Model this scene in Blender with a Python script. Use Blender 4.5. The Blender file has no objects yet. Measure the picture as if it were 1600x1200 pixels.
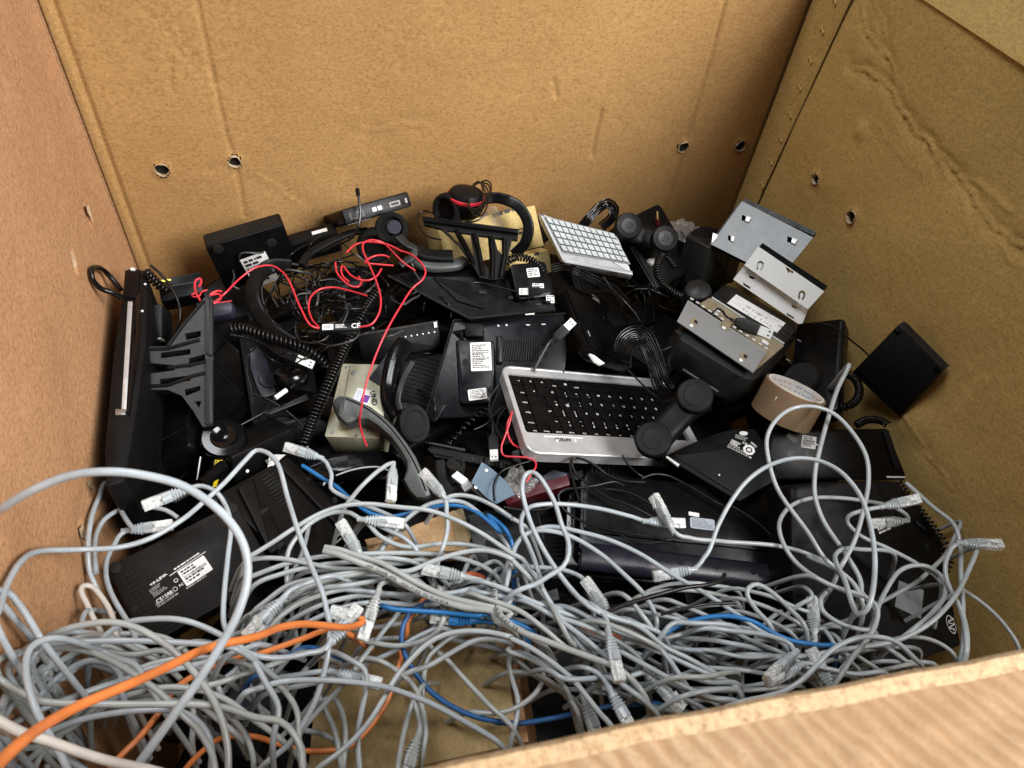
import bpy, bmesh, math, random
import numpy as np
from mathutils import Vector as V, Matrix as M4, noise
from mathutils.geometry import tessellate_polygon
random.seed(11)
SC = bpy.context.scene
COL = SC.collection
# ------------------------------------------------------------------ camera model (a phone held over the rim)
FPX = 1130.0; CX = 800.0; CY = 600.0
CAM = V((0.0, 0.0, 1.10))
def _axes():
    vz = np.array([660., 1608.]); vx = 332.
    dn = np.array([vz[0]-CX, vz[1]-CY, FPX]); dn /= np.linalg.norm(dn)
    vy = CY - (FPX*FPX + (vx-CX)*(vz[0]-CX))/(vz[1]-CY)
    y = np.array([vx-CX, vy-CY, FPX]); y /= np.linalg.norm(y)
    z = -dn; x = np.cross(y, z)
    return np.array([x, y, z])
RC = _axes()
def ray(px, py): return V(RC @ np.array([(px-CX)/FPX, (py-CY)/FPX, 1.0]))
def camdir(x, y, z): return V(RC @ np.array([x, y, z])).normalized()
def U(px, py, z):
    r = ray(px, py); return CAM + r*((z-CAM.z)/r.z)
def UX(px, py, x):
    r = ray(px, py); return CAM + r*((x-CAM.x)/r.x)
def UY(px, py, y):
    r = ray(px, py); return CAM + r*((y-CAM.y)/r.y)
XL, XR, YB, YF, HB = -.27, .786, 1.0, .075, .793      # inner faces of the box, height of its rim
def UC(px, py, z, mg=.006):                             # a point on the heap, kept inside the box
    r = ray(px, py); t = (z-CAM.z)/r.z
    if r.x < 0: t = min(t, (XL+mg)/r.x)
    if r.x > 0: t = min(t, (XR-mg)/r.x)
    if r.y > 0: t = min(t, (YB-mg)/r.y)
    return CAM + r*t
def q(o, *pts):                                         # points read off an enlarged detail: (x0, y0, scale)
    return [(o[0]+p[0]/o[2], o[1]+p[1]/o[2])+tuple(p[2:]) for p in pts]
ca=(100,250,4); cb=(450,250,4); cc=(800,280,4); cd=(1000,280,3.2); ce=(100,500,4); cf=(400,480,4); cg=(650,480,4)
ch=(950,550,3.2); ci=(0,680,4); cj=(0,900,4); ck=(400,680,4); cl=(400,900,4); cm=(750,700,4); cn=(750,900,4)
co=(1150,700,3.529); cp=(1100,900,3.2); cr=(300,680,5); cs=(140,400,6.667); ct=(360,480,8); cu=(600,540,8)
cv=(960,310,8); cw=(1040,430,6.667); cx=(1120,660,6.667); cy=(1340,760,4.8)

# ------------------------------------------------------------------ materials
MATS = {}
def node_mat(name):
    m = bpy.data.materials.new(name); m.use_nodes = True
    nt = m.node_tree; b = nt.nodes['Principled BSDF']
    MATS[name] = m
    return m, nt, b
def link(nt, a, b): nt.links.new(a, b)
def ramp(nt, fac, stops):
    r = nt.nodes.new('ShaderNodeValToRGB'); link(nt, fac, r.inputs[0])
    e = r.color_ramp.elements
    while len(e) < len(stops): e.new(.5)
    for k, (p, c) in enumerate(stops):
        e[k].position = p; e[k].color = (c[0], c[1], c[2], 1) if not isinstance(c, (int, float)) else (c, c, c, 1)
    return r.outputs[0]
def tex(nt, scale, detail=4, rough=.6, coord='Object', stretch=None, dist=0):
    tc = nt.nodes.new('ShaderNodeTexCoord'); n = nt.nodes.new('ShaderNodeTexNoise')
    n.inputs['Scale'].default_value = scale; n.inputs['Detail'].default_value = detail
    n.inputs['Roughness'].default_value = rough; n.inputs['Distortion'].default_value = dist
    if stretch:
        mp = nt.nodes.new('ShaderNodeMapping'); mp.inputs['Scale'].default_value = stretch
        link(nt, tc.outputs[coord], mp.inputs[0]); link(nt, mp.outputs[0], n.inputs[0])
    else: link(nt, tc.outputs[coord], n.inputs[0])
    return n.outputs[0]
def bump(nt, b, h, strength, dist=.001, prev=None):
    n = nt.nodes.new('ShaderNodeBump'); n.inputs['Strength'].default_value = strength; n.inputs['Distance'].default_value = dist
    link(nt, h, n.inputs['Height'])
    if prev is not None: link(nt, prev, n.inputs['Normal'])
    link(nt, n.outputs[0], b.inputs['Normal'])
    return n.outputs[0]
def mixc(nt, fac, a, b):
    n = nt.nodes.new('ShaderNodeMix'); n.data_type = 'RGBA'
    for s, i in ((fac, 0), (a, 6), (b, 7)):
        if isinstance(s, (int, float)): n.inputs[i].default_value = s
        elif isinstance(s, tuple): n.inputs[i].default_value = (s[0], s[1], s[2], 1)
        else: link(nt, s, n.inputs[i])
    return n.outputs[2]
def plastic(name, col, rough=.45, dust=.0, grain=.25, gs=900, spec=.5, metal=0, dustcol=(.20,.19,.175), var=1.0):
    m, nt, b = node_mat(name)
    n1 = tex(nt, 35, 5, .65)
    c = mixc(nt, ramp(nt, n1, [(.3, .0), (.75, 1)]), tuple(x*(1-.18*var) for x in col), tuple(min(1, x*(1+.18*var)) for x in col))
    if dust:
        n2 = tex(nt, 14, 8, .75)
        n3 = tex(nt, 1400, 2, .5)
        d = ramp(nt, n2, [(.42, 0), (.8, dust)])
        sp = ramp(nt, n3, [(.68, 0), (.75, min(1, dust*3.5))])
        mx = nt.nodes.new('ShaderNodeMath'); mx.operation = 'MAXIMUM'; link(nt, d, mx.inputs[0]); link(nt, sp, mx.inputs[1])
        c = mixc(nt, mx.outputs[0], c, dustcol)
    link(nt, c, b.inputs['Base Color'])
    link(nt, ramp(nt, tex(nt, 60, 6, .7), [(.25, max(.03, rough-.1*var)), (.8, min(1, rough+.16*var))]), b.inputs['Roughness'])
    b.inputs['Specular IOR Level'].default_value = spec; b.inputs['Metallic'].default_value = metal
    if grain: bump(nt, b, tex(nt, gs, 2, .5), grain, .0004)
    return m
def cardboard(name, c1, c2, dark, fib=(1, 1, 1), flute=None, rough=.85, bs=.35, smear=.5):
    m, nt, b = node_mat(name)
    big = tex(nt, 3.2, 6, .6)
    c = mixc(nt, ramp(nt, big, [(.3, 0), (.72, 1)]), c1, c2)
    fine = tex(nt, 260, 4, .7, stretch=fib)
    c = mixc(nt, ramp(nt, fine, [(.30, .9), (.55, 0)]), c, dark)
    mot = tex(nt, 150, 5, .7, stretch=(fib[0]*.7, fib[1]*.7, fib[2]*1.6))
    c = mixc(nt, ramp(nt, mot, [(.50, 0), (.74, smear*.95)]), c, tuple(min(1, x*1.32) for x in c2))
    spk = tex(nt, 520, 2, .5)
    c = mixc(nt, ramp(nt, spk, [(.66, 0), (.74, .55)]), c, tuple(x*.45 for x in dark))
    scf = tex(nt, 9, 8, .8, stretch=(1.0, 1.0, .35)); c = mixc(nt, ramp(nt, scf, [(.60, 0), (.70, .35)]), c, tuple(min(1, x*1.35+.02) for x in c2))
    link(nt, c, b.inputs['Base Color']); b.inputs['Roughness'].default_value = rough
    b.inputs['Specular IOR Level'].default_value = .25
    nb = bump(nt, b, fine, bs, .0007)
    nb = bump(nt, b, tex(nt, 22, 6, .65, stretch=fib), .5, .004, nb)
    if flute:
        tc = nt.nodes.new('ShaderNodeTexCoord'); w = nt.nodes.new('ShaderNodeTexWave'); w.bands_direction = flute
        w.inputs['Scale'].default_value = 36; w.inputs['Distortion'].default_value = .8; w.inputs['Detail'].default_value = 2
        link(nt, tc.outputs['Object'], w.inputs[0])
        bump(nt, b, w.outputs[1], .05, .0010, nb)
    return m
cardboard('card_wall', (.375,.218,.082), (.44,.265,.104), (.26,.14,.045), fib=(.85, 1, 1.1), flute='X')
cardboard('card_right', (.50,.335,.112), (.565,.385,.135), (.34,.215,.07), fib=(1, .85, 1.1), flute=None)  # same board, base raised and yellowed for the bounced light there
cardboard('card_left', (.41,.222,.108), (.49,.275,.14), (.27,.13,.06), fib=(1, .85, 1.0), flute='Y')  # same board, the pinkish light on this side put into its base
cardboard('card_box', (.36,.26,.12), (.42,.31,.15), (.28,.19,.08), fib=(1, .5, 1))
cardboard('card_carton', (.42,.27,.14), (.50,.33,.18), (.32,.19,.09))
cardboard('card_yellow', (.52,.40,.17), (.58,.46,.20), (.42,.30,.11))
cardboard('card_edge', (.42,.28,.15), (.52,.37,.22), (.22,.13,.06), bs=.8)
cardboard('card_flap', (.40,.25,.13), (.50,.34,.20), (.28,.16,.07), fib=(.35, 3, 1), rough=.7, smear=.9)
def streaky():
    m, nt, b = node_mat('card_streak')
    tc = nt.nodes.new('ShaderNodeTexCoord'); mp = nt.nodes.new('ShaderNodeMapping'); link(nt, tc.outputs['Object'], mp.inputs[0])
    mp.inputs['Rotation'].default_value = (0, 0, STREAK)
    w = nt.nodes.new('ShaderNodeTexWave'); w.bands_direction = 'Y'; w.inputs['Scale'].default_value = 40
    w.inputs['Distortion'].default_value = 9; w.inputs['Detail'].default_value = 3; w.inputs['Detail Scale'].default_value = .8; w.inputs['Detail Roughness'].default_value = .6
    mq = nt.nodes.new('ShaderNodeMapping'); mq.inputs['Scale'].default_value = (.45, 1, 1); link(nt, mp.outputs[0], mq.inputs[0]); link(nt, mq.outputs[0], w.inputs[0])
    n0 = tex(nt, 22, 3, .6)
    f = nt.nodes.new('ShaderNodeMath'); f.operation = 'MULTIPLY'; link(nt, w.outputs[1], f.inputs[0]); link(nt, ramp(nt, n0, [(.30, .25), (.70, 1)]), f.inputs[1])
    c = ramp(nt, f.outputs[0], [(0, (.275,.17,.088)), (.45, (.335,.22,.122)), (1, (.43,.31,.195))])
    n2 = tex(nt, 60, 5, .65); c = mixc(nt, ramp(nt, n2, [(.56, 0), (.76, .5)]), c, (.50,.38,.25))
    n3 = tex(nt, 11, 4, .6); c = mixc(nt, ramp(nt, n3, [(.42, 0), (.75, .6)]), c, (.27,.155,.068))
    fi = tex(nt, 420, 3, .6); c = mixc(nt, ramp(nt, fi, [(.30, .45), (.5, 0)]), c, (.22,.13,.06))
    link(nt, c, b.inputs['Base Color']); b.inputs['Roughness'].default_value = .75; b.inputs['Specular IOR Level'].default_value = .25
    bump(nt, b, f.outputs[0], .32, .0014)
_d = U(1420,1180,.78)-U(1280,1064,.78); STREAK = -math.atan2(_d.y, _d.x)
streaky()
cardboard('torn_paper', (.50,.38,.24), (.60,.48,.33), (.35,.22,.12), bs=.9)
plastic('hole_dark', (.004,.004,.004), .9, grain=0)  # near-black standing in for the shade inside holes and slots
plastic('blk', (.0026,.0026,.0030), .31, dust=.018, spec=.17)
plastic('blk_matte', (.0036,.0036,.0039), .46, dust=.026, grain=.5, spec=.16)
plastic('blk_deep', (.0015,.0015,.0018), .45, dust=.008, spec=.10)
plastic('blk_gloss', (.002,.002,.003), .11, dust=.012, grain=.05, spec=.40)
plastic('blk_blue', (.003,.0033,.0055), .30, dust=.015, spec=.26)
plastic('blk_brown', (.0062,.0052,.0042), .45, dust=.025, grain=.4, spec=.16)
plastic('rubber', (.009,.009,.009), .65, dust=.045, spec=.18)
plastic('blk_soft', (.012,.013,.0135), .33, dust=.04, grain=.3, spec=.34)
plastic('graphite', (.0105,.0115,.012), .44, dust=.04, spec=.35, grain=.5, gs=700)
plastic('slate', (.020,.023,.036), .42, dust=.05, spec=.4)
plastic('grey_handset', (.058,.066,.063), .42, dust=.10, grain=.3)
plastic('foam', (.007,.007,.007), .95, dust=.06, spec=.1, grain=1, gs=1500)
plastic('cord', (.004,.004,.004), .26, dust=.015, spec=.34, grain=0)
plastic('cord_thin', (.006,.006,.006), .3, dust=.02, spec=.34, grain=0)
plastic('wire_grey', (.055,.055,.055), .4, grain=0)
plastic('red_cord', (.58,.028,.045), .28, dust=.06, grain=0)
plastic('red_deep', (.075,.004,.009), .4, grain=0)
plastic('net_grey', (.36,.40,.41), .25, dust=.10, grain=.05, dustcol=(.30,.29,.27))
plastic('net_cool', (.36,.405,.435), .25, dust=.08, grain=.05, dustcol=(.30,.29,.27))
plastic('net_warm', (.34,.365,.355), .27, dust=.12, grain=.05, dustcol=(.30,.28,.25))
plastic('net_white', (.56,.53,.48), .42, dust=.10, grain=.05, dustcol=(.42,.36,.30))
plastic('net_blue', (.014,.15,.40), .36, dust=.04, grain=.05)
plastic('net_navy', (.015,.095,.27), .4, dust=.05, grain=.05)
plastic('net_orange', (.68,.20,.05), .38, dust=.05, grain=.05, dustcol=(.5,.3,.2))
plastic('net_coral', (.72,.15,.055), .4, dust=.05, grain=.05)
plastic('silver', (.58,.59,.60), .36, dust=.05, metal=.45, grain=.15)
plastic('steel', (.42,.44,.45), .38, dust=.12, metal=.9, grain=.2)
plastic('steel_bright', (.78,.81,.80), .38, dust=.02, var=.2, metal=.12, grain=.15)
plastic('sheen', (.012,.012,.022), .30, dust=.01, grain=.05, spec=.6)  # bluish sheen of the monitor's edge put into the base colour
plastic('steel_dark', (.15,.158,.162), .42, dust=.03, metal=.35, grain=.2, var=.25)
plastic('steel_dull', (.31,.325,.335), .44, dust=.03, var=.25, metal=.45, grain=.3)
plastic('zinc', (.54,.54,.40), .45, dust=.15, metal=.35, grain=.2)
plastic('zinc_reflect', (.50,.44,.31), .40, dust=.08, metal=.7, grain=.2)  # metal with the tan of reflected cardboard put into its colour
plastic('blue_steel', (.10,.145,.19), .42, dust=.1, metal=.5, grain=.2)
plastic('sticker', (.80,.81,.80), .5, dust=.05, grain=0, dustcol=(.6,.6,.58))
plastic('sticker_grey', (.22,.25,.26), .6, dust=.2, grain=.2, dustcol=(.30,.30,.28))
plastic('sticker_blue', (.42,.48,.56), .45, dust=.05, grain=0)
plastic('ink', (.02,.02,.02), .6, grain=0)
plastic('ink_blue', (.36,.46,.60), .6, grain=0)
plastic('ink_pink', (.64,.42,.42), .6, grain=0)
plastic('ink_soft', (.22,.22,.22), .6, grain=0)
plastic('ink_white', (.72,.72,.70), .6, grain=0)
plastic('ink_grey', (.30,.30,.29), .6, grain=0)
plastic('purple', (.16,.05,.32), .5, grain=0)
plastic('yellow', (.82,.62,.02), .5, dust=.05, grain=0)
plastic('yellow_pin', (.85,.72,.10), .4, grain=0)
plastic('gold', (.75,.55,.22), .3, metal=.5, grain=0)
plastic('green_wire', (.02,.30,.16), .4, grain=0)
plastic('key_black', (.003,.003,.0034), .34, dust=.012, spec=.2, grain=.2)
plastic('key_white', (.44,.48,.49), .38, dust=.06, grain=.1, dustcol=(.5,.5,.48))
plastic('key_gap', (.25,.27,.28), .5, grain=0)
plastic('tape_brown', (.235,.160,.093), .28, dust=.06, grain=.05)
plastic('core_white', (.72,.70,.66), .7, dust=.1, grain=.2, dustcol=(.55,.5,.45))
plastic('floor_grey', (.25,.25,.24), .8, dust=.1)
def clear(name, tint, mix, rough=.12):
    m = bpy.data.materials.new(name); m.use_nodes = True; MATS[name] = m
    nt = m.node_tree; b = nt.nodes['Principled BSDF']; out = nt.nodes['Material Output']
    b.inputs['Base Color'].default_value = (*tint, 1); b.inputs['Roughness'].default_value = rough
    b.inputs['Specular IOR Level'].default_value = .8
    t = nt.nodes.new('ShaderNodeBsdfTransparent'); t.inputs[0].default_value = (.93,.95,.95,1)
    mx = nt.nodes.new('ShaderNodeMixShader')
    n = tex(nt, 420, 3, .6)
    link(nt, ramp(nt, n, [(.35, mix*.55), (.65, min(1, mix*1.5))]), mx.inputs[0])
    link(nt, t.outputs[0], mx.inputs[1]); link(nt, b.outputs[0], mx.inputs[2]); link(nt, mx.outputs[0], out.inputs[0])
    bump(nt, b, n, .4, .0006)
    return m
clear('clear_plug', (.90,.93,.93), .50)
clear('poly_bag', (.45,.43,.40), .16, .08)
clear('clear_tape', (.50,.36,.16), .22, .35)

# ------------------------------------------------------------------ mesh builder
class MB:
    def __init__(s): s.v = []; s.f = []
    def add(s, vs, fs):
        o = len(s.v); s.v += [V(p) for p in vs]; s.f += [tuple(i+o for i in f) for f in fs]; return s
    def xf(s, m): s.v = [m @ p for p in s.v]; return s
    def join(s, o): return s.add(o.v, o.f)
    def box(s, x0, y0, z0, x1, y1, z1):
        return s.add([(x0,y0,z0),(x1,y0,z0),(x1,y1,z0),(x0,y1,z0),(x0,y0,z1),(x1,y0,z1),(x1,y1,z1),(x0,y1,z1)],
                     [(3,2,1,0),(4,5,6,7),(0,1,5,4),(1,2,6,5),(2,3,7,6),(3,0,4,7)])
    def prism(s, pts, z0, z1, bev=0, holes=()):         # flat outline (and holes) given thickness, edges bevelled
        pts = ccw(pts); n = len(pts)
        if holes:
            hs = [ccw(h)[::-1] for h in holes]
            loops = [pts]+hs; flat = [p for l in loops for p in l]
            tri = tessellate_polygon([[V((p[0],p[1],0)) for p in l] for l in loops])
            N = len(flat)
            vs = [(p[0],p[1],z1) for p in flat]+[(p[0],p[1],z0) for p in flat]
            fs = []
            for t in tri:
                a, b, c = [flat[i] for i in t]
                if (b[0]-a[0])*(c[1]-a[1])-(b[1]-a[1])*(c[0]-a[0]) < 0: t = t[::-1]
                fs += [tuple(t), tuple(i+N for i in t[::-1])]
            o = 0
            for l in loops:
                k = len(l)
                for i in range(k):
                    j = (i+1) % k; fs.append((o+i, o+i+N, o+j+N, o+j))
                o += k
            return s.add(vs, fs)
        rings = [(0, z0)] if not bev else [(bev, z0), (bev*.29, z0+bev*.29), (0, z0+bev), ]
        rings += [(0, z1)] if not bev else [(0, z1-bev), (bev*.29, z1-bev*.29), (bev, z1)]
        vs = []
        for d, z in rings:
            vs += [(p[0], p[1], z) for p in (inset(pts, d) if d else pts)]
        R = len(rings); fs = []
        for r in range(R-1):
            for i in range(n):
                j = (i+1) % n; fs.append((r*n+i, r*n+j, (r+1)*n+j, (r+1)*n+i))
        fs += [tuple(range(n))[::-1], tuple((R-1)*n+i for i in range(n))]
        return s.add(vs, fs)
    def rbox(s, x0, y0, x1, y1, z0, z1, r=.003, bev=.0012, seg=4): return s.prism(rrect(x0,y0,x1,y1,r,seg), z0, z1, bev)
    def lathe(s, prof, c, ax, n=32, up=None):           # profile of (radius, height) turned about an axis
        ax = V(ax).normalized(); c = V(c)
        e1 = ax.orthogonal().normalized() if up is None else (V(up)-ax*ax.dot(V(up))).normalized(); e2 = ax.cross(e1)
        vs = []; fs = []
        for r, h in prof:
            for k in range(n):
                a = 2*math.pi*k/n; vs.append(c+ax*h+(e1*math.cos(a)+e2*math.sin(a))*max(r, 1e-6))
        for i in range(len(prof)-1):
            for k in range(n):
                j = (k+1) % n; fs.append((i*n+k, i*n+j, (i+1)*n+j, (i+1)*n+k))
        if prof[0][0] > 1e-5: fs.append(tuple(range(n))[::-1])
        if prof[-1][0] > 1e-5: fs.append(tuple((len(prof)-1)*n+k for k in range(n)))
        return s.add(vs, fs)
    def tube(s, pts, r, n=8, caps=True, closed=False):
        return s.sweep(pts, [(math.cos(2*math.pi*k/n), math.sin(2*math.pi*k/n)) for k in range(n)], r, None, caps)
    def sweep(s, pts, prof, scale=1.0, up=None, caps=True):   # an outline carried along a path; scale may vary per point
        pts = [V(p) for p in pts]; P = len(pts); n = len(prof)
        vs = []; fs = []; e = None
        for i, p in enumerate(pts):
            t = (pts[min(i+1, P-1)]-pts[max(i-1, 0)])
            t = t.normalized() if t.length > 1e-9 else V((0,0,1))
            if up is not None: a = (V(up)-t*t.dot(V(up))).normalized()
            elif e is None: a = t.orthogonal().normalized()
            else:
                a = e-t*t.dot(e); a = a.normalized() if a.length > 1e-6 else t.orthogonal().normalized()
            e = a; b = t.cross(a)
            k = scale[i] if isinstance(scale, list) else scale
            ka, kb = k if isinstance(k, (list, tuple)) else (k, k)
            vs += [p+a*(u*ka)+b*(w*kb) for u, w in prof]
        for i in range(P-1):
            for k in range(n):
                j = (k+1) % n; fs.append((i*n+k, i*n+j, (i+1)*n+j, (i+1)*n+k))
        if caps: fs += [tuple(range(n))[::-1], tuple((P-1)*n+k for k in range(n))]
        return s.add(vs, fs)
    def mesh(s, name, mat, ang=38):
        me = bpy.data.meshes.new(name)
        me.from_pydata([tuple(p) for p in s.v], [], s.f); me.update()
        bm = bmesh.new(); bm.from_mesh(me); bmesh.ops.recalc_face_normals(bm, faces=bm.faces); bm.to_mesh(me); bm.free()
        me.materials.append(MATS[mat])
        me.polygons.foreach_set('use_smooth', [True]*len(me.polygons))
        me.set_sharp_from_angle(angle=math.radians(ang))
        return me
def ccw(p):
    a = sum(p[i][0]*p[(i+1) % len(p)][1]-p[(i+1) % len(p)][0]*p[i][1] for i in range(len(p)))
    return [tuple(x[:2]) for x in (p if a > 0 else p[::-1])]
def inset(p, d):
    n = len(p); out = []
    for i in range(n):
        a, b, c = V(p[i-1][:2]), V(p[i][:2]), V(p[(i+1) % n][:2])
        u = (b-a); w = (c-b)
        if u.length < 1e-9 or w.length < 1e-9: out.append(tuple(b)); continue
        u.normalize(); w.normalize()
        n1 = V((-u.y, u.x)); n2 = V((-w.y, w.x)); m = n1+n2
        m = m/max(.35, m.dot(n1)) if m.length > 1e-6 else n1
        out.append((b.x+m.x*d, b.y+m.y*d))
    return out
def rrect(x0, y0, x1, y1, r, seg=4):
    r = min(r, abs(x1-x0)*.49, abs(y1-y0)*.49); o = []
    for cx_, cy_, a0 in ((x1-r, y1-r, 0), (x0+r, y1-r, 90), (x0+r, y0+r, 180), (x1-r, y0+r, 270)):
        for k in range(seg+1):
            a = math.radians(a0+90*k/seg); o.append((cx_+r*math.cos(a), cy_+r*math.sin(a)))
    return o
def rpoly(pts, r, seg=4):                               # a polygon with its corners rounded
    pts = ccw(pts); n = len(pts); o = []
    for i in range(n):
        a, b, c = V(pts[i-1]), V(pts[i]), V(pts[(i+1) % n])
        k = min(r, (a-b).length*.45, (c-b).length*.45)
        p0 = b+(a-b).normalized()*k; p1 = b+(c-b).normalized()*k
        for j in range(seg+1):
            t = j/seg; o.append(tuple(p0*(1-t)**2+b*2*t*(1-t)+p1*t*t))
    return o
def spline(pts, step=.006, closed=False):               # smooth path through the points
    P = [V(p) for p in pts]
    if len(P) < 3: 
        n = max(2, int((P[1]-P[0]).length/step)); return [P[0].lerp(P[1], k/n) for k in range(n+1)]
    if closed: P = [P[-1]]+P+[P[0], P[1]]
    else: P = [P[0]*2-P[1]]+P+[P[-1]*2-P[-2]]
    out = []
    for i in range(1, len(P)-2):
        p0, p1, p2, p3 = P[i-1:i+3]
        d0, d1, d2 = [max(1e-5, (b-a).length)**.5 for a, b in ((p0,p1),(p1,p2),(p2,p3))]
        m1 = (p1-p0)/d0-(p2-p0)/(d0+d1)+(p2-p1)/d1; m2 = (p2-p1)/d1-(p3-p1)/(d1+d2)+(p3-p2)/d2
        m1 *= d1; m2 *= d1
        n = max(2, int((p2-p1).length/step))
        for k in range(n):
            t = k/n; t2 = t*t; t3 = t2*t
            out.append(p1*(2*t3-3*t2+1)+m1*(t3-2*t2+t)+p2*(-2*t3+3*t2)+m2*(t3-t2))
    out.append(P[-2])
    return out
def helix(pts, R=.0062, pitch=.0036, n=14):
    path = spline(pts, .0012); L = 0; out = []; e = None; acc = 0
    for i in range(1, len(path)):
        a, b = path[i-1], path[i]; d = b-a; l = d.length
        if l < 1e-8: continue
        t = d/l; e = t.orthogonal().normalized() if e is None else (e-t*t.dot(e)).normalized()
        f = t.cross(e); st = max(1, int(l/(pitch/n)))
        for k in range(st):
            s = L+l*k/st; th = 2*math.pi*s/pitch
            out.append(a.lerp(b, k/st)+(e*math.cos(th)+f*math.sin(th))*R)
        L += l
    return out

# ------------------------------------------------------------------ things and parts
class Thing:
    def __init__(s, name, label, cat, mat=None, group=None):
        s.M = mat.copy() if mat is not None else M4.Identity(4)
        s.o = bpy.data.objects.new(name, None); COL.objects.link(s.o)
        s.o.empty_display_size = .02
        s.o.matrix_world = s.M; s.Mi = s.M.inverted()
        s.o['label'] = label; s.o['category'] = cat
        if group: s.o['group'] = group
    def part(s, name, mb, mat, parent=None, world=False, ang=38, label=None):
        if world: mb.xf(s.Mi)
        o = bpy.data.objects.new(name, mb.mesh(name, mat, ang)); COL.objects.link(o)
        o.parent = parent or s.o
        if label: o['label'] = label
        return o
    def loc(s, px, py, h=0):                            # where the eye's line through a photo point meets the plane z = h of this thing
        r = ray(px, py); o = s.Mi @ CAM; d = (s.Mi.to_3x3() @ r); t = (h-o.z)/d.z
        p = o+d*t; return (p.x, p.y)
    def locs(s, pts, h=0): return [s.loc(p[0], p[1], h) for p in pts]
def solo(name, label, cat, mb, mat, group=None, origin=None, ang=38):   # a thing that is one mesh
    og = V(origin) if origin is not None else mb.v[0].copy()
    mb.xf(M4.Translation(-og))
    o = bpy.data.objects.new(name, mb.mesh(name, mat, ang)); COL.objects.link(o); o.location = og
    o['label'] = label; o['category'] = cat
    if group: o['group'] = group
    return o
def child(name, mb, mat, parent, ang=38):
    mb.xf(parent.matrix_basis.inverted())
    o = bpy.data.objects.new(name, mb.mesh(name, mat, ang)); COL.objects.link(o); o.parent = parent
    return o
def frame(A, B, C):                                     # a flat face: A lower left, B lower right, C upper left (px, py, height guess)
    a = UC(*A, mg=.002); best = None
    def solve(u, px, py):
        r = ray(px, py); den = r.dot(u)
        return CAM+r*((a-CAM).dot(u)/den) if abs(den) > 1e-4 else None
    for k in range(-40, 41):                            # heights of B and C near the guesses that make the corner square
        zb_ = B[2]+k*.002
        b = UC(B[0], B[1], zb_, mg=.002); c = solve((b-a).normalized(), C[0], C[1])
        if c is None or (c-CAM).dot(ray(C[0], C[1])) < 0: continue
        e = (k*.002)**2+(c.z-C[2])**2
        if best is None or e < best[0]: best = (e, b, c)
    if best and best[0] < .012: b, c = best[1], best[2]
    else: b, c = UC(*B, mg=.002), UC(*C, mg=.002)
    u = b-a; w = u.length; u.normalize()
    d = c-a; d -= u*d.dot(u); h = d.length; d.normalize(); n = u.cross(d)
    if DBG: print('FRAME', A, B, C, 'dz', None if best is None else round(best[0]**.5, 3), 'w,h mm', round(w*1000), round(h*1000), 'n', [round(x, 2) for x in n])
    m = M4((u, d, n)).transposed().to_4x4(); m.translation = a
    return m, w, h
DBG = False
FONT = None
def text_mb(body, size, bold=0):
    cu = bpy.data.curves.new('txt', 'FONT'); cu.body = body; cu.size = size; cu.resolution_u = 2; cu.offset = bold*size
    o = bpy.data.objects.new('txt', cu); COL.objects.link(o)
    dg = bpy.context.evaluated_depsgraph_get(); me = o.evaluated_get(dg).to_mesh()
    mb = MB(); mb.v = [v.co.copy() for v in me.vertices]; mb.f = [tuple(p.vertices) for p in me.polygons]
    o.evaluated_get(dg).to_mesh_clear(); bpy.data.objects.remove(o); bpy.data.curves.remove(cu)
    return mb
def place_text(body, size, x, y, z, rot=0, bold=.02, width=None):
    mb = text_mb(body, size, bold)
    if width and mb.v:
        w = max(p.x for p in mb.v); k = width/max(w, 1e-6); mb.xf(M4.Diagonal((k, 1, 1, 1)))
    return mb.xf(M4.Translation((x, y, z)) @ M4.Rotation(rot, 4, 'Z'))
def quadframe(a, b, c):                                 # local 2d frame on a face: lower left, lower right, upper left
    a, b, c = V(a), V(b), V(c); u = b-a; w = u.length; u.normalize(); d = c-a; h = abs(u.x*d.y-u.y*d.x)
    return math.atan2(u.y, u.x), a, w, h
def print_rows(w, h, rows, rng, fill=.8, mx=.08, bars=()):        # illegible small print: rows of short dashes, some of them bar codes
    mb = MB(); rh = h*(1-2*mx)/rows
    for r in range(rows):
        y1 = h*(1-mx)-r*rh; x = w*mx; end = w*(1-mx)*(rng.uniform(.55, 1) if r not in bars else 1)
        while x < end:
            l = rng.uniform(.25, 1.3)*rh if r not in bars else rng.choice((.07, .12, .2))*rh
            g = rng.uniform(.12, .4)*rh if r not in bars else rng.choice((.07, .12, .18))*rh
            if x+l > w*(1-mx*.6): break
            mb.box(x, y1-rh*(.62 if r not in bars else .92), 0, x+l, y1, .00008); x += l+g
    return mb
def sticker(th, a, b, c, h, mat='sticker', rows=6, bars=(), name='label', inkm='ink', parent=None, seed=1, r=.001, label=None):
    rot, o, w, hh = quadframe(a, b, c)
    T = M4.Translation((o.x, o.y, h)) @ M4.Rotation(rot, 4, 'Z')
    mb = MB().rbox(0, 0, w, hh, 0, .00025, r, 0, 3).xf(T)
    s = th.part(name, mb, mat, parent, label=label)
    if rows:
        pm = print_rows(w, hh, rows, random.Random(seed), bars=bars)
        if pm.v: th.part('print', pm.xf(T @ M4.Translation((0, 0, .0003))), inkm, s)
    return s, T, w, hh
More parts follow.
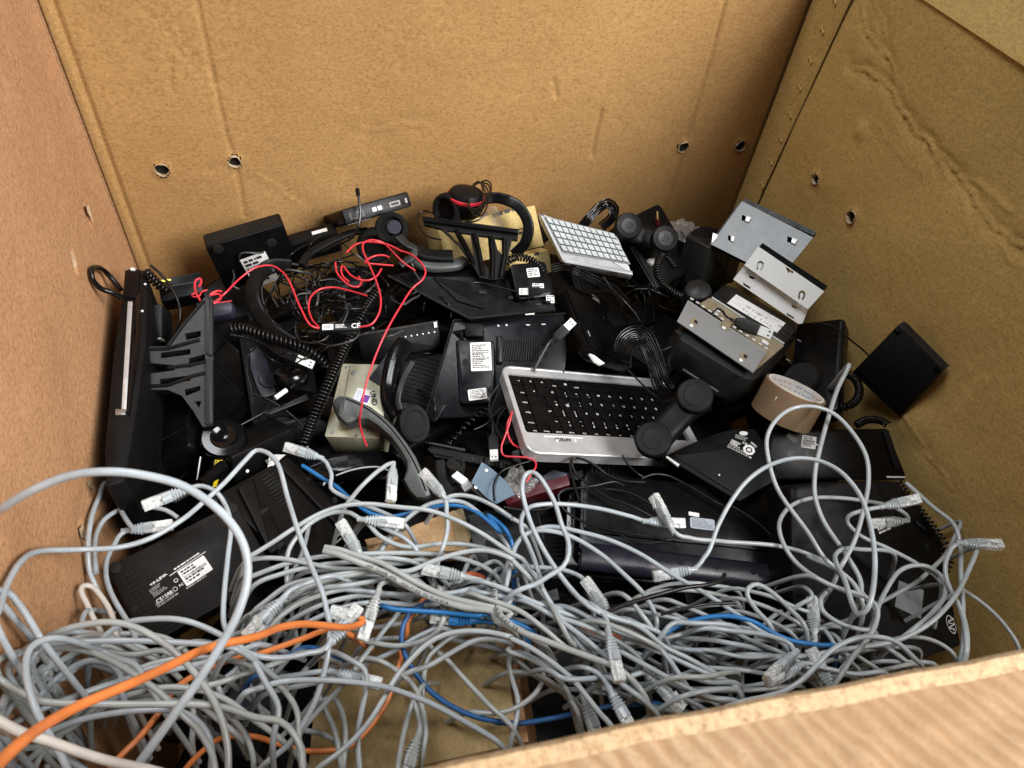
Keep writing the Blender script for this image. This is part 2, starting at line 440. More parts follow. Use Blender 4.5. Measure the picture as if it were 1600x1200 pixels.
# ------------------------------------------------------------------ the big corrugated box
def polyd(S, T, pl):
    best = np.full(S.shape, 1e9)
    for (x0, y0), (x1, y1) in zip(pl[:-1], pl[1:]):
        dx, dy = x1-x0, y1-y0; L2 = dx*dx+dy*dy+1e-12
        t = np.clip(((S-x0)*dx+(T-y0)*dy)/L2, 0, 1)
        best = np.minimum(best, np.hypot(S-x0-t*dx, T-y0-t*dy))
    return best
def wall(name, o, eu, ev, nr, W, H, mat, parent, creases=(), holes=(), dents=(), step=.0034, seed=3, thick=.009, wob=.0035, fade=.05):
    o, eu, ev, nr = V(o), V(eu), V(ev), V(nr)
    nu, nv = int(W/step)+1, int(H/step)+1
    s = np.linspace(0, W, nu); t = np.linspace(0, H, nv); S, T = np.meshgrid(s, t, indexing='ij')
    rs = np.random.RandomState(seed); D = np.zeros_like(S)
    for k in range(14):
        fx, fy = rs.uniform(-9, 9, 2)*(1+k*.35); D += wob*rs.uniform(.2, .6)/(1+k*.45)*np.sin(fx*S+fy*T+rs.uniform(0, 6))
    edge = np.minimum(np.minimum(S, W-S), fade)/fade; D *= edge
    jit = np.zeros_like(S)
    for k in range(12):
        f = rs.uniform(-190, 190, 2); jit += .0007*np.sin(f[0]*S+f[1]*T+rs.uniform(0, 6))
    for pl, wd, amp, kind in creases:
        d = polyd(S+jit*1.1, T-jit*1.1, pl) if kind == 'ridge' else polyd(S, T, pl)
        if kind == 'ridge': D += (amp*.50*np.exp(-np.abs(d/(wd*.42)))-amp*.30*np.exp(-(d/(wd*3.5))**2))*(.65+.6*np.sin(S*70+T*55+wd*900)**2)
        elif kind == 'groove': D -= amp*np.exp(-(d/wd)**2)
    for (x, y), r, amp in dents: D += amp*np.exp(-(((S-x)**2+(T-y)**2)/r**2))
    hid = np.zeros_like(S, bool)
    for (x, y), r in holes:
        d = np.hypot(S-x, T-y); a = np.arctan2(T-y, S-x)
        rr = r*(1+.06*np.sin(3*a+x*90)+.03*np.sin(5*a+y*70))
        D += .0018*np.exp(-((d-r)/.005)**2)
        ins = d < rr
        near = (d < rr+step*.75) & (~ins)
        k = np.where(near, rr/np.maximum(d, 1e-6), 1); S = np.where(near, x+(S-x)*k, S); T = np.where(near, y+(T-y)*k, T)
        hid |= ins
    P = np.array(o)[None,None]+S[...,None]*np.array(eu)+T[...,None]*np.array(ev)+D[...,None]*np.array(nr)
    idx = np.arange(nu*nv).reshape(nu, nv)
    F = np.stack([idx[:-1,:-1], idx[1:,:-1], idx[1:,1:], idx[:-1,1:]], -1).reshape(-1, 4)
    bad = hid[:-1,:-1]|hid[1:,:-1]|hid[1:,1:]|hid[:-1,1:]
    F = F[~bad.reshape(-1)]
    if np.dot(np.cross(np.array(eu), np.array(ev)), np.array(nr)) < 0: F = F[:, ::-1]
    back = [o-nr*thick, o+eu*W-nr*thick, o+eu*W+ev*H-nr*thick, o+ev*H-nr*thick]
    vs = P.reshape(-1, 3).tolist()+[tuple(p) for p in back]; N = nu*nv
    fs = F.tolist()+[[N, N+3, N+2, N+1]]
    rim = [idx[:, -1].tolist()+[N+2, N+3], idx[:, 0].tolist()[::-1]+[N, N+1], idx[0, :].tolist()+[N+3, N], idx[-1, :].tolist()[::-1]+[N+1, N+2]]
    fs += rim
    me = bpy.data.meshes.new(name); me.from_pydata(vs, [], fs); me.update(); me.materials.append(MATS[mat])
    me.polygons.foreach_set('use_smooth', [True]*len(F)+[False]*(len(fs)-len(F)))
    ob = bpy.data.objects.new(name, me); COL.objects.link(ob); ob.parent = parent
    for (x, y), r in holes:
        c = o+eu*x+ev*y; rn = random.Random(int(x*9999))
        mb = MB().lathe([(r*1.15, -.0064), (.0, -.0063)], c, nr, 20); h = child('hole_shade_disc', mb, 'hole_dark', parent)  # black disc stands in for the darkness seen through the hole
        tm = MB(); n = 34
        vs = []; fs2 = []
        for k in range(n):
            a = 2*math.pi*k/n; low = max(0, -.15+1.15*math.cos(a+math.pi/2+.3+x))
            rr = r*(1+.06*math.sin(3*a+x*90)+.03*math.sin(5*a+y*70)); dv = eu*math.cos(a)+ev*math.sin(a)
            wv = (.0002+.0017*low*rn.uniform(.3, 1.2))
            vs += [c+dv*(rr+wv*.7)+nr*.0014, c+dv*(rr-.0006)+nr*(.0021*rn.uniform(.6, 1.2)), c+dv*(rr-wv*rn.uniform(.5, 1.1))+nr*(.0004-.003*rn.random()), c+dv*(rr+.0008)-nr*.0062]
        for k in range(n):
            j = (k+1) % n
            for m in range(3): fs2.append((k*4+m, k*4+m+1, j*4+m+1, j*4+m))
        child('torn_rim', tm.add(vs, fs2), 'torn_paper', parent)
    return ob
box = Thing('cardboard_box', 'huge open brown corrugated cardboard box holding the whole heap of scrap electronics', 'box')
SXB = lambda p: (UY(p[0], p[1], YB).x-XL, UY(p[0], p[1], YB).z)
SXR = lambda p: (YB-UX(p[0], p[1], XR).y, UX(p[0], p[1], XR).z)
SXL = lambda p: (YB-.015-UX(p[0], p[1], XL).y, UX(p[0], p[1], XL).z)
W0 = (0,0,3.2); W1 = (500,0,3.2); W2 = (1000,0,2.667)
Bp = lambda o, *p: [SXB(k) for k in q(o, *p)]
Rp = lambda o, *p: [SXR(k) for k in q(o, *p)]
Lp = lambda o, *p: [SXL(k) for k in q(o, *p)]
bw = XR-XL; bd = YB-YF
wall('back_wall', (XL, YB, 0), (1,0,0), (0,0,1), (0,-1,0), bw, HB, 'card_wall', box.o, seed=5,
  creases=[(Bp(W0, (980,0),(1050,330),(1130,680),(1175,810),(1225,1090)), .0024, .0032, 'groove'),
           (Bp(W2, (360,0),(300,240),(205,560),(100,900)), .0019, .0062, 'groove'),
           ([(.016, 0), (.015, HB)], .0022, .006, 'groove'), ([(bw-.002, 0), (bw-.002, HB)], .004, .006, 'groove'),
           (Bp(W0, (680,-20),(760,50),(850,110),(890,220),(960,300),(1060,410)), .0028, .0036, 'ridge'),
           (Bp(W0, (1220,860),(1330,900),(1420,970),(1520,1040)), .004, .0025, 'ridge'),
           (Bp(W0, (1060,840),(1150,815)), .003, .002, 'ridge'), (Bp(W0, (1200,800),(1290,800)), .003, .002, 'ridge'),
           (Bp(W0, (1330,350),(1400,390),(1440,440)), .004, .0016, 'ridge'), (Bp(W0,(700,250),(800,310)), .004, .001, 'ridge'),
           (Bp(W1, (200,640),(340,650),(430,620),(540,630)), .005, .0026, 'ridge'), (Bp(W1, (270,630),(370,580)), .004, -.0022, 'ridge'),
           (Bp(W1, (430,325),(540,330)), .004, .0014, 'ridge'), (Bp(W1, (850,355),(1060,345)), .004, .0012, 'ridge'),
           (Bp(W1, (1410,560),(1385,640),(1360,780)), .0028, .005, 'groove'), (Bp(W1, (1170,400),(1185,490)), .0025, .003, 'groove'),
           (Bp(W1, (845,850),(825,900)), .0022, .0025, 'groove'), (Bp(W0, (855,300),(848,450)), .0022, .0024, 'groove'),
           (Bp(W1, (60,850),(140,860)), .003, .002, 'ridge'), (Bp(W2,(0,700),(90,680)), .004, .0012, 'ridge')],
  holes=[(SXB((253,265)), .0098), (SXB((367,253)), .0088), (SXB((1068,230)), .0098), (SXB((1157,228)), .0102)],
  dents=[(SXB((560,170)), .05, .002), (SXB((800,120)), .07, -.0025), (SXB((660,60)), .06, .002)])
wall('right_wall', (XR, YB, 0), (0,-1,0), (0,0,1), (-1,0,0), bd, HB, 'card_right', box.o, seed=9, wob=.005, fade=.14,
  creases=[(Rp(W2, (880,260),(960,310),(1040,380),(1080,450),(1140,540),(1200,610),(1290,690),(1340,770),(1440,910),(1600,1030),(1800,1180)), .0032, .0095, 'ridge'),
           (Rp(W2, (905,-60),(940,120),(1010,220),(1060,300),(1050,360)), .003, .0075, 'ridge'),
           (Rp(W2, (950,-60),(1010,90),(1020,180)), .003, .006, 'ridge'),
           (Rp(W2, (1160,540),(1220,650),(1290,760)), .005, .006, 'ridge'), (Rp(W2, (1330,740),(1440,800),(1540,880)), .005, .005, 'ridge'),
           (Rp(W2, (1470,950),(1530,1060),(1650,1150)), .005, .004, 'ridge'),
           (Rp(W2, (900,300),(870,360),(820,420)), .005, .0015, 'ridge'), (Rp(W2, (980,520),(1080,640),(1180,740)), .007, .0018, 'ridge'),
           (Rp(co, (1030,0),(1120,110),(1200,215)), .004, .004, 'ridge'), (Rp(ch, (1490,300),(1530,360),(1590,470)), .005, .004, 'ridge'),
           (Rp(cd, (960,860),(1040,940)), .005, .006, 'ridge'), (Rp(W2, (700,760),(745,830)), .004, .002, 'ridge')],
  holes=[(SXR((1275,280)), .0085), (SXR((1330,339)), .0098)],
  dents=[(SXR((1345,205)), .012, .004), (SXR((1430,660)), .03, .006), (SXR((1500,420)), .08, .004)])
LG = .015
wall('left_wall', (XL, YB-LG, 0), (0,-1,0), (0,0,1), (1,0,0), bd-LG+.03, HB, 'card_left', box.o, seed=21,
  creases=[(Lp(W0, (0,850),(80,1030),(180,1230)), .003, .0016, 'ridge'), (Lp(W0, (0,150),(60,330),(230,700)), .003, .0010, 'ridge'),
           (Lp(W0, (330,1130),(420,1260)), .003, .002, 'ridge'),
           (Lp(ca, (130,280),(150,330),(175,400)), .0026, .005, 'groove'), (Lp(ca, (40,570),(55,640),(60,690)), .004, .005, 'groove'),
           (Lp(ca, (30,470),(130,600)), .003, .002, 'ridge'),
           (Lp(ci, (490,540),(520,380),(545,260)), .0024, .003, 'ridge'), (Lp(ci, (545,280),(575,350)), .004, .004, 'groove'), (Lp(ci, (500,560),(515,650)), .0045, .005, 'groove'),
           (Lp(ci, (520,180),(440,60)), .004, .002, 'ridge')],
  dents=[(SXL((60,560)), .05, .003), (SXL((60,850)), .05, -.003)])
child('corner_recess', MB().box(XL-.022, YB-.03, 0, XL-.016, YB+.009, HB).box(XL-.0165, YB+.0005, 0, XL+.0, YB+.009, HB), 'card_left', box.o)
child('bottom_panel', MB().box(XL-.009, YF-.009, -.008, XR+.009, YB+.009, -.001), 'card_wall', box.o)
# small torn spots in the left wall and the pale scuffs
for pts in (q(ca, (128,282),(150,285),(175,395),(160,360),(140,330)), q(ca, (30,575),(60,600),(68,650),(58,690),(40,650)), q(ci, (535,285),(575,300),(585,350),(545,320)), q(ci, (485,590),(500,640),(535,660),(528,600),(505,560))):
    c = [UX(p[0], p[1], XL) for p in pts]; rn = random.Random(7); m = MB()
    n = len(c); cen = sum(c, V())/n
    m.add([cen+V((-.001,0,0))]+[p+V((.0010+.0012*rn.random(),0,0)) for p in c], [(0, i+1, (i+1) % n+1) for i in range(n)])
    child('torn_spot', m, 'torn_paper', box.o)
# glued joint strip with its staples on the right wall beside the corner
e0 = [UX(p[0], p[1], XR-.004) for p in q(W2, (895,-30),(846,72),(796,180),(743,296),(690,412),(638,523),(580,650),(505,812))]
ys = [p.y for p in e0]; zs = [p.z for p in e0]
mb = MB(); n = len(e0)
zs2 = [HB-.002]+zs+[0.0]; ys2 = [ys[0]]+ys+[ys[-1]]
for i in range(len(zs2)-1):
    a0, a1, z0, z1 = ys2[i], ys2[i+1], zs2[i], zs2[i+1]
    mb.add([(XR-.0062,YB-.003,z0),(XR-.0062,a0+.003,z0),(XR-.004,a0,z0),(XR-.0062,YB-.003,z1),(XR-.0062,a1+.003,z1),(XR-.004,a1,z1)], [(0,1,4,3),(1,2,5,4)])
child('joint_strip', mb, 'card_right', box.o)
for p in q(W2, (812,5),(760,125),(711,250),(666,365),(626,478),(586,578),(545,674),(510,770)):
    c = UX(p[0], p[1], XR-.0072); mb = MB()
    d = V((0, -.0075, -.0035))
    for s_ in (-1, 1): mb.lathe([(.0006,-.001),(.0024,0),(.0021,.0014),(.0004,.0024)], c+d*(s_*.5), (-1,0,0), 8)
    mb.tube([c-d*.5, c+d*.5], .0008, 6)
    child('staple', mb, 'gold', box.o)
# flaps folded out at the rim
def slab(a, b, c, d, t):
    n = (V(b)-V(a)).cross(V(d)-V(a)).normalized()*t
    return MB().add([a, b, c, d]+[tuple(V(p)-n) for p in (a, b, c, d)], [(0,1,2,3),(7,6,5,4),(0,4,5,1),(1,5,6,2),(2,6,7,3),(3,7,4,0)])
child('right_flap', slab((XR-.003,YF,HB-.002),(XR+.04,YF,HB+.10),(XR+.04,YB,HB+.10),(XR-.003,YB,HB-.002), .008), 'card_right', box.o)
child('left_flap', slab((XL+.003,YB,HB),(XL-.25,YB,HB-.12),(XL-.25,YF,HB-.12),(XL+.003,YF,HB), .008), 'card_left', box.o)
child('back_flap', slab((XR,YB-.003,HB+.0),(XR,YB+.28,HB+.04),(XL,YB+.28,HB+.04),(XL,YB-.003,HB+.0), .008), 'card_wall', box.o)
# front rim: the flap is folded over towards the viewer, its pale worn fold on top
rim = [(480,1238),(640,1200),(700,1184),(800,1163),(900,1142),(1000,1119),(1100,1103),(1200,1082),(1300,1066),(1400,1045),(1500,1029),(1600,1009),(1720,985)]
rz = HB-.006; rp = [U(px, py, rz) for px, py in rim]
fold = spline([V((XL, .0780, rz))]+rp[1:-1]+[V((.5, .0350, rz)), V((XR+.004, .030, rz))], .004)
mb = MB(); rn = np.random.RandomState(4); ring = []
for i, p in enumerate(fold):
    jz = .0003*math.sin(i*1.3)+.00022*rn.randn(); y = V((0,-1,0)); z = V((0,0,1))
    ring.append([p-z*.78+V((0,.0015,0)), p-z*.006, p-z*.0018+y*.001+z*jz, p+y*.0035+z*(.001+jz), p+y*.007+z*(.0008+jz), p+y*.010-z*.001])
vs = [tuple(p) for r in ring for p in r]; m = 6
mb.add(vs, [(i*m+k, i*m+k+1, (i+1)*m+k+1, (i+1)*m+k) for i in range(len(ring)-1) for k in range(m-1)])
child('rim_fold', mb, 'card_edge', box.o)
mb = MB(); vs = []; nn = 60
for i, p in enumerate(fold):
    for k in range(nn):
        t = k/(nn-1); d = t*.22
        h = .0005*math.sin(d*330+p.x*95+1.5*math.sin(p.x*40))+.0012*noise.noise(V((p.x*60, d*60, 3)))
        vs.append(p+V((.02*t, -.010-d, -.0012+h*min(1, t*14)-.03*t*t)))
mb.add(vs, [(i*nn+k, i*nn+k+1, (i+1)*nn+k+1, (i+1)*nn+k) for i in range(len(fold)-1) for k in range(nn-1)])
child('front_flap', mb, 'card_streak', box.o, ang=80)
fl = MB().box(-4, -4, -.03, 4, 4, -.012)
fo = bpy.data.objects.new('ground', fl.mesh('ground', 'floor_grey')); COL.objects.link(fo); fo['kind'] = 'structure'

# ------------------------------------------------------------------ light, air and camera
wd = bpy.data.worlds.new('World'); SC.world = wd; wd.use_nodes = True
bg = wd.node_tree.nodes['Background']; bg.inputs[0].default_value = (.93, .96, 1.0, 1); bg.inputs[1].default_value = .08
def area(name, loc, to, sx, sy, power, col):
    l = bpy.data.lights.new(name, 'AREA'); l.shape = 'RECTANGLE'; l.size = sx; l.size_y = sy; l.energy = power; l.color = col
    o = bpy.data.objects.new(name, l); COL.objects.link(o); o.location = loc
    o.rotation_euler = (V(to)-V(loc)).to_track_quat('-Z', 'Y').to_euler(); return o
area('area_lamp', (1.80, -1.05, 2.45), (.1, .55, .35), 1.5, 1.6, 205, (1.0, .97, .95))
area('area_lamp', (-.35, .95, 2.9), (.65, .5, .3), 1.0, .8, 38, (.95, .97, 1.0))  # added fill lamp that brightens the right wall, no known source
cam = bpy.data.cameras.new('camera'); co_ = bpy.data.objects.new('camera', cam); COL.objects.link(co_)
cam.sensor_width = 36; cam.lens = FPX/1600*36; cam.clip_start = .01; cam.clip_end = 50
m = M4([list(RC[0]), list(RC[1]), list(RC[2])]) @ M4.Diagonal((1, -1, -1))
co_.matrix_world = m.to_4x4(); co_.location = CAM
cam.dof.use_dof = True; cam.dof.focus_distance = 1.02; cam.dof.aperture_fstop = cam.lens/2.1
SC.camera = co_
SC.view_settings.view_transform = 'Standard'; SC.view_settings.look = 'None'; SC.view_settings.exposure = 0; SC.view_settings.gamma = 1
SC.render.engine = 'CYCLES'; SC.cycles.use_denoising = True
SC.cycles.max_bounces = 8; SC.cycles.transparent_max_bounces = 24; SC.cycles.caustics_reflective = False; SC.cycles.caustics_refractive = False
# ------------------------------------------------------------------ generic builders for the scrap
def dev(name, label, cat, A, B, C, thick, mat, r=.004, bev=.0015, group=None, part='casing'):
    m, w, h = frame(A, B, C); t = Thing(name, label, cat, m, group)
    t.w, t.h = w, h
    t.body = t.part(part, MB().rbox(0, 0, w, h, -thick, 0, r, bev), mat)
    return t
def facing(px, py, z, up=.35, roll=0):                  # a frame at a heap point, facing the eye blended with the sky
    p = UC(px, py, z, mg=.002); n = ((CAM-p).normalized()*(1-up)+V((0,0,1))*up).normalized()
    x = V(RC @ np.array([math.cos(roll), math.sin(roll), 0])); x = (x-n*x.dot(n)).normalized()
    m = M4((x, n.cross(x), n)).transposed().to_4x4(); m.translation = p
    return m
def face_text(t, body, a, b, h, size, mat='ink_white', parent=None, name='lettering', bold=.02):
    (x0, y0), (x1, y1) = t.loc(*a, h), t.loc(*b, h)
    L = math.hypot(x1-x0, y1-y0)
    mb = text_mb(body, L*size, bold); w = max(p.x for p in mb.v)
    mb.xf(M4.Translation((x0, y0, h+.00035)) @ M4.Rotation(math.atan2(y1-y0, x1-x0), 4, 'Z') @ M4.Diagonal((L/w, 1, 1, 1)))
    return t.part(name, mb, mat, parent)
def px_sticker(t, o, a, b, c, h, **k):
    a, b, c = [t.loc(*p, h) for p in q(o, a, b, c)]
    return sticker(t, a, b, c, h, **k)
def px_poly(t, o, pts, h0, h1, name, mat, r=0, bev=0, holes=(), parent=None, hp=None):
    hp = h1 if hp is None else hp
    P = t.locs(q(o, *pts), hp); H = [t.locs(q(o, *k), hp) for k in holes]
    if r: P = rpoly(P, r)
    return t.part(name, MB().prism(P, h0, h1, bev, H), mat, parent)
def flat_rows(t, o, a, b, c, h, rows, mat='ink_white', seed=1, name='printed_text', parent=None, bars=()):
    a, b, c = [t.loc(*p, h) for p in q(o, a, b, c)]; rot, og, w, hh = quadframe(a, b, c)
    pm = print_rows(w, hh, rows, random.Random(seed), mx=.01, bars=bars)
    return t.part(name, pm.xf(M4.Translation((og.x, og.y, h+.0003)) @ M4.Rotation(rot, 4, 'Z')), mat, parent)
def screw(t, px, py, h, r=.0022, mat='steel', parent=None, name='screw'):
    x, y = t.loc(px, py, h)
    return t.part(name, MB().lathe([(r, h-.0002), (r, h+.0006), (r*.7, h+.0010), (r*.25, h+.0006)], (x, y, 0), (0,0,1), 14), mat, parent)
def pts3(o, z, *pts):                                   # heap points along a cable; z one height or a list
    P = q(o, *pts); n = len(P); out = []
    for i, p in enumerate(P):
        if isinstance(z, (int, float)): zz = z
        else:
            f = i/(n-1)*(len(z)-1); k = min(int(f), len(z)-2); zz = z[k]+(z[k+1]-z[k])*(f-k)
        out.append(UC(p[0], p[1], zz))
    return out
def wire(name, label, pts, r, mat, cat='cable', group=None, n=8):
    return solo(name, label, cat, MB().tube(spline(pts, .004), r, n), mat, group, origin=pts[0], ang=60)
def coil(name, label, pts, R=.0060, wr=.0017, pitch=.0041, mat='cord', group='coiled handset cords'):
    return solo(name, label, 'cord', MB().tube(helix(pts, R, pitch, 12), wr, 6), mat, group, origin=pts[0], ang=70)
def usb_end(parent, B, T, mat='blk_matte', up=None, sc=1.0):      # a moulded plug with its metal tongue between two points
    d = (T-B).normalized(); n = ((CAM-B).normalized() if up is None else V(up)); s = d.cross(n).normalized(); n = s.cross(d)
    m = M4((d, s, n)).transposed().to_4x4(); m.translation = B
    L = (T-B).length; a = L*.62
    mb = MB().sweep([V((-.006,0,0)), V((0,0,0)), V((.001,0,0)), V((a*.3,0,0)), V((a,0,0))], rrect(-1,-1,1,1,.35,3), [(.0022,.0020),(.0026,.0024),(.0040*sc,.0032*sc),(.0078*sc,.0042*sc),(.0080*sc,.0043*sc)], up=(0,1,0))
    b = child('plug', mb.xf(m), mat, parent)
    mb = MB().box(a, -.006*sc, -.0023*sc, L, .006*sc, .0023*sc).xf(m)
    k = MB().xf(m); c = child2('metal_tongue', mb, 'steel_bright', b, parent)
    hm = MB()
    for sy in (-1, 1): hm.box(L-.006*sc, sy*.0026*sc-.001*sc, .0023*sc, L-.0036*sc, sy*.0026*sc+.001*sc, .0025*sc)
    child2('latch_hole', hm.xf(m), 'ink', b, parent)
    return b
def child2(name, mb, mat, parent, top):                 # a sub-part: parent is a part whose own matrix is the identity
    mb.xf(top.matrix_basis.inverted())
    o = bpy.data.objects.new(name, mb.mesh(name, mat)); COL.objects.link(o); o.parent = parent; return o
def handset(name, label, E, Mo, face, mat, rcap=.0245, wid=.036, arch=.022, group=None, cap='rubber', deep=.022, gthick=.020):
    E, Mo = V(E), V(Mo); x = (Mo-E); L = x.length; x.normalize(); z = V(face); z = (z-x*z.dot(x)).normalized(); y = z.cross(x)
    m = M4((x, y, z)).transposed().to_4x4(); m.translation = E
    t = Thing(name, label, 'handset', m, group)
    P = []; S = []
    for k in range(21):
        u = -.12+1.24*k/20; zz = -deep-arch*(1-(2*u-1)**2)*.9
        P.append(V((u*L, 0, zz))); e = abs(2*u-1); S.append((gthick*(.5+.10*e), wid*(.46+.14*e**3)*(1 if 0 < k < 20 else .8)))
    t.part('grip', MB().sweep(P, rrect(-1,-1,1,1,.55,4), S, up=(0,0,1)), mat)
    for nm, u in (('earpiece', 0), ('mouthpiece', L)):
        c = t.part(nm, MB().lathe([(rcap*.72, -deep*1.35), (rcap*.95, -deep*.8), (rcap, -.006), (rcap*.97, -.0015), (rcap*.9, 0), (rcap*.62, -.0012), (.0, -.0022)], (u, 0, 0), (0,0,1), 36), mat)
        t.part('grille', MB().lathe([(rcap*.60, -.0012), (rcap*.56, -.0004), (rcap*.3, -.0010), (.0, -.0014)], (u, 0, 0), (0,0,1), 28), cap, c)
        g = MB()
        for k in range(6): g.lathe([(.0011, 0), (.0, .0002)], (u+.0045*math.cos(k*1.047), .0045*math.sin(k*1.047), -.0009), (0,0,1), 8)
        g.lathe([(.0011, 0), (.0, .0002)], (u, 0, -.0011), (0,0,1), 8)
        t.part('sound_hole', g, 'hole_dark', c)
    return t
def earcup(name_, t, c, ax, r, d, mat, pad='foam', face='blk_blue'):
    p = t.part(name_, MB().lathe([(r*.55,-d), (r*.85,-d*.8), (r, -d*.35), (r, 0), (r*.95, .003)], c, ax, 36), mat, world=True)
    tor = [(r*.62, .001)]+[(r*.80+r*.19*math.cos(a), .004+r*.22*math.sin(a)) for a in [math.pi-k*math.pi/8 for k in range(9)]]+[(r*.99, 0)]
    t.part('ear_pad', MB().lathe(tor, c, ax, 36), pad, p, world=True)
    t.part('speaker_cloth', MB().lathe([(r*.66, .0015), (r*.3, .0022), (0, .0024)], c, ax, 30), face, p, world=True)
    return p
def org(p): return M4.Translation(p)

# ------------------------------------------------------------------ back left
t = dev('mini_computer', 'flat black computer box with ribbed edge leaning on the back wall, left of the others', 'computer', (354,455,.335), (468,420,.335), (321,387,.425), .030, 'blk', .004)
mb = MB(); x = .004
while x < t.w-.006: mb.box(x, t.h-.0004, -.027, x+.0016, t.h+.0009, -.003); x += .0031
t.part('vent_rib', mb, 'graphite')
for p in ((341,389),(424,379)):
    x, y = t.loc(*p); t.part('rubber_foot', MB().lathe([(.0075,0),(.0075,.0015),(.006,.0022),(0,.0018)], (x,y,0), (0,0,1), 20), 'rubber')
px_sticker(t, ca, (1195,800), (1345,745), (1100,625), 0, rows=7, bars=(2,5), seed=3)
t = dev('power_adapter', 'small black adapter with a white edge strip between two black boxes at the back', 'adapter', (464,412,.35), (536,392,.35), (452,381,.39), .024, 'blk_matte')
t.part('edge_strip', MB().box(t.w*.5, t.h-.0003, -.014, t.w*.82, t.h+.0006, -.006), 'sticker')
t.part('rib_line', MB().box(.002, t.h-.004, 0, t.w-.002, t.h-.002, .0009), 'graphite')
t = dev('docking_station', 'black docking box with a row of ports and a white label against the back wall', 'dock', (541,352,.432), (644,322,.432), (533,328,.452), .10, 'blk', .004)
def port(x0, x1, mat, name, y0=.30, y1=.62): return t.part(name, MB().box(x0*t.w, y0*t.h, -.0004, x1*t.w, y1*t.h, .0007), mat)
port(.08, .30, 'graphite', 'network_port', .22, .66); t.part('port_mouth', MB().box(.12*t.w, .30*t.h, .0006, .26*t.w, .54*t.h, .0009), 'ink')
for u in (.42, .50): port(u, u+.06, 'steel_dull', 'usb_port', .34, .60)
port(.68, .84, 'ink_grey', 'display_port'); t.part('port_mouth', MB().box(.70*t.w, .38*t.h, .0006, .82*t.w, .54*t.h, .0009), 'ink')
port(.92, .95, 'ink_grey', 'audio_jack')
TL_ = M4.Translation((t.w*.04, -.0002, -.036)) @ M4.Rotation(math.pi/2, 4, 'X')
s_ = t.part('label', MB().rbox(0, 0, t.w*.36, .030, 0, .0003, .001, 0, 3).xf(TL_), 'sticker')
t.part('print', print_rows(t.w*.36, .030, 6, random.Random(5), bars=(4,)).xf(TL_ @ M4.Translation((0,0,.0004))), 'ink', s_)
m = facing(280, 450, .40, .35)
t = Thing('network_switch', 'black switch with two yellow lights in the back left corner of the box', 'network switch', m)
t.part('casing', MB().prism(rpoly(t.locs([(246,437),(312,425),(318,456),(252,472)]), .002), -.05, 0, .0012), 'blk'); t.w, t.h = .05, .03
for p in q(cs, (770,261), (825,250)):
    x, y = t.loc(*p); t.part('port_light', MB().box(x-.0028, y-.0012, 0, x+.0028, y+.0012, .0012), 'yellow_pin')
px_poly(t, cs, [(690,330),(1150,255),(1152,268),(692,345)], 0, .0008, 'front_seam', 'graphite')
t = dev('power_adapter', 'dark power brick with a highlight painted on its lower edge beside the upright monitor', 'adapter', (229,531,.375), (253,529,.375), (229,477,.40), .035, 'graphite', .004)
t.part('edge_strip', MB().box(.001, -.0008, -.012, t.w-.001, .0012, .0006), 'sticker')  # highlight on the lower edge, painted as a white strip
t = dev('black_box', 'big dark block with rounded corner below the slotted grey stand', 'box', (212,740,.31), (296,697,.315), (215,640,.35), .09, 'blk', .008, .004)
t.part('groove', MB().box(.006, t.h*.3, 0, t.w*.8, t.h*.3+.0012, .0007), 'graphite')

# ------------------------------------------------------------------ monitor standing on edge by the left wall
m = facing(195, 590, .43, 1.0)
t = Thing('monitor', 'thin monitor standing on its edge along the left wall, silver strip on its rim', 'monitor', m)
t.part('casing', MB().prism(rpoly(t.locs([(164,762),(163,700),(176,560),(188,475),(197,419),(222,420),(231,432),(228,540),(212,655),(196,752)]), .006), -.16, 0, .003), 'blk_matte')
t.part('rim_strip', MB().prism(t.locs([(200,472),(207.5,472),(197.5,643),(190,643)]), 0, .0012, .0004), 'silver')
t.part('end_cap', MB().prism(t.locs([(196,424),(219,426),(217,468),(193,466)]), 0, .0025, .0008), 'blk')
t.part('bezel', MB().prism(t.locs([(212,470),(222,455),(216,560),(203,650),(199,648),(207,560)]), 0, .003, .001), 'blk_gloss')
t.part('latch', MB().prism(t.locs([(181,641),(197,641),(197,650),(181,650)]), 0, .0024, .0006), 'steel')
for p in ((227,444.5),(222.5,486.5)):
    x, y = t.loc(*p, .0); t.part('screw', MB().lathe([(.0016,0),(.0016,.0012),(0,.0014)], (x,y,0), (0,0,1), 10), 'steel_bright')
t.part('badge', MB().prism(t.locs([(204.5,419.5),(211.5,420),(211.5,424),(204.5,423.5)]), 0, .0016), 'steel_bright')
wire('thick_cable', 'thick black cord looping out against the left wall behind the upright monitor', pts3(cs, [.44,.46,.47,.46,.44,.42], (330,430),(260,390),(120,340),(30,240),(20,150),(90,120),(180,180),(260,270),(330,360)), .0034, 'cord')
coil('coiled_cord', 'short coiled cord sticking up in the back left corner', pts3(cs, [.44,.425,.41], (575,150),(650,230),(730,310),(830,380)), .0050, .0021, .0052)
wire('thin_cable', 'thin black lead bowing down from the coiled cord in the back left corner', pts3(cs, [.45,.43,.39], (635,95),(700,150),(770,220),(860,340),(930,500),(940,650),(890,790),(800,930)), .0018, 'cord_thin')
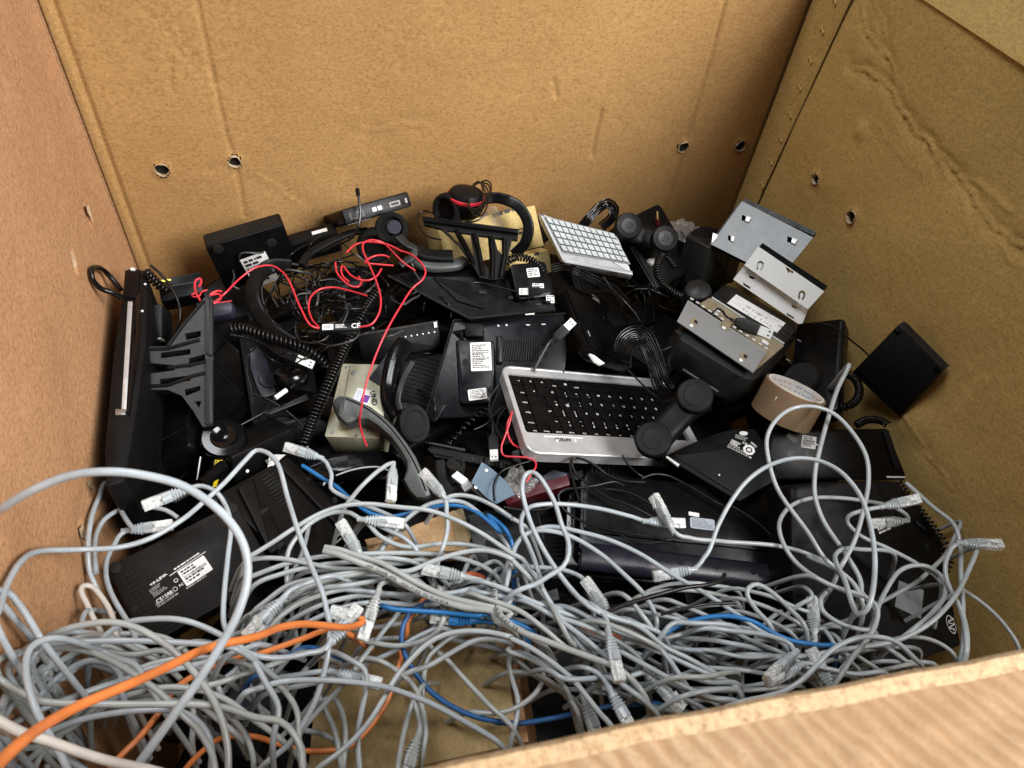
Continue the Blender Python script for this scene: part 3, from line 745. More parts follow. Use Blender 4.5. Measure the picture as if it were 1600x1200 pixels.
# slotted stands
m = facing(290, 560, .405, .45)
t = Thing('phone_stand', 'dark grey plastic stand with rows of slots standing upright on the left side', 'stand', m)
O = [(318,466),(327,462),(333,470),(333,664),(317,667),(302,642),(284,618),(262,609),(228,609),(228,542),(262,541),(285,509),(304,482)]
H = [[(755,85),(855,65),(855,105),(765,125)], [(605,205),(790,180),(790,215),(605,240)], [(540,268),(690,283),(690,315),(540,335)], [(780,240),(882,212),(882,258),(780,300)], [(600,370),(790,345),(790,380),(600,405)], [(755,435),(852,410),(852,440),(760,475)], [(815,510),(860,505),(845,550)]]
H = [q(ce, *k) for k in H]
t.part('slotted_panel', MB().prism(t.locs(O), -.012, 0, 0, [t.locs(k) for k in H]), 'graphite', ang=30)
t.part('edge_rib', MB().prism(rpoly(t.locs([(321,470),(327,464),(332,471),(332,556),(326,556),(321,552)]), .001), 0, .004, .001), 'graphite')
t.part('edge_rib', MB().prism(rpoly(t.locs([(321,561),(332,563),(332,663),(321,664)]), .001), 0, .004, .001), 'graphite')
for a in ([(228,546),(262,545),(312,531)], [(228,604),(262,602),(300,588),(320,583)], [(262,541),(285,509),(318,470)], [(262,575),(300,570),(320,565)]):
    t.part('rib', MB().sweep([V((*t.loc(*p), .001)) for p in a], rrect(-1,-1,1,1,.4,2), .0018), 'blk_matte')
m = facing(740, 390, .425, .3)
t = Thing('phone_stand', 'black slotted plastic stand lying over the yellow carton at the back', 'stand', m)
O = q(cb, (845,360),(870,358),(1440,440),(1436,500),(1400,495),(1345,740),(1275,750),(1200,735),(1150,650),(1060,520),(960,430),(850,402))
H = [q(cb, *k) for k in ([(985,436),(1040,444),(1075,520),(1040,505)], [(1070,450),(1140,460),(1165,600),(1110,545)], [(1190,470),(1250,478),(1268,690),(1215,640)], [(1290,485),(1340,492),(1345,600),(1310,560)])]
t.part('slotted_panel', MB().prism(t.locs(O), -.010, 0, 0, [t.locs(k) for k in H]), 'blk_matte', ang=30)
t.part('top_bar', MB().prism(rpoly(t.locs(q(cb, (840,358),(1445,440),(1440,470),(845,392))), .002), 0, .008, .002), 'blk')
for a in ([(1050,440),(1100,520),(1160,650)], [(1160,460),(1190,560),(1220,720)], [(1265,480),(1280,600),(1275,740)], [(1350,490),(1352,600),(1330,735)]):
    t.part('rib', MB().sweep([V((*t.loc(*p), .002)) for p in q(cb, *a)], rrect(-1,-1,1,1,.4,2), .003), 'blk')

# ------------------------------------------------------------------ headsets
g0 = U(700, 335, .42)
t = Thing('headset', 'black headset with a red ring, its cord wrapped round one cup, against the back wall', 'headset', org(g0))
c1 = UC(700, 328, .445); a1 = camdir(-.55, .35, -.75)
earcup('ear_cup', t, c1, a1, .026, .022, 'blk_matte', 'foam', 'blk_deep')
c2 = UC(728, 308, .462); a2 = camdir(.15, -.75, -.6)
e = t.part('ear_cup', MB().lathe([(.020,-.030),(.026,-.024),(.029,-.008),(.029,.002),(.024,.010),(.012,.014),(0,.015)], c2, a2, 36), 'blk_matte', world=True)
t.part('red_ring', MB().lathe([(.0290,-.002),(.0300,.0005),(.0296,.003),(.0280,.0035)], c2, a2, 36), 'red_cord', e, world=True)
t.part('headband', MB().sweep(spline(pts3((0,0,1), [.455,.46,.43,.385], (752,312),(772,309),(790,312),(808,321),(821,338),(826,358),(820,380),(803,398)), .004), rrect(-1,-1,1,1,.5,3), (.0030,.0085), up=camdir(0,.2,-1)), 'blk', world=True)
for k in range(5):
    lp = []
    for i in range(15):
        a = 2*math.pi*i/14; rr = 1+.12*math.sin(3*a+k)
        lp.append(UC(744+k*1.6+(11+k*1.3)*rr*math.cos(a)-4*math.sin(a), 308+(21+1.5*k)*rr*math.sin(a), .475-.004*k))
    t.part('cord', MB().tube(spline(lp, .004), .0013, 6), 'cord', world=True)
t.part('cord', MB().tube(spline(pts3(cb, [.46,.44,.42,.43], (1250,330),(1180,380),(1100,390),(1060,400),(960,360),(900,330),(840,320),(810,350),(830,430),(880,480),(960,500)), .004), .0013, 6), 'cord', world=True)
g0 = U(610, 370, .40)
t = Thing('headset', 'headset with a blue-grey speaker disc and boom microphone rising at the back', 'headset', org(g0))
c1 = UC(612, 358, .425); a1 = camdir(.06, .0, -1)
p = earcup('ear_cup', t, c1, a1, .0255, .020, 'blk_matte', 'foam', 'blk_matte')
c1b = UC(616, 355, .435)
t.part('speaker_disc', MB().lathe([(.0105,-.004),(.0105,.0005),(.0098,.0012),(0,.0014)], c1b, a1, 26), 'slate', p, world=True)
hm = MB(); e1 = a1.orthogonal().normalized(); e2 = a1.cross(e1)
for rr, nn in ((.0035, 5), (.007, 9)):
    for k in range(nn): hm.lathe([(.0010,.0013),(0,.0017)], c1b+(e1*math.cos(6.283*k/nn)+e2*math.sin(6.283*k/nn))*rr, a1, 8)
t.part('sound_hole', hm, 'hole_dark', p, world=True)
c2 = UC(585, 384, .40); a2 = camdir(.1, .5, -.85)
p = earcup('ear_cup', t, c2, a2, .027, .022, 'blk_matte', 'foam', 'graphite')
hm = MB(); e1 = a2.orthogonal().normalized(); e2 = a2.cross(e1)
for i in range(-4, 5):
    for j in range(-3, 4):
        if i*i+j*j < 16: hm.lathe([(.0009,.0020),(0,.0028)], c2+(e1*(i+.5*(j % 2))*.0031+e2*j*.0028), a2, 6)
t.part('sound_hole', hm, 'hole_dark', p, world=True)
t.part('band', MB().sweep(spline(pts3(cb, .395, (770,610),(830,650),(900,667),(980,665),(1050,655),(1110,630)), .004), rrect(-1,-1,1,1,.6,3), (.006,.0095), up=(0,0,1)), 'grey_handset', world=True)
t.part('band_pad', MB().sweep(spline(pts3(cb, .405, (800,560),(860,590),(940,600),(1030,600)), .004), rrect(-1,-1,1,1,.6,3), (.005,.012), up=(0,0,1)), 'blk_matte', world=True)
t.part('arm', MB().sweep(spline(pts3(cb, [.435,.425,.41], (690,480),(745,530),(785,550),(780,600),(700,660)), .004), rrect(-1,-1,1,1,.5,3), (.003,.0065), up=(0,0,1)), 'graphite', world=True)
t.part('boom', MB().tube(spline(pts3(cb, [.47,.45,.43,.41,.395], (438,215),(450,300),(447,380),(425,450),(380,500),(300,530),(200,580)), .004), .0019, 8), 'cord', world=True)
t.part('microphone_tip', MB().tube(spline(pts3(cb, [.478,.468], (433,180),(436,200),(438,225)), .003), .0030, 8), 'foam', world=True)
t.part('boom', MB().sweep(spline(pts3(cb, .40, (80,660),(130,590),(210,540),(310,490),(420,450),(500,440)), .004), rrect(-1,-1,1,1,.8,3), (.004,.0065), up=(0,0,1)), 'blk_matte', world=True)
m = org(U(420, 470, .38))
t = Thing('headset', 'broad black headband curving round the tangle of thin cords on the left', 'headset', m)
t.part('headband', MB().sweep(spline(pts3(ca, [.41,.41,.40,.38,.37], (1420,665),(1290,665),(1210,730),(1180,830),(1205,930),(1270,1030),(1350,1100),(1430,1150)), .004), rrect(-1,-1,1,1,.5,3), (.0035,.0105), up=camdir(0,.0,-1)), 'blk', world=True)
t.part('inner_wire', MB().tube(spline(pts3(ca, [.40,.39,.375,.365], (1250,720),(1235,820),(1260,930),(1340,1060),(1420,1130)), .004), .0012, 6), 'wire_grey', world=True)
c = UC(345, 482, .375)
t = dev('headset_pad', 'black ear pad with a thin red line, beside the tip of the grey slotted stand', 'ear pad', (318,497,.38), (364,490,.38), (317,476,.395), .02, 'slate', .008, .003, part='cushion')
t.part('red_line', MB().box(.002, t.h-.0006, -.003, t.w-.001, t.h+.0008, -.0015), 'red_cord')

# ------------------------------------------------------------------ red cords
R1 = wire('red_usb_cord', 'bright red cord with an inline control box marked CE, tangled over the headsets', pts3((0,0,1), [.44,.445,.45,.45,.44,.44,.44,.44,.435,.435,.43,.43], (498,513),(486,509),(470,482),(452,440),(440,424),(424,415),(400,418),(375,435),(352,458),(340,468),(333,473)), .00135, 'red_cord')
def red(*a, r=.00135, z=.45): child('cord', MB().tube(spline([V(p) for p in a], .004), r, 8), 'red_cord', R1, ang=60)
red(*pts3((0,0,1), [.44,.435,.43,.43,.43,.44], (498,511),(488,500),(482,480),(487,462),(500,452),(520,449),(545,454),(573,462)))
red(*pts3((0,0,1), [.44,.45,.46,.46,.455,.44,.43], (562,511),(580,507),(592,490),(595,468),(588,440),(576,412),(567,390),(569,379),(580,375),(598,379),(612,392),(630,410),(649,423)))
red(*pts3((0,0,1), [.45,.455,.45,.44,.43,.40,.36,.33], (628,392),(643,398),(659,412),(665,425),(660,437),(645,450),(625,480),(605,515),(590,548),(572,600),(564,640),(562,660),(566,678),(573,697)))
red(*pts3((0,0,1), .45, (541,395),(556,382),(575,378),(605,382),(628,393)))
red(*pts3((0,0,1), .44, (615,415),(590,413),(570,410),(585,400),(600,399),(608,402)))
red(*pts3((0,0,1), .44, (524,410),(526,425),(535,437),(548,447),(560,448),(565,440),(560,432)))
red(*pts3((0,0,1), .44, (596,420),(588,432),(575,438),(562,437),(548,430),(535,415),(533,420),(536,432),(545,440)))
red(*pts3(cs, .435, (1380,370),(1330,365),(1280,385),(1255,410),(1330,395),(1370,420),(1340,470),(1290,495)), r=.0015)
red(*pts3(cs, .44, (1150,460),(1110,390),(1095,310),(1110,250),(1150,235),(1165,270),(1140,320)), r=.0015)
red(*pts3(cs, .43, (1230,355),(1170,370),(1140,420),(1080,425),(1065,405),(1100,385)), r=.0012)
m, w, h = frame((500,519,.435), (561,516,.435), (500,505,.44))
mb = MB().rbox(0, 0, w, h, -.010, 0, .003, .0015).xf(m); b = child('control_box', mb, 'blk', R1)
T = R1.matrix_basis.inverted() @ m
def sub(mb, mat, name): 
    o = bpy.data.objects.new(name, mb.xf(T).mesh(name, mat)); COL.objects.link(o); o.parent = b
sub(MB().rbox(w*.06, h*.22, w*.34, h*.84, 0, .0003, .0006, 0, 2), 'sticker', 'label')
pm = print_rows(w*.24, h*.45, 3, random.Random(2)); sub(pm.xf(M4.Translation((w*.08, h*.3, .0005))), 'ink_soft', 'print')
sub(place_text('CE', h*.75, w*.80, h*.27, .0004), 'ink_white', 'lettering')
pm = print_rows(w*.40, h*.55, 4, random.Random(8)); sub(pm.xf(M4.Translation((w*.36, h*.26, .0004))), 'ink_white', 'print')
wire('red_usb_cord', 'short red cord kinked beside the corner of the big silver keyboard', pts3(cg, [.36,.34,.33,.335,.335,.33], (600,650),(585,720),(555,810),(533,880),(545,925),(620,935),(700,942),(745,965),(748,1000),(715,1050),(690,1095)), .00135, 'red_cord')
wire('red_usb_cord', 'second red strand running under the corner of the silver keyboard', pts3(cg, [.35,.335,.33], (600,660),(570,740),(575,800),(610,860),(660,885)), .0017, 'red_cord')
wire('green_wire', 'tiny green wire among the black cords left of the red control box', pts3(ct, .41, (1085,70),(1108,120),(1100,200)), .0011, 'green_wire')

# ------------------------------------------------------------------ coiled handset cords
coil('coiled_cord', 'coiled black cord running sideways below the headband on the left', pts3(ct, [.40,.405,.40,.385,.365], (20,265),(150,262),(350,325),(550,390),(750,450),(930,515),(1090,620),(1210,750)), .0052, .0021, .0058)
coil('coiled_cord', 'long thick coiled cord dropping from the red cord to the grey network plug', pts3((0,0,1), [.415,.405,.395,.385,.37,.35,.33,.32], (592,452),(578,470),(562,498),(550,520),(533,553),(511,603),(495,640),(483,670),(473,697)), .0062, .0021, .0048)
coil('coiled_cord', 'shiny stretched coiled cord under the grey-labelled phone back', pts3(cf, [.30,.30,.29], (1450,640),(1380,690),(1310,745),(1250,810),(1195,860)), .0042, .0018, .0095, 'blk_gloss')
coil('coiled_cord', 'coiled cord hanging down the black desk phone at the back right', pts3(cv, [.43,.425,.415,.405,.395], (600,700),(550,790),(530,900),(560,1010),(650,1110),(760,1190),(830,1230)), .0046, .0016, .0041)
coil('coiled_cord', 'second short coil beside the clear plug at the back right', pts3(cv, [.425,.42,.415], (640,720),(700,790),(770,880)), .0040, .0015, .0038)
coil('coiled_cord', 'coil curling behind the tape roll at the foot of the leaning black plate', pts3(cd, [.37,.375,.375,.37,.36], (995,965),(1060,985),(1095,1040),(1085,1100),(1040,1135),(990,1140)), .0048, .0016, .0040)
coil('coiled_cord', 'small coil lying in the corner between black panel and right wall', pts3((0,0,1), [.345,.34], (1338,664),(1355,656),(1375,657),(1388,664)), .0045, .0016, .0044)
coil('coiled_cord', 'coiled cord edging the black phone along the right wall', pts3((0,0,1), [.335,.335,.33,.325,.31], (1402,752),(1418,775),(1438,800),(1458,826),(1474,850),(1482,872),(1476,892),(1470,905)), .0050, .0018, .0058)
coil('coiled_cord', 'dim coil crossing the black phone at the lower right', pts3((0,0,1), [.30,.29], (1385,865),(1389,890),(1387,918),(1383,945)), .0034, .0014, .0055, 'blk_deep')
coil('coiled_cord', 'coil looping over the yellow carton beside the adapter', pts3(cb, [.41,.415,.41,.40], (1360,640),(1420,610),(1490,615),(1560,650),(1600,710)), .0046, .0018, .0048)
# ------------------------------------------------------------------ cartons
t = dev('small_carton', 'yellowish carton with packing tape and small dark print behind the headset', 'carton', (700,421,.37), (850,384,.365), (683,354,.43), .06, 'card_yellow', .001, .0006)
px_poly(t, cb, [(1240,300),(1300,285),(1420,560),(1360,580)], .0002, .0006, 'tape', 'clear_tape')
flat_rows(t, cb, (1290,372), (1470,315), (1280,335), 0, 1, 'ink', 4, bars=())
x, y = t.loc(*q(cb, (1465,300))[0]); t.part('print_mark', MB().prism(rrect(x-.006,y-.004,x+.006,y+.004,.002), .0002, .0005, 0, [rrect(x-.0048,y-.0028,x+.0048,y+.0028,.0015)]), 'ink')
flat_rows(t, cb, (1435,448), (1500,432), (1432,432), 0, 1, 'ink', 6); flat_rows(t, cb, (1430,478), (1500,462), (1428,455), 0, 1, 'ink', 9)
t = dev('small_carton', 'lower yellow carton peeping out under the carton behind the headset', 'carton', (800,440,.35), (862,425,.35), (795,405,.385), .03, 'card_yellow', .001, .0006)
flat_rows(t, cb, (1540,610), (1590,600), (1535,580), 0, 1, 'ink', 6)
m = facing(660, 840, .335, .6)
t = Thing('crumpled_carton', 'small torn brown carton with clear tape among the grey cables in the middle', 'carton', m)
t.part('casing', MB().prism(t.locs(q(ck, (905,605),(990,560),(1120,510),(1240,468),(1290,520),(1330,650),(1345,690),(1290,720),(1000,730),(700,725),(690,690),(780,660),(930,645))), -.045, 0, .001), 'card_carton')
t.part('torn_flap', MB().prism(t.locs(q(ck, (680,660),(780,640),(900,630),(940,655),(820,668),(700,700))), .002, .0045), 'card_carton')
t.part('tape', MB().prism(t.locs(q(ck, (1225,480),(1290,455),(1345,640),(1300,720),(1240,690))), .0003, .0010), 'clear_tape')
t = dev('carton', 'large flat brown carton under the front cables, corrugated edge on its right', 'carton', (478,1235,.285), (806,1163,.285), (502,988,.30), .16, 'card_box', .001, .0006)
t.part('corrugated_edge', MB().box(t.w-.0005, 0, -.012, t.w+.0016, t.h, -.001), 'card_edge')
mb = MB(); P = []; k = 0
while k*.0032 < t.h: P.append(V((t.w+.0022, k*.0032, -.0098 if k % 2 else -.0032))); k += 1
t.part('flute', mb.sweep(P, rrect(-1,-1,1,1,.3,2), .0006), 'card_edge')
t.part('flap', MB().box(t.w+.004, .002, -.15, t.w+.012, t.h-.004, -.004), 'card_left')

# ------------------------------------------------------------------ phones and boards in the middle
m = facing(735, 462, .372, .55)
t = Thing('thin_board', 'thin black laptop-like slab with a brown highlight painted on its rim behind the phone back', 'computer', m); t.w, t.h = .1, .05
OL = [(606,431),(734,498),(868,484),(862,432),(760,418),(680,416)]
t.part('casing', MB().prism(rpoly(t.locs(OL), .003), -.014, 0, .0012), 'blk')
for a_, b_ in (((606,431),(734,498)), ((734,498),(868,484))):
    t.part('rim', MB().sweep([V((*t.loc(*a_), -.002)), V((*t.loc(*b_), -.002))], rrect(-1,-1,1,1,.3,2), (.0042,.0022), up=(0,0,1)), 'blk_brown')  # edge highlight painted as brown strips
for k in range(7):
    r_ = random.Random(k); x, y = t.loc(r_.uniform(720,840), r_.uniform(435,480)); t.part('latch', MB().rbox(x, y, x+.012, y+.006, 0, .002, .001, .0005), 'graphite')
px_poly(t, cb, [(1480,955),(1540,950),(1540,965),(1485,968)], 0, .0012, 'white_tab', 'sticker')
px_poly(t, cb, [(900,730),(1130,760),(1230,930),(1060,880)], 0, .004, 'battery_cover', 'blk_matte', .003, .0012)
t = dev('thin_board', 'narrow black slab with a brown highlight painted on its rim just above the long coiled cord', 'computer', (566,566,.31), (692,543,.305), (558,523,.345), .012, 'blk_deep', .003)
t.part('rim', MB().box(.001, t.h-.002, -.004, t.w-.001, t.h+.0012, .0012), 'blk_brown')  # brown strip paints the highlight along the slab's edge
px_poly(t, cb, [(910,1015),(930,1010),(932,1045),(915,1048)], .0005, .003, 'clip', 'sticker')
for k in range(6):
    x, y = t.loc(*q(cb, (735+k*36, 1105-k*6))[0]); t.part('screw', MB().lathe([(.0012,0),(.0012,.0006),(0,.0009)], (x,y,0), (0,0,1), 8), 'steel_bright')
m = facing(770, 575, .312, .32)
t = Thing('desk_phone', 'black desk phone face down with two white labels, left of the silver keyboard', 'desk phone', m); t.w = t.h = .15
t.part('casing', MB().prism(rpoly(t.locs([(709,501),(893,490),(880,600),(850,650),(664,654)]), .003), -.03, 0, .0015), 'blk_blue')
for a_, b_ in (((709,501),(893,490)), ((664,654),(709,501))):
    t.part('rim', MB().sweep([V((*t.loc(*a_), 0)), V((*t.loc(*b_), 0))], rrect(-1,-1,1,1,.3,2), (.0032,.0014), up=(0,0,1)), 'blk_brown')
hb = .020
arm = px_poly(t, cg, [(246,200),(490,207),(492,500),(462,590),(440,600),(292,605),(270,590)], 0, hb, 'foot', 'blk_blue', .005, .004)
px_poly(t, cg, [(308,100),(420,102),(422,185),(305,180)], 0, .012, 'hinge', 'blk_matte', .002, .002)
px_sticker(t, cg, (345,400), (475,395), (340,222), hb, rows=13, bars=(4,7), seed=11, r=.0015, parent=None)
s_, T, w_, h_ = px_sticker(t, cg, (332,585), (447,570), (333,516), hb, rows=6, seed=12, r=.0015)
t.part('tick_mark', MB().sweep([V((w_*.64,h_*.14,.0007)), V((w_*.78,h_*.34,.0007)), V((w_*.80,h_*.62,.0007)), V((w_*.86,h_*.36,.0007))], rrect(-1,-1,1,1,.3,2), (.0002,.0006), up=(0,0,1)).xf(T), 'ink', s_)
x, y = t.loc(*q(cg, (308,346))[0], hb); t.part('screw_hole', MB().lathe([(.0052,.0003),(0,.0004)], (0,0,0), (0,0,1), 24).xf(M4.Translation((x,y,hb)) @ M4.Diagonal((.8,1.15,1,1))), 'hole_dark')
mb = MB()
for k in range(15):
    P = q(cg, (560+k*15, 205), (552+k*15.5, 260), (540+k*16, 335)); mb.sweep(spline([V((*t.loc(*p, 0), .0012)) for p in P], .004), rrect(-1,-1,1,1,.4,2), .0011)
t.part('speaker_grille', mb, 'graphite')
px_poly(t, cg, [(500,180),(545,175),(540,345),(500,350)], 0, .006, 'cable_channel', 'blk', .002, .002)
for p in q(cg, (515,116),(566,112)): screw(t, *p, 0, .0016, 'steel_bright')
for p in q(cg, (700,112),(797,108)): x, y = t.loc(*p); t.part('white_tab', MB().box(x-.003,y-.0006,0,x+.003,y+.0008,.001), 'sticker')  # tiny highlights painted as white bits
px_poly(t, cg, [(110,560),(190,610),(120,720),(60,690)], 0, .003, 'battery_cover', 'blk', .003, .001)
# metal box
m, w, h = frame((507,682,.315), (592,685,.315), (535,568,.345))
t = Thing('metal_box', 'pale green metal power box with a purple label under the grey handset', 'power box', m)
t.part('casing', MB().prism(rrect(0,0,w,h,.002,2), -.05, 0, .0008), 'zinc')
px_poly(t, cf, [(590,362),(725,372),(790,640),(770,800),(512,770)], 0, .0012, 'face_plate', 'zinc', .001, .0004)
for p in q(cf, (612,412),(708,766)): screw(t, *p, .0012, .0038, 'steel_dull')
for p in q(cf, (568,376),(630,803),(478,782),(545,745)): screw(t, *p, .0002, .0024, 'steel_dull')
s_, T, w_, h_ = px_sticker(t, cf, (598,592), (700,612), (612,500), .0013, rows=0, seed=4)
t.part('print', MB().box(w_*.45,h_*.12,.0003,w_*.92,h_*.62,.0005).xf(T), 'purple', s_)
t.part('print', print_rows(w_*.4, h_*.8, 5, random.Random(4)).xf(T @ M4.Translation((w_*.04,h_*.1,.0004))), 'ink_blue', s_)
face_text(t, 'UND', q(cf,(712,528))[0], q(cf,(730,618))[0], .0014, .42, 'ink', bold=.03)
t.part('warning_mark', MB().prism(t.locs(q(cf, (560,850),(690,862),(640,875),(552,878)), 0), -.0505, -.05), 'sticker')
# handsets in the middle
m = facing(600, 690, .355, .35)
t = Thing('handset', 'grey curved telephone handset lying over the metal box', 'handset', m, 'handsets in the heap')
O = q(cf, (474,602),(490,570),(520,548),(570,552),(640,580),(720,620),(800,680),(870,750),(940,840),(1000,930),(1045,1030),(1080,1120),(1095,1175),(1060,1195),(1000,1192),(960,1150),(920,1075),(945,1010),(940,960),(900,890),(840,810),(760,740),(700,700),(640,700),(590,722),(560,725),(530,700),(500,660))
t.part('grip', MB().prism(t.locs(O), -.042, 0, .005), 'grey_handset')
for off, nm in ((0, 'seam'),):
    L = q(cf, (560,572),(640,605),(715,648),(790,705),(855,772),(920,858),(975,945),(1020,1040),(1062,1150))
    t.part('seam', MB().sweep(spline([V((*t.loc(*p), .0002)) for p in L], .004), rrect(-1,-1,1,1,.4,2), .0007), 'blk')
t.part('ear_rest', MB().prism(rpoly(t.locs(q(cf, (484,606),(500,578),(524,562),(556,566),(545,640),(520,668))), .002), 0, .0015, .001), 'graphite')
g0 = U(640, 620, .34)
t = Thing('handset', 'glossy black handset standing upright right of the metal box', 'handset', org(g0), 'handsets in the heap')
t.part('grip', MB().sweep(spline(pts3(cf, [.375,.37,.36,.345,.33,.325], (935,225),(885,300),(850,410),(835,530),(850,620),(900,690),(960,740)), .004), rrect(-1,-1,1,1,.75,4), [ (.010,.012) ]*1 and (.010,.013), up=camdir(0,0,-1)), 'blk_gloss', world=True)
t.part('grip_inlay', MB().sweep(spline(pts3(cf, [.375,.365,.35], (978,345),(935,420),(898,520),(888,585),(905,640)), .004), rrect(-1,-1,1,1,.6,3), (.004,.0042), up=camdir(0,0,-1)), 'graphite', world=True)
e = t.part('earpiece', MB().lathe([(.018,-.020),(.024,-.014),(.026,-.003),(.025,.001),(.020,.003),(0,.002)], UC(*q(cf,(985,730))[0],.335), camdir(.75,-.15,-.6), 34), 'blk_gloss', world=True)
t.part('pad', MB().lathe([(.0262,.0005),(.0265,.003),(.024,.006),(.019,.0055),(.017,.003)], UC(*q(cf,(985,730))[0],.335), camdir(.75,-.15,-.6), 34), 'rubber', e, world=True)
m = facing(570, 728, .30, .45)
t = Thing('handset', 'big black handset curving below the metal box', 'handset', m, 'handsets in the heap')
t.part('grip', MB().prism(rpoly(t.locs(q(cf, (300,985),(480,915),(640,890),(760,882),(860,905),(935,960),(950,1050),(925,1100),(830,1060),(740,1020),(640,1020),(540,1045),(460,1080),(420,1130),(330,1120))), .004), -.05, 0, .006), 'blk_gloss')
t.part('bright_line', MB().sweep(spline([V((*t.loc(*p), .0004)) for p in q(cf, (500,1052),(590,1020),(680,1002),(770,1000),(830,1022))], .004), rrect(-1,-1,1,1,.5,3), .0010), 'silver')  # silver line paints the highlight along the handset's shiny edge
m = facing(610, 575, .35, .5)
t = Thing('plastic_cover', 'slate blue plastic cover leaning on the metal box', 'cover', m)
t.part('panel', MB().prism(rpoly(t.locs(q(cf, (705,440),(830,270),(885,235),(900,250),(850,330),(828,430),(812,522))), .002), -.01, 0, .002), 'slate')
t = dev('desk_phone', 'black desk phone lying in the shade below the sideways coiled cord', 'desk phone', (395,668,.29), (505,655,.285), (372,520,.36), .05, 'blk_deep', .008, .003)
px_poly(t, ct, [(240,510),(330,480),(410,560),(470,700),(560,1000),(580,1075),(470,1120),(400,1130),(330,1000),(250,760)], 0, .006, 'side_cover', 'slate', .003, .002)
c = V((*t.loc(*q(ct, (465,905))[0], .006), .006)); t.part('round_button', MB().lathe([(.0125,0),(.0125,.0025),(.011,.0035),(0,.003)], c, (.1,.1,1), 28), 'slate')
t = Thing('ear_pad', 'shiny round ear pad below the usb connector on the left', 'ear pad', org(U(453,585,.35)))
t.part('cushion', MB().lathe([(.012,-.012),(.021,-.010),(.0235,-.003),(.0235,.004),(.021,.008),(.012,.009),(.006,.006),(0,.006)], UC(455,588,.345), camdir(.05,-.9,-.38), 36), 'blk_gloss', world=True)
t = Thing('ear_pad', 'large dark ear pad with a blue-grey side below the slotted stand', 'ear pad', org(U(350,690,.33)))
e = t.part('cushion', MB().lathe([(.016,-.014),(.025,-.012),(.028,-.004),(.028,.004),(.025,.009),(.016,.010),(.010,.006),(0,.005)], UC(350,688,.345), camdir(.25,-.5,-.8), 36), 'blk_gloss', world=True)
t.part('side_disc', MB().lathe([(.018,-.004),(.019,.0),(.017,.004),(0,.005)], UC(391,700,.325), camdir(.3,-.5,-.8), 30), 'slate', world=True)
b = wire('usb_cable', 'black usb extension lead with its plug lying along the sideways coil', pts3(ct, [.395,.39,.385], (0,345),(150,372),(300,415),(420,458),(490,490)), .0018, 'cord')
usb_end(b, UC(*q(ct,(500,500))[0],.385), UC(*q(ct,(1040,725))[0],.372), 'blk_matte', sc=.9)
b = wire('tagged_cable', 'thin black cable with a white paper tag wrapped near its tip', pts3(ct, [.35,.345,.34,.33,.32], (800,975),(700,1040),(560,1140)) + pts3(ce, .325, (1280,560),(1190,610),(1060,680),(980,720),(900,752)), .0016, 'cord_thin')
child('paper_tag', MB().tube(spline(pts3(ct, .352, (700,1035),(560,1135)), .004), .0032, 10), 'sticker', b)
child('plug', MB().tube(pts3(ct, .352, (800,965),(740,1015)), .0030, 10), 'blk', b)
m = facing(447, 633, .335, .5)
t = Thing('metal_strip', 'narrow dark grey bar lying below the white paper tag', 'bar', m)
t.part('bar', MB().prism(rpoly(t.locs(q(ce, (1245,583),(1515,462),(1535,492),(1290,590))), .001), -.003, 0, .0008), 'graphite')
# labelled things by the lower left
t = dev('card_reader', 'dark box with two yellow stickers beside the left network plugs', 'reader', (322,770,.325), (345,770,.325), (331,712,.345), .04, 'blk_deep', .002)
px_poly(t, cr, [(165,270),(225,240),(245,175),(182,182)], 0, .0005, 'label', 'yellow'); px_poly(t, cr, [(160,410),(190,400),(207,345),(170,360)], 0, .0005, 'label', 'yellow')
flat_rows(t, cr, (178,255), (222,238), (192,200), .0004, 3, 'ink', 3)
solo('antenna', 'stubby black antenna crossing the yellow stickers', 'antenna', MB().tube(pts3(cr, [.355,.345], (65,390),(120,345),(250,235)), .0075, 14), 'blk', origin=U(325,750,.34))
wire('thin_rod', 'thin pale rod standing beside the yellow stickers', pts3(cr, [.34,.33], (66,170),(32,400)), .0011, 'silver', 'rod')
m = facing(430, 718, .325, .5)
t = Thing('paper_slip', 'corner of a white printed slip behind the ribbed router', 'paper', m)
t.part('sheet', MB().prism(t.locs(q(cr, (605,150),(732,152),(660,215),(588,275))), -.0005, 0), 'sticker')
flat_rows(t, cr, (600,240), (640,215), (612,175), .0001, 3, 'ink_soft', 3)
t = dev('black_box', 'black box with a screw above the ribbed router', 'box', (372,765,.31), (470,715,.30), (360,715,.335), .05, 'blk', .004)
screw(t, *q(cr, (432,280))[0], 0, .0022, 'steel_bright')

# ------------------------------------------------------------------ routers
m, w, h = frame((228,1012,.335), (432,896,.318), (166,886,.362))
t = Thing('router', 'black router with pierced rows and white maker print at the lower left', 'router', m)
t.part('casing', MB().rbox(0, 0, w, h, -.028, 0, .006, .002), 'blk_brown')
mb = MB()
for j in range(15):
    y = h*(.06+.062*j); 
    for i in range(26):
        x = w*(.05+.036*i)
        if .33 < j/15 < .72 and i > 8 and i < 21: continue
        mb.box(x, y, .0, x+.0036, y+.0013, .0004)
t.part('vent_slot', mb, 'hole_dark')
face_text(t, 'TP-LINK', q(ci,(945,948))[0], q(ci,(1050,868))[0], 0, .21, bold=.03)
flat_rows(t, ci, (1092,850), (1285,722), (1086,836), 0, 1, 'ink_white', 5)
t.part('print_line', MB().sweep([V((*t.loc(*p), .0005)) for p in q(ci, (1060,880),(1285,728))], rrect(-1,-1,1,1,.3,2), .0004), 'ink_white')
s_, T, w_, h_ = px_sticker(t, ci, (1168,945), (1332,838), (1128,842), 0, rows=5, bars=(2,), seed=21)
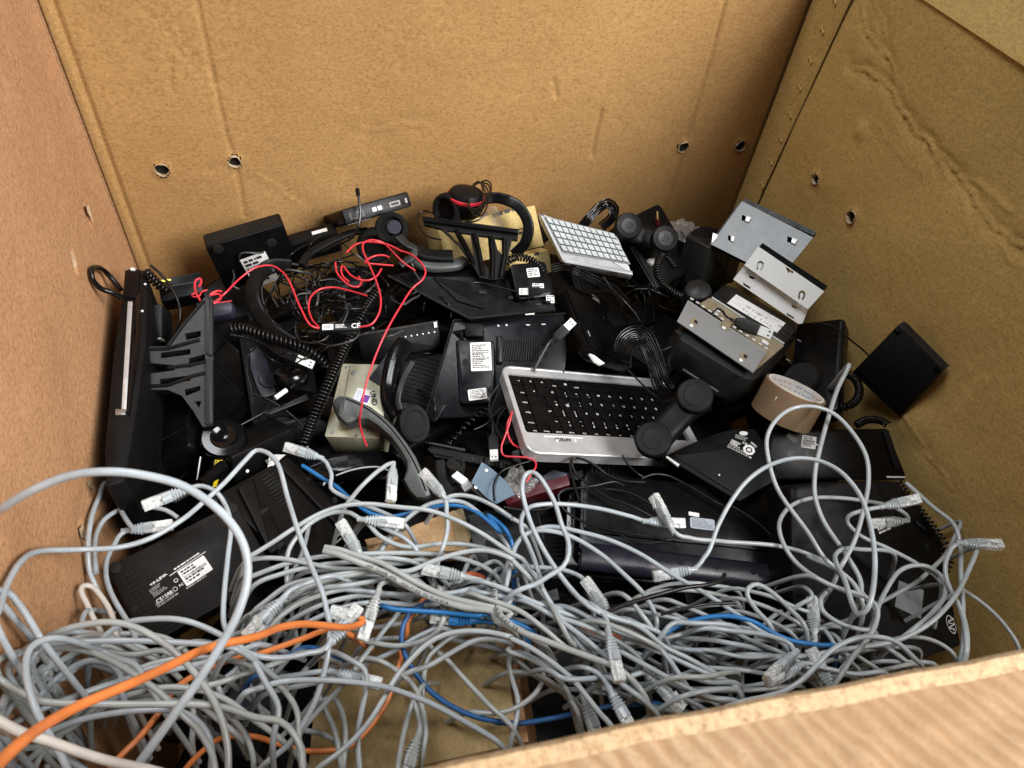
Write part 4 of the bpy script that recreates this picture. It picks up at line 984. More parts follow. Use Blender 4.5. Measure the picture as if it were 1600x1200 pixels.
face_text(t, 'CE1588', q(ci,(982,1052))[0], q(ci,(1082,985))[0], 0, .30)
c = t.loc(*q(ci,(1095,962))[0]); t.part('round_mark', MB().prism([(c[0]+.0024*math.cos(a/3), c[1]+.0024*math.sin(a/3)) for a in range(19)], .0003, .0005, 0, [[(c[0]+.0019*math.cos(a/3), c[1]+.0019*math.sin(a/3)) for a in range(19)]]), 'ink_white')
face_text(t, 'FC', q(ci,(1124,950))[0], q(ci,(1150,932))[0], 0, .75)
c = t.loc(*q(ci,(1100,908))[0]); t.part('round_mark', MB().prism([(c[0]+.0022*math.cos(a/3), c[1]+.0022*math.sin(a/3)) for a in range(19)], .0003, .0005, 0, [[(c[0]+.0016*math.cos(a/3), c[1]+.0016*math.sin(a/3)) for a in range(19)]]), 'ink_white')
flat_rows(t, ci, (968,1020), (1062,950), (945,960), 0, 5, 'ink_grey', 7)
flat_rows(t, ci, (990,1085), (1160,970), (975,1055), 0, 2, 'ink_grey', 8); flat_rows(t, ci, (1170,970), (1335,862), (1168,950), 0, 1, 'ink_grey', 9)
for p in q(ci, (840,1080),(1395,700)): x, y = t.loc(*p); t.part('mount_hole', MB().lathe([(.0032,.0002),(0,.0004)], (x,y,0), (0,0,1), 14), 'hole_dark')
for p in ((.05,.06),(.95,.06),(.05,.94),(.95,.94)): t.part('rubber_foot', MB().lathe([(.006,0),(.006,.0016),(.004,.0022),(0,.0022)], (w*p[0],h*p[1],0), (0,0,1), 20), 'rubber')
m, w, h = frame((343,771,.343), (462,893,.322), (449,712,.318))
t = Thing('router', 'long black router with raised bars and slits lying across the lower left', 'router', m)
t.part('casing', MB().rbox(0, 0, w, h, -.03, 0, .005, .002), 'blk_brown')
px_poly(t, cr, [(660,215),(738,165),(1310,715),(1200,770)], 0, .007, 'side_band', 'blk_brown', .003, .0025)
px_poly(t, cr, [(355,402),(485,325),(745,850),(610,920)], 0, .008, 'cable_bar', 'blk_brown', .003, .003)
for a in ([(885,335),(905,320),(930,345),(905,368)], [(1095,490),(1125,480),(1140,520),(1105,530)]): px_poly(t, cr, a, .0065, .0078, 'clip_slot', 'hole_dark')
for a in ([(530,590),(590,562),(598,580),(545,625)], [(660,860),(710,825),(718,850),(680,895)]): px_poly(t, cr, a, .007, .0088, 'clip_slot', 'hole_dark')
mb = MB()
for j in range(30):
    f = j/29
    for k in range(6):
        p0 = (535+f*560+k*22+ (k % 2)*4, 330+f*560-k*17); p1 = (p0[0]+15, p0[1]-11)
        a, b = [V((*t.loc(*p), .0004)) for p in q(cr, p0, p1)]
        if 0 < a.x < w and 0 < a.y < h*.93: mb.sweep([a, b], rrect(-1,-1,1,1,.3,2), (.0003,.0006), up=(0,0,1))
t.part('vent_slot', mb, 'hole_dark')
mb = MB()
for j in range(9):
    a = q(cr, (545+j*18, 360+j*24), (640+j*18, 300+j*24)); mb.sweep([V((*t.loc(*p), .0008)) for p in a], rrect(-1,-1,1,1,.3,2), .0006)
t.part('rib', mb, 'graphite')
for a in ([(1100,800),(1150,765),(1160,778),(1112,815)], [(1090,860),(1165,800),(1172,808),(1098,870)]): px_poly(t, cr, a, .0002, .0008, 'print_mark', 'ink_grey')

# ------------------------------------------------------------------ big silver keyboard
m, w, h = frame((825,708,.350), (1092,719,.315), (782,571,.365))
w = .280
t = Thing('keyboard', 'large silver keyboard with black keys lying upside down in the middle', 'keyboard', m)
L = lambda x, y, z=0: t.loc(*q(cg, (x, y))[0], z)
k0, k1, k2 = L(695,780), L(578,424), L(1400,800)
x0, yl, yt = k0[0]-.002, k0[1]-.001, k1[1]+.002
t.part('frame', MB().prism(rrect(0,0,w,h,.016,6), -.016, 0, .003, ) if 0 else MB().prism(rrect(0,0,w,h,.016,6), -.016, .0005, 0, [rrect(x0,yl,w-.012,yt,.004,3)]), 'silver', ang=25)
t.part('frame_edge', MB().sweep([V((p[0],p[1],-.001)) for p in rrect(.002,.002,w-.002,h-.002,.015,6)]+[V((w-.002,h-.018,-.001))], rrect(-1,-1,1,1,.9,4), .0026), 'silver')
t.part('key_tray', MB().box(x0-.003, yl-.003, -.012, w-.009, yt+.003, -.006), 'blk_deep')
rows = [[('\u2190',1),('\u2193',1),('\u2192',1),('Ctrl',1),('\u25a4',1),('AltGr',1),('',6),('Alt',1),('Win',1),('Ctrl',1)],
        [('End',1),('\u2191',1),('\u21e7',1.6),('/ ?',1),('. >',1),(', <',1),('M',1),('N',1),('B',1),('V',1),('C',1),('X',1),('Z',1),('\\',1)],
        [('PgDn',1),('',1.5),('# ~',1),("@ '",1),('; :',1),('L',1),('K',1),('J',1),('H',1),('G',1),('F',1),('D',1),('S',1),('A',1)],
        [('PgUp',1),('\u21b5',1.8),('] }',1),('[ {',1),('P',1),('O',1),('I',1),('U',1),('Y',1),('T',1),('R',1),('E',1),('W',1),('Q',1)],
        [('Home',1),('\u2190',2),('= +',1),('- _',1),('0 )',1),('9 (',1),('8 *',1),('7 &',1),('6 ^',1),('5 %',1),('4 $',1),('3',1),('2',1)],
        [('Del',1),('Pause',1),('Scroll',1),('PrtSc',1),('F12',1),('F11',1),('F10',1),('F9',1),('F8',1),('F7',1),('F6',1),('F5',1),('F4',1),('F3',1)]]
nr = 6; rh = (yt-yl-.002)/(nr-.25); y = yt-.001
for ri, row in enumerate(rows):
    hh = rh*(1 if ri < 5 else .75); x = x0+.002; pit = .0186
    for s_, u in row:
        ww = pit*u-.0007
        if x+ww > w-.013: break
        k = t.part('key', MB().prism(rrect(x,y-hh+.0007,x+ww,y,.0018,3), -.006, -.0006, .0009), 'key_black')
        if s_:
            for li, ch_ in enumerate(s_.split(' ') if ' ' in s_ else [s_]):
                sz = .0054 if len(ch_) == 1 else .0036
                px_ = x+ww-.0028; py_ = y-hh+.0045 + (0 if len(s_.split(' ')) == 1 else (li*.0062))
                if len(s_.split(' ')) == 1 and len(ch_) == 1: py_ = y-hh*.45
                t.part('legend', place_text(ch_, sz, px_, py_, -.0003, math.pi, .014), 'ink_white', k)
        x += ww+.0007
    y -= hh
(lx, ly) = L(965,826); (lx2, _) = L(868,826)
t.part('lettering', place_text('A4TECH', .0085, lx, ly+.001, .0010, math.pi, .03, width=abs(lx-lx2)), 'ink', None)
for xx in (880, 993): x, y = L(xx, 836); t.part('rivet', MB().lathe([(.0022,.0003),(.0022,.0012),(0,.0016)], (x,y,0), (0,0,1), 14), 'steel_bright')
a, b = L(795,808), L(1040,818); t.part('light_bar', MB().box(a[0], a[1]-.001, .0004, b[0], a[1]+.0008, .0012), 'steel_bright')
# ------------------------------------------------------------------ small pale keyboard
m = facing(905, 380, .425, .42)
t = Thing('keyboard', 'small silver keyboard with white keys propped up at the back', 'keyboard', m)
t.part('casing', MB().prism(rpoly(t.locs(q(cc, (322,522),(755,602),(660,350),(560,320),(310,295),(262,240),(165,205))), .004), -.022, 0, .0025), 'silver')
Q = [t.loc(*p) for p in q(cc, (318,455),(733,528),(636,345),(205,238))]
def bil(u, v): return tuple(Q[0][k]*(1-u)*(1-v)+Q[1][k]*u*(1-v)+Q[2][k]*u*v+Q[3][k]*(1-u)*v for k in (0, 1))
t.part('key_tray', MB().prism([bil(-.01,-.03),bil(1.01,-.03),bil(1.01,1.03),bil(-.01,1.03)], .0002, .0012), 'key_gap')
for r_ in range(5):
    for c_ in range(11):
        a0, a1, b0, b1 = (c_+.07)/11, (c_+.93)/11, (r_+.08)/5, (r_+.90)/5
        k = t.part('key', MB().prism([bil(a0,b0),bil(a1,b0),bil(a1,b1),bil(a0,b1)], .0012, .0046, .0009), 'key_white')
t.part('front_lip', MB().prism(t.locs(q(cc, (335,500),(750,575),(755,602),(325,523))), 0, .002, .0008), 'steel_dull')
px_poly(t, cc, [(435,548),(480,556),(478,572),(436,564)], 0, .003, 'latch', 'blk'); px_poly(t, cc, [(620,580),(660,586),(658,602),(622,598)], 0, .003, 'latch', 'blk')
t.part('base', MB().prism(inset(ccw(t.locs(q(cc, (322,522),(755,602),(660,350),(310,290),(165,205)))), .003), -.036, -.0215, .002), 'blk')
# ------------------------------------------------------------------ right side
m, w, h = frame((921,548,.365), (988,571,.355), (877,441,.425))
t = Thing('tablet_phone', 'black rounded slab with a small silver sticker under the pale keyboard', 'device', m)
t.part('casing', MB().prism(rrect(0,0,w*1.12,h,.016,6), -.022, 0, .004), 'blk')
t.part('rim', MB().prism(rrect(.0025,.0025,w*1.12-.0025,h-.0025,.014,6), .0002, .0014, .0006, [rrect(.0045,.0045,w*1.12-.0045,h-.0045,.012,6)]), 'blk_gloss')
px_sticker(t, cc, (503,748), (550,778), (482,706), .0002, 'sticker_grey' and '' or 0) if 0 else px_sticker(t, cc, (503,748), (550,778), (482,706), .0002, mat='steel', rows=3, seed=2, inkm='ink_soft')
c = t.loc(*q(cc, (480,965))[0]); t.part('logo', MB().prism([(c[0]-.001,c[1]-.006),(c[0]+.0012,c[1]-.005),(c[0]+.001,c[1]+.006),(c[0]-.0012,c[1]+.005)], .0002, .0005), 'ink_grey')
px_poly(t, cc, [(485,1090),(515,1100),(580,1150),(555,1160),(520,1140)], -.002, .001, 'white_foot', 'sticker')
screw(t, *q(cc, (572,868))[0], 0, .0016, 'graphite')
# power adapter with tick label
t = dev('power_adapter', 'black plug adapter with white tick labels under the coil at the back', 'adapter', (808,468,.385), (864,462,.385), (797,413,.415), .035, 'blk', .006)
s_, T, w_, h_ = px_sticker(t, cb, (1500,735), (1575,728), (1475,680), 0, rows=4, seed=31)
px_sticker(t, cb, (1530,800), (1600,800), (1512,772), 0, rows=2, seed=32)
px_sticker(t, cc, (215,772), (265,775), (165,722), 0, rows=3, seed=33)
b = wire('usb_cable', 'black lead with a pale metal plug lying across the thin slab', pts3(cb, [.40,.395,.39,.395], (1100,785),(1140,770),(1200,766),(1300,790),(1400,815),(1480,840),(1560,870),(1640,890)), .0014, 'cord_thin')
usb_end(b, UC(*q(cc,(200,700))[0],.41), UC(*q(cc,(45,702))[0],.405), 'blk_matte', sc=.8)
b = wire('usb_cable', 'grey-sheened lead rising to a white-tipped plug beside the speaker ribs', pts3(cg, [.33,.335,.345,.35], (735,400),(760,350),(795,285),(830,225),(855,200)), .0019, 'wire_grey')
usb_end(b, UC(*q(cg,(860,208))[0],.35), UC(*q(cg,(985,85))[0],.37), 'graphite')
b = wire('usb_cable', 'black lead hanging down to a plug with pale tip left of the silver keyboard', pts3(cg, [.33,.325,.32,.32,.315], (520,480),(480,540),(458,610),(460,670),(480,740),(480,785)), .0016, 'cord_thin')
usb_end(b, UC(*q(cg,(481,795))[0],.315), UC(*q(cg,(489,957))[0],.315), 'graphite', sc=.9)
# desk phone at the back right
t = dev('desk_phone', 'black desk phone with a handset on top, at the back beside the steel plates', 'desk phone', (1026,456,.365), (1092,418,.365), (962,350,.42), .045, 'blk', .008, .004)
t.part('side_band', MB().box(.003, t.h*0+.004, 0, .012, t.h-.004, .0022), 'graphite')
px_poly(t, cv, [(645,400),(660,395),(915,570),(905,585)], .0005, .0022, 'bright_line', 'steel')
px_poly(t, cv, [(425,755),(500,745),(510,800),(480,835),(440,800)], .002, .007, 'clear_socket', 'clear_plug')
handset('handset', 'black handset resting on the desk phone at the back right', UC(983,352,.455), UC(1040,372,.445), camdir(-.6,-.25,-.75), 'blk_matte', rcap=.021, wid=.034, arch=.012, group='handsets in the heap', cap='graphite')
t = Thing('ear_pad', 'big round black ear pad half hidden behind the grey steel plate', 'ear pad', org(U(1108,375,.42)))
t.part('cushion', MB().lathe([(.020,-.02),(.028,-.016),(.031,-.004),(.031,.004),(.026,.010),(0,.012)], UC(1106,378,.405), camdir(.1,-.6,-.8), 36), 'blk_matte', world=True)
t = Thing('audio_plug', 'tiny gold audio plug pointing up at the back wall', 'audio plug', org(U(1027,333,.44)))
b0 = UC(1027,342,.425); b1 = UC(1027,326,.445)
d = (b1-b0).normalized(); t.part('sleeve', MB().lathe([(.0035,-.012),(.0035,0),(.0028,.001)], b0, d, 14), 'red_deep', world=True)
t.part('pin', MB().lathe([(.0017,0),(.0017,.010),(.0012,.011),(.0017,.012),(.0006,.0155)], b0, d, 14), 'gold', world=True)
# crumpled plastic bags
def bag(name, label, px, py, z, r, seed, sq=(1,1,.5)):
    me = bmesh.new(); bmesh.ops.create_icosphere(me, subdivisions=4, radius=1); mb = MB()
    c = UC(px, py, z); vs = []
    for v in me.verts:
        p = v.co.copy(); n1 = noise.noise(p*2.2+V((seed,0,0))); n2 = abs(noise.noise(p*4.5+V((0,seed,0))))
        p *= .75+.5*n1+.45*n2; vs.append(c+V((p.x*sq[0],p.y*sq[1],p.z*sq[2]))*r)
    fs = [tuple(v.index for v in f.verts) for f in me.faces]; me.free()
    return solo(name, label, 'plastic bag', MB().add(vs, fs), 'poly_bag', origin=c, ang=25)
bag('plastic_bag', 'crumpled clear bag behind the desk phone at the back right', 1068, 362, .395, .028, 3)
bag('plastic_bag', 'small crumpled clear bag beside the dark red box', 812, 752, .315, .020, 8)
# grey dome and side bits
t = Thing('rubber_dome', 'smooth dark round dome above the corner of the steel bracket phone', 'cap', org(U(1092,452,.39)))
t.part('dome', MB().lathe([(.022,-.02),(.022,0),(.019,.007),(.011,.011),(0,.012)], UC(1090,456,.385), camdir(-.1,-.5,-.8), 30), 'graphite', world=True)
# steel plates
def plate(t, quad, holes, name, mat, h0=-.0012, h1=0): return t.part(name, MB().prism(t.locs(quad), h0, h1, 0, [t.locs(k) for k in holes]), mat, ang=25)
t = dev('desk_phone', 'dark grey phone body with one small slot below the grey steel plate', 'desk phone', (1088,454,.355), (1146,442,.35), (1109,386,.39), .05, 'graphite', .004)
px_poly(t, cd, [(380,410),(412,425),(408,447),(378,432)], 0, .0004, 'lock_slot', 'hole_dark')
t.part('seam', MB().box(t.w*.62, .002, 0, t.w*.63, t.h-.002, .0006), 'blk')
m, w, h = frame((1111,381.5,.432), (1222,438,.425), (1159.5,314,.497))
t = Thing('steel_plate', 'grey steel wall bracket with three bent square tabs against the corner', 'bracket', m)
tabs = [[(510,178),(558,195),(545,220),(508,205)], [(440,280),(475,290),(470,318),(440,305)], [(738,285),(790,305),(778,330),(735,313)]]
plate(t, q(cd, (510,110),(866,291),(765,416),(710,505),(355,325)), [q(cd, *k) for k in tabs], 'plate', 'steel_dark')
for k in tabs:
    P = t.locs(q(cd, *k)); a, b, c_, d_ = [V((p[0],p[1],0)) for p in P]
    if True:
        top = [a.lerp(b,.45), b, c_.lerp(d_,.05), d_.lerp(c_,.45)]
        t.part('tab', MB().prism([tuple(v[:2]) for v in top], .0008, .0028, .0006), 'steel_bright')
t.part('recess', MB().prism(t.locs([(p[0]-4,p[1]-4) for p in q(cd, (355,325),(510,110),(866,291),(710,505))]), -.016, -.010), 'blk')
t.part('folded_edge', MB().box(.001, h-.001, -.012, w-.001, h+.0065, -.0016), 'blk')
px_poly(t, cd, [(365,268),(388,278),(382,296),(358,318)], -.001, .001, 'side_lug', 'steel')
m, w, h = frame((1162.5,414.4,.43), (1262.5,483,.425), (1185,385,.462))
t = Thing('steel_plate', 'bright bent steel bracket with horseshoe cut-outs leaning below the grey plate', 'bracket', m)
def shoe(cx_, cy_, s):                                  # horseshoe cut
    out = [(-.55,.9),(-.62,.1),(-.35,-.75),(.3,-.95),(.8,-.5),(.75,.3),(.35,.95),(.05,.75),(.4,.2),(.42,-.25),(.15,-.5),(-.15,-.4),(-.25,0),(-.2,.5)]
    return [(cx_+s*x*1.0+y*0*s, cy_+s*y) for x, y in out]
UPq = q(cd, (521,430),(840,650),(921,561),(592,336))
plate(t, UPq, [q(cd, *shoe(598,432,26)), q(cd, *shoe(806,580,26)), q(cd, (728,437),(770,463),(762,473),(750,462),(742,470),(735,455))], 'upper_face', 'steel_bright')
t.part('folded_edge', MB().box(.001, h-.001, -.014, w-.001, h+.0075, -.0016), 'blk')
m2, w2, h2 = frame((1147,436.5,.402), (1253,504,.400), (1162.5,414.4,.43))
K = Thing.__new__(Thing); K.M = m2; K.Mi = m2.inverted(); K.o = t.o
lo = MB().prism(K.locs(q(cd, (521,430),(840,650),(812,722),(790,722),(466,501))), -.0012, 0, 0, [K.locs(q(cd, *k)) for k in ([(542,478),(575,492),(570,502),(548,494)], [(515,515),(552,540),(550,550),(516,528)], [(757,622),(785,642),(780,650),(758,638)], [(733,668),(772,692),(770,700),(735,680)])])
t.part('lower_face', lo.xf(t.Mi @ m2), 'steel_bright', ang=25)
# phone with bracket
m, w, h = frame((1044,518,.402), (1181,602,.394), (1134,432,.392))
t = Thing('desk_phone', 'big black phone face down with a steel wall bracket and a handwritten label', 'desk phone', m)
t.part('casing', MB().prism(rrect(0,0,w,h,.026,7), -.066, 0, .020), 'blk_soft')
px_poly(t, cw, [(75,510),(160,460),(900,1000),(880,1075),(840,1080)], .0, .002, 'ledge', 'graphite', .006, .001) if 0 else None
br = .010
px_poly(t, cw, [(232,262),(1052,800),(912,1015),(120,480)], br-.0014, br, 'bracket_face', 'steel_dull', 0, 0, [[(262,462),(300,445),(305,500),(270,545),(245,530)], [(805,470+330),(830,800),(832,880),(800,905),(765,900)]] if 0 else ())
px_poly(t, cw, [(350,300),(460,236),(1235,735),(915,1010),(1050,800)], br*.35-.0012, br*.35, 'bracket_base', 'zinc_reflect')
t.part('bracket_side', MB().sweep([V((*t.loc(*p, br), br-.003)) for p in q(cw, (232,262),(1052,800))], rrect(-1,-1,1,1,.2,2), (.003,.0006), up=(0,0,1)), 'steel_bright')
t.part('base_edge', MB().sweep([V((*t.loc(*p, br*.35), br*.35+.001)) for p in q(cw, (478,240),(1228,722))], rrect(-1,-1,1,1,.2,2), (.0018,.0007), up=(0,0,1)), 'steel_bright')
for p in q(cw, (272,250),(332,288),(392,330),(460,375),(525,412),(588,458),(715,545),(780,588),(848,632),(918,676),(985,720),(1045,762)):
    x, y = t.loc(*p, br); t.part('tooth', MB().box(-.0026,-.0011,0,.0026,.0011,.0016).xf(M4.Translation((x,y,br-.0005)) @ M4.Rotation(.02,4,'Z')), 'steel_bright')
for (kx, ky) in ((285,490), (800,850)):
    P = rpoly(t.locs(q(cw, (kx-35,ky+25),(kx-20,ky-40),(kx+35,ky-45),(kx+45,ky+10),(kx+5,ky+60)), br), .002); t.part('keyhole_plate', MB().prism(P, br, br+.0006), 'zinc_reflect')
    px_poly(t, cw, [(kx+20,ky-30),(kx+55,ky-8),(kx+42,ky+18),(kx+12,ky-5)], br+.0006, br+.0012, 'keyhole', 'hole_dark')
    screw(t, *q(cw, (kx-18, ky+35))[0], br+.0006, .0030, 'steel_bright')
P = rpoly(t.locs(q(cw, (590,470),(690,490),(660,570),(610,580),(575,540)), br), .003); t.part('keyhole_plate', MB().prism(P, br+.0002, br+.001), 'zinc_reflect'); screw(t, *q(cw,(606,548))[0], br+.001, .0030, 'steel_bright')
px_poly(t, cw, [(1010,665),(1075,700),(1070,730),(1000,690)], br*.4, br*.4+.003, 'tab', 'steel_bright'); px_poly(t, cw, [(505,350),(570,370),(550,405),(500,385)], br*.4, br*.4+.004, 'tab', 'steel_bright')
s_, T, w_, h_ = px_sticker(t, cw, (640,292), (1160,600), (742,203), .0005, rows=0, mat='sticker', r=.0003)
def hand(body, u, v, size):                             # handwriting: letters set unevenly in thin strokes
    mb = MB(); x = 0; rn = random.Random(len(body))
    for c_ in body:
        if c_ == ' ': x += size*.7; continue
        g = text_mb(c_, size*rn.uniform(.85, 1.2), -.008); g.xf(M4.Translation((x, size*rn.uniform(-.12,.12), 0)) @ M4.Rotation(rn.uniform(-.15,.2), 4, 'Z'))
        mb.join(g); x += size*.72
    return mb.xf(T @ M4.Translation((w_*u, h_*v, .0005)))
t.part('handwriting', hand('Olympio   Queue', .28, .50, h_*.24), 'ink', s_)
t.part('handwriting', hand('Extra fone   Help', .28, .14, h_*.22), 'ink', s_)
t.part('handwriting', hand('For', .80, .74, h_*.18), 'ink_soft', s_)
for p in q(cw, (130,595),(800,1045)):
    x, y = t.loc(*p); t.part('mount_slot', MB().prism(rrect(x-.005,y-.0022,x+.005,y+.0022,.002), .0001, .0005, 0), 'hole_dark')
for p in q(cw, (1390,682),(1275,885)): x, y = t.loc(*p); t.part('vent_slot', MB().box(x-.0030,y-.0010,0,x+.0030,y+.0010,.0006), 'steel_dull')
# front skirt details of that phone
fx0, fy0 = 0, 0
t.part('lock_panel', MB().prism([(w*.30+.014*math.cos(a/6*3.14159+3.14159)*1, .004+.0-.0*a) for a in range(7)] if 0 else rrect(w*.27,-.0008,w*.43,.0008,.0004), -.034, -.012, .0003), 'graphite')
t.part('lock_slot', MB().box(w*.345,-.0013,-.027,w*.355,-.0006,-.019), 'hole_dark')
t.part('groove', MB().box(w*.30,-.0010,-.046,w*.72,.0006,-.0445), 'steel_dull')
# usb stick cable on the bracket
b = wire('usb_cable', 'thin black lead hooked over the steel bracket with a stubby plug', pts3(cw, [.36,.375,.395,.41,.41,.405], (-160,860),(-150,820),(0,770),(170,680),(330,580),(420,500),(490,400),(540,350),(590,370),(630,430),(680,455),(715,470)), .0017, 'cord')
usb_end(b, UC(*q(cw,(722,475))[0],.408), UC(*q(cw,(1105,620))[0],.398), 'graphite', sc=1.15)
# leaning plate and neighbours
m, w, h = frame((1405,649,.352), (1474,580,.462), (1331,582,.362))
t = Thing('square_board', 'flat black square panel leaning on the right wall', 'panel', m)
t.part('panel', MB().prism(t.locs([(1331,582),(1403,508),(1410,513),(1474,578),(1405,652)]), -.014, 0, .0015), 'blk_soft')
for p in ((1402,518),(1465,578)): x, y = t.loc(*p); t.part('corner_pad', MB().rbox(x-.004,y-.004,x+.004,y+.004,0,.0012,.001,.0004), 'blk_gloss')
t = dev('desk_phone', 'dark phone panel standing between the bracket phone and the right wall', 'desk phone', (1228,645,.33), (1309,642,.335), (1245,505,.375), .03, 'blk', .008, .003)
t.part('side_band', MB().box(t.w*.90, .006, 0, t.w*.95, t.h-.006, .0012), 'graphite')
c = t.loc(1254,594); t.part('earpiece', MB().lathe([(.026,0),(.0265,.006),(.024,.010),(.012,.0085),(.004,.0095),(0,.0085)], (*c, 0), (0,0,1), 36), 'rubber')
wire('thin_cable', 'thin black lead running from the steel plates down to the leaning panel', pts3((0,0,1), [.41,.41,.40,.39], (1268,506),(1285,505),(1305,513),(1330,532),(1354,552),(1372,575)), .0014, 'cord_thin')
# handset on the keyboard
handset('handset', 'black handset lying across the right end of the silver keyboard', UC(1086,617,.405), UC(1021,685,.372), camdir(-.12,-.35,-.93), 'blk_matte', rcap=.0245, wid=.040, arch=.004, group='handsets in the heap', deep=.020, gthick=.028)
# tape roll
top = UC(1244, 607, .398); axd = camdir(.34, -.87, -.36); e1 = None
t = Thing('tape_roll', 'roll of brown packing tape with a white printed core', 'tape roll', org(top))
R0, R1_, Hh = .0425, .0370, .046
t.part('tape', MB().lathe([(R1_+.002,-Hh),(R0-.0006,-Hh),(R0,-Hh+.0006),(R0,-.0006),(R0-.0006,0),(R1_+.002,0),(R1_+.002,-Hh)], top, axd, 64), 'tape_brown', world=True)
core = t.part('core', MB().lathe([(R1_,-Hh-.0008),(R1_+.0021,-Hh-.0008),(R1_+.0021,.0008),(R1_,.0008),(R1_,-Hh-.0008)], top, axd, 64), 'core_white', world=True)
mb = {'ink_pink': MB(), 'ink_blue': MB()}; e1 = axd.orthogonal().normalized(); e2 = axd.cross(e1); rn = random.Random(5)
for row in range(6):
    a = rn.random()*.3
    while a < 6.2:
        da = rn.uniform(.03,.11); col_ = 'ink_pink' if math.sin(a*1.7+row*.2) > .1 else 'ink_blue'
        r = R1_-.0003; z0 = -.004-row*.0062; z1 = z0-.0026; vs = []
        for aa in (a, a+da): vs += [top+(e1*math.cos(aa)+e2*math.sin(aa))*r+axd*z for z in (z0, z1)]
        mb[col_].add(vs, [(0,1,3,2)]); a += da+rn.uniform(.03,.12)
for k in mb: t.part('print', mb[k], k, core, world=True)
sc_ = MB(); vs = []
cc_ = (CAM-top); cc_ = (cc_-axd*axd.dot(cc_)).normalized(); ss_ = axd.cross(cc_)
for (a, z) in ((-.42,-.012),(-.36,-.013),(-.39,-.020)): vs.append(top+(cc_*math.cos(a)+ss_*math.sin(a))*(R0+.0003)+axd*z)
t.part('print', sc_.add(vs, [(0,1,2)]), 'ink_white', world=True)
# phone stand foot
m = facing(1130, 715, .337, .72)
t = Thing('phone_stand', 'black wedge shaped phone foot with white approval marks below the handset', 'stand', m)
t.part('casing', MB().prism(rpoly(t.locs(q(ch, (278,520),(340,490),(470,430),(560,398),(640,382),(735,380),(795,470),(855,610),(840,640),(655,748))), .004), -.022, 0, .003), 'blk_matte')
px_poly(t, ch, [(328,518),(350,508),(648,690),(632,706)], 0, .002, 'rubber_strip', 'rubber', .002, .0008)
px_poly(t, ch, [(283,521),(292,517),(358,562),(350,572)], -.003, .0008, 'pale_edge', 'sticker')
flat_rows(t, cx, (100,262), (352,385), (128,228), 0, 2, 'ink_grey', 4); flat_rows(t, cx, (130,225), (240,278), (165,180), 0, 5, 'ink_white', 5)
flat_rows(t, cx, (185,165), (320,205), (208,128), 0, 3, 'ink_grey', 6); flat_rows(t, cx, (345,215), (430,290), (352,190), 0, 3, 'ink_white', 7)
face_text(t, 'DKEY K', q(cx, (175,185))[0], q(cx, (310,238))[0], 0, .16) if 0 else None
face_text(t, 'CE', q(cx, (262,215))[0], q(cx, (312,238))[0], 0, .62)
c = t.loc(*q(cx, (334,288))[0]); r = .0082
t.part('approval_mark', MB().prism([(c[0]+r*math.cos(a*.7854+.39), c[1]+r*math.sin(a*.7854+.39)) for a in range(8)], .0003, .0006, 0, [[(c[0]+r*.55*math.cos(a*.524), c[1]+r*.55*math.sin(a*.524)) for a in range(12)]]), 'ink_white')
t.part('approval_mark', MB().prism([(c[0]+r*.36*math.cos(a*.7), c[1]+r*.30*math.sin(a*.7)) for a in range(9)], .0003, .0006), 'ink_white')
c = t.loc(*q(cx, (278,116))[0]); t.part('approval_mark', MB().prism([(c[0]+.0058*math.cos(a*.4), c[1]+.0033*math.sin(a*.4)) for a in range(16)], .0003, .0006), 'ink_white')
for p in q(cx, (25,549),(350,368)): x, y = t.loc(*p); t.part('dot_mark', MB().lathe([(.0013,.0006),(0,.0007)], (x,y,0), (0,0,1), 10), 'ink_white')
t = dev('desk_phone', 'black phone base with a bar code label below the tape roll', 'desk phone', (1214,741,.312), (1415,742,.312), (1212,673,.345), .025, 'blk', .003)
bpy.data.objects.remove(t.body)
t.part('casing', MB().prism(t.locs(q(ch, (800,640),(815,400),(1000,388),(1400,383),(1435,470),(1492,612),(1490,640))), -.028, 0, .004), 'blk')
px_poly(t, ch, [(1374,392),(1404,388),(1464,572),(1438,588)], 0, .002, 'rubber_strip', 'rubber', .002, .0008)
px_poly(t, ch, [(1395,620),(1485,622),(1485,630),(1395,628)], 0, .0012, 'pale_edge', 'sticker')  # white sliver paints the highlight on a clip
px_sticker(t, cx, (878,258), (1026,282), (845,122), 0, rows=7, bars=(2,4), seed=41)
flat_rows(t, cx, (720,150), (845,240), (710,82), 0, 7, 'ink_grey', 8)
px_poly(t, cx, [(1028,218),(1058,232),(1052,242),(1024,228)], 0, .001, 'pale_edge', 'sticker')
# large slab in front
m, w, h = frame((902,868,.292), (1330,912,.268), (905,742,.292))
t = Thing('monitor', 'large black monitor lying face down in front, shiny curved lower edge', 'monitor', m)
t.part('casing', MB().prism(rrect(0,0,w,h*1.05,.014,6), -.05, 0, .012), 'blk_blue')
t.part('rear_cover', MB().prism(rrect(.006,h*.28,w-.01,h*1.04,.010,5), -.001, .0035, .002), 'blk')
t.part('bezel', MB().prism(rrect(-.010,-.016,w+.01,h,.02,6), -.06, -.038, .005), 'blk_gloss')
E0, E1 = t.loc(908,866), t.loc(1300,912)
t.part('lower_edge', MB().sweep([V((E0[0]+(E1[0]-E0[0])*k/12, E0[1]+(E1[1]-E0[1])*k/12, -.006)) for k in range(13)], rrect(-1,-1,1,1,.95,6), (.0115,.0185), up=(0,0,1)), 'sheen')
for p in q(ch, (365,1052),(726,1100)): x, y = t.loc(*p, .0052); x, y = x, y; t.part('screw_hole', MB().lathe([(.0036,.0040),(.0036,.0060),(0,.0060)], (x,y,0), (0,0,1), 16), 'hole_dark')
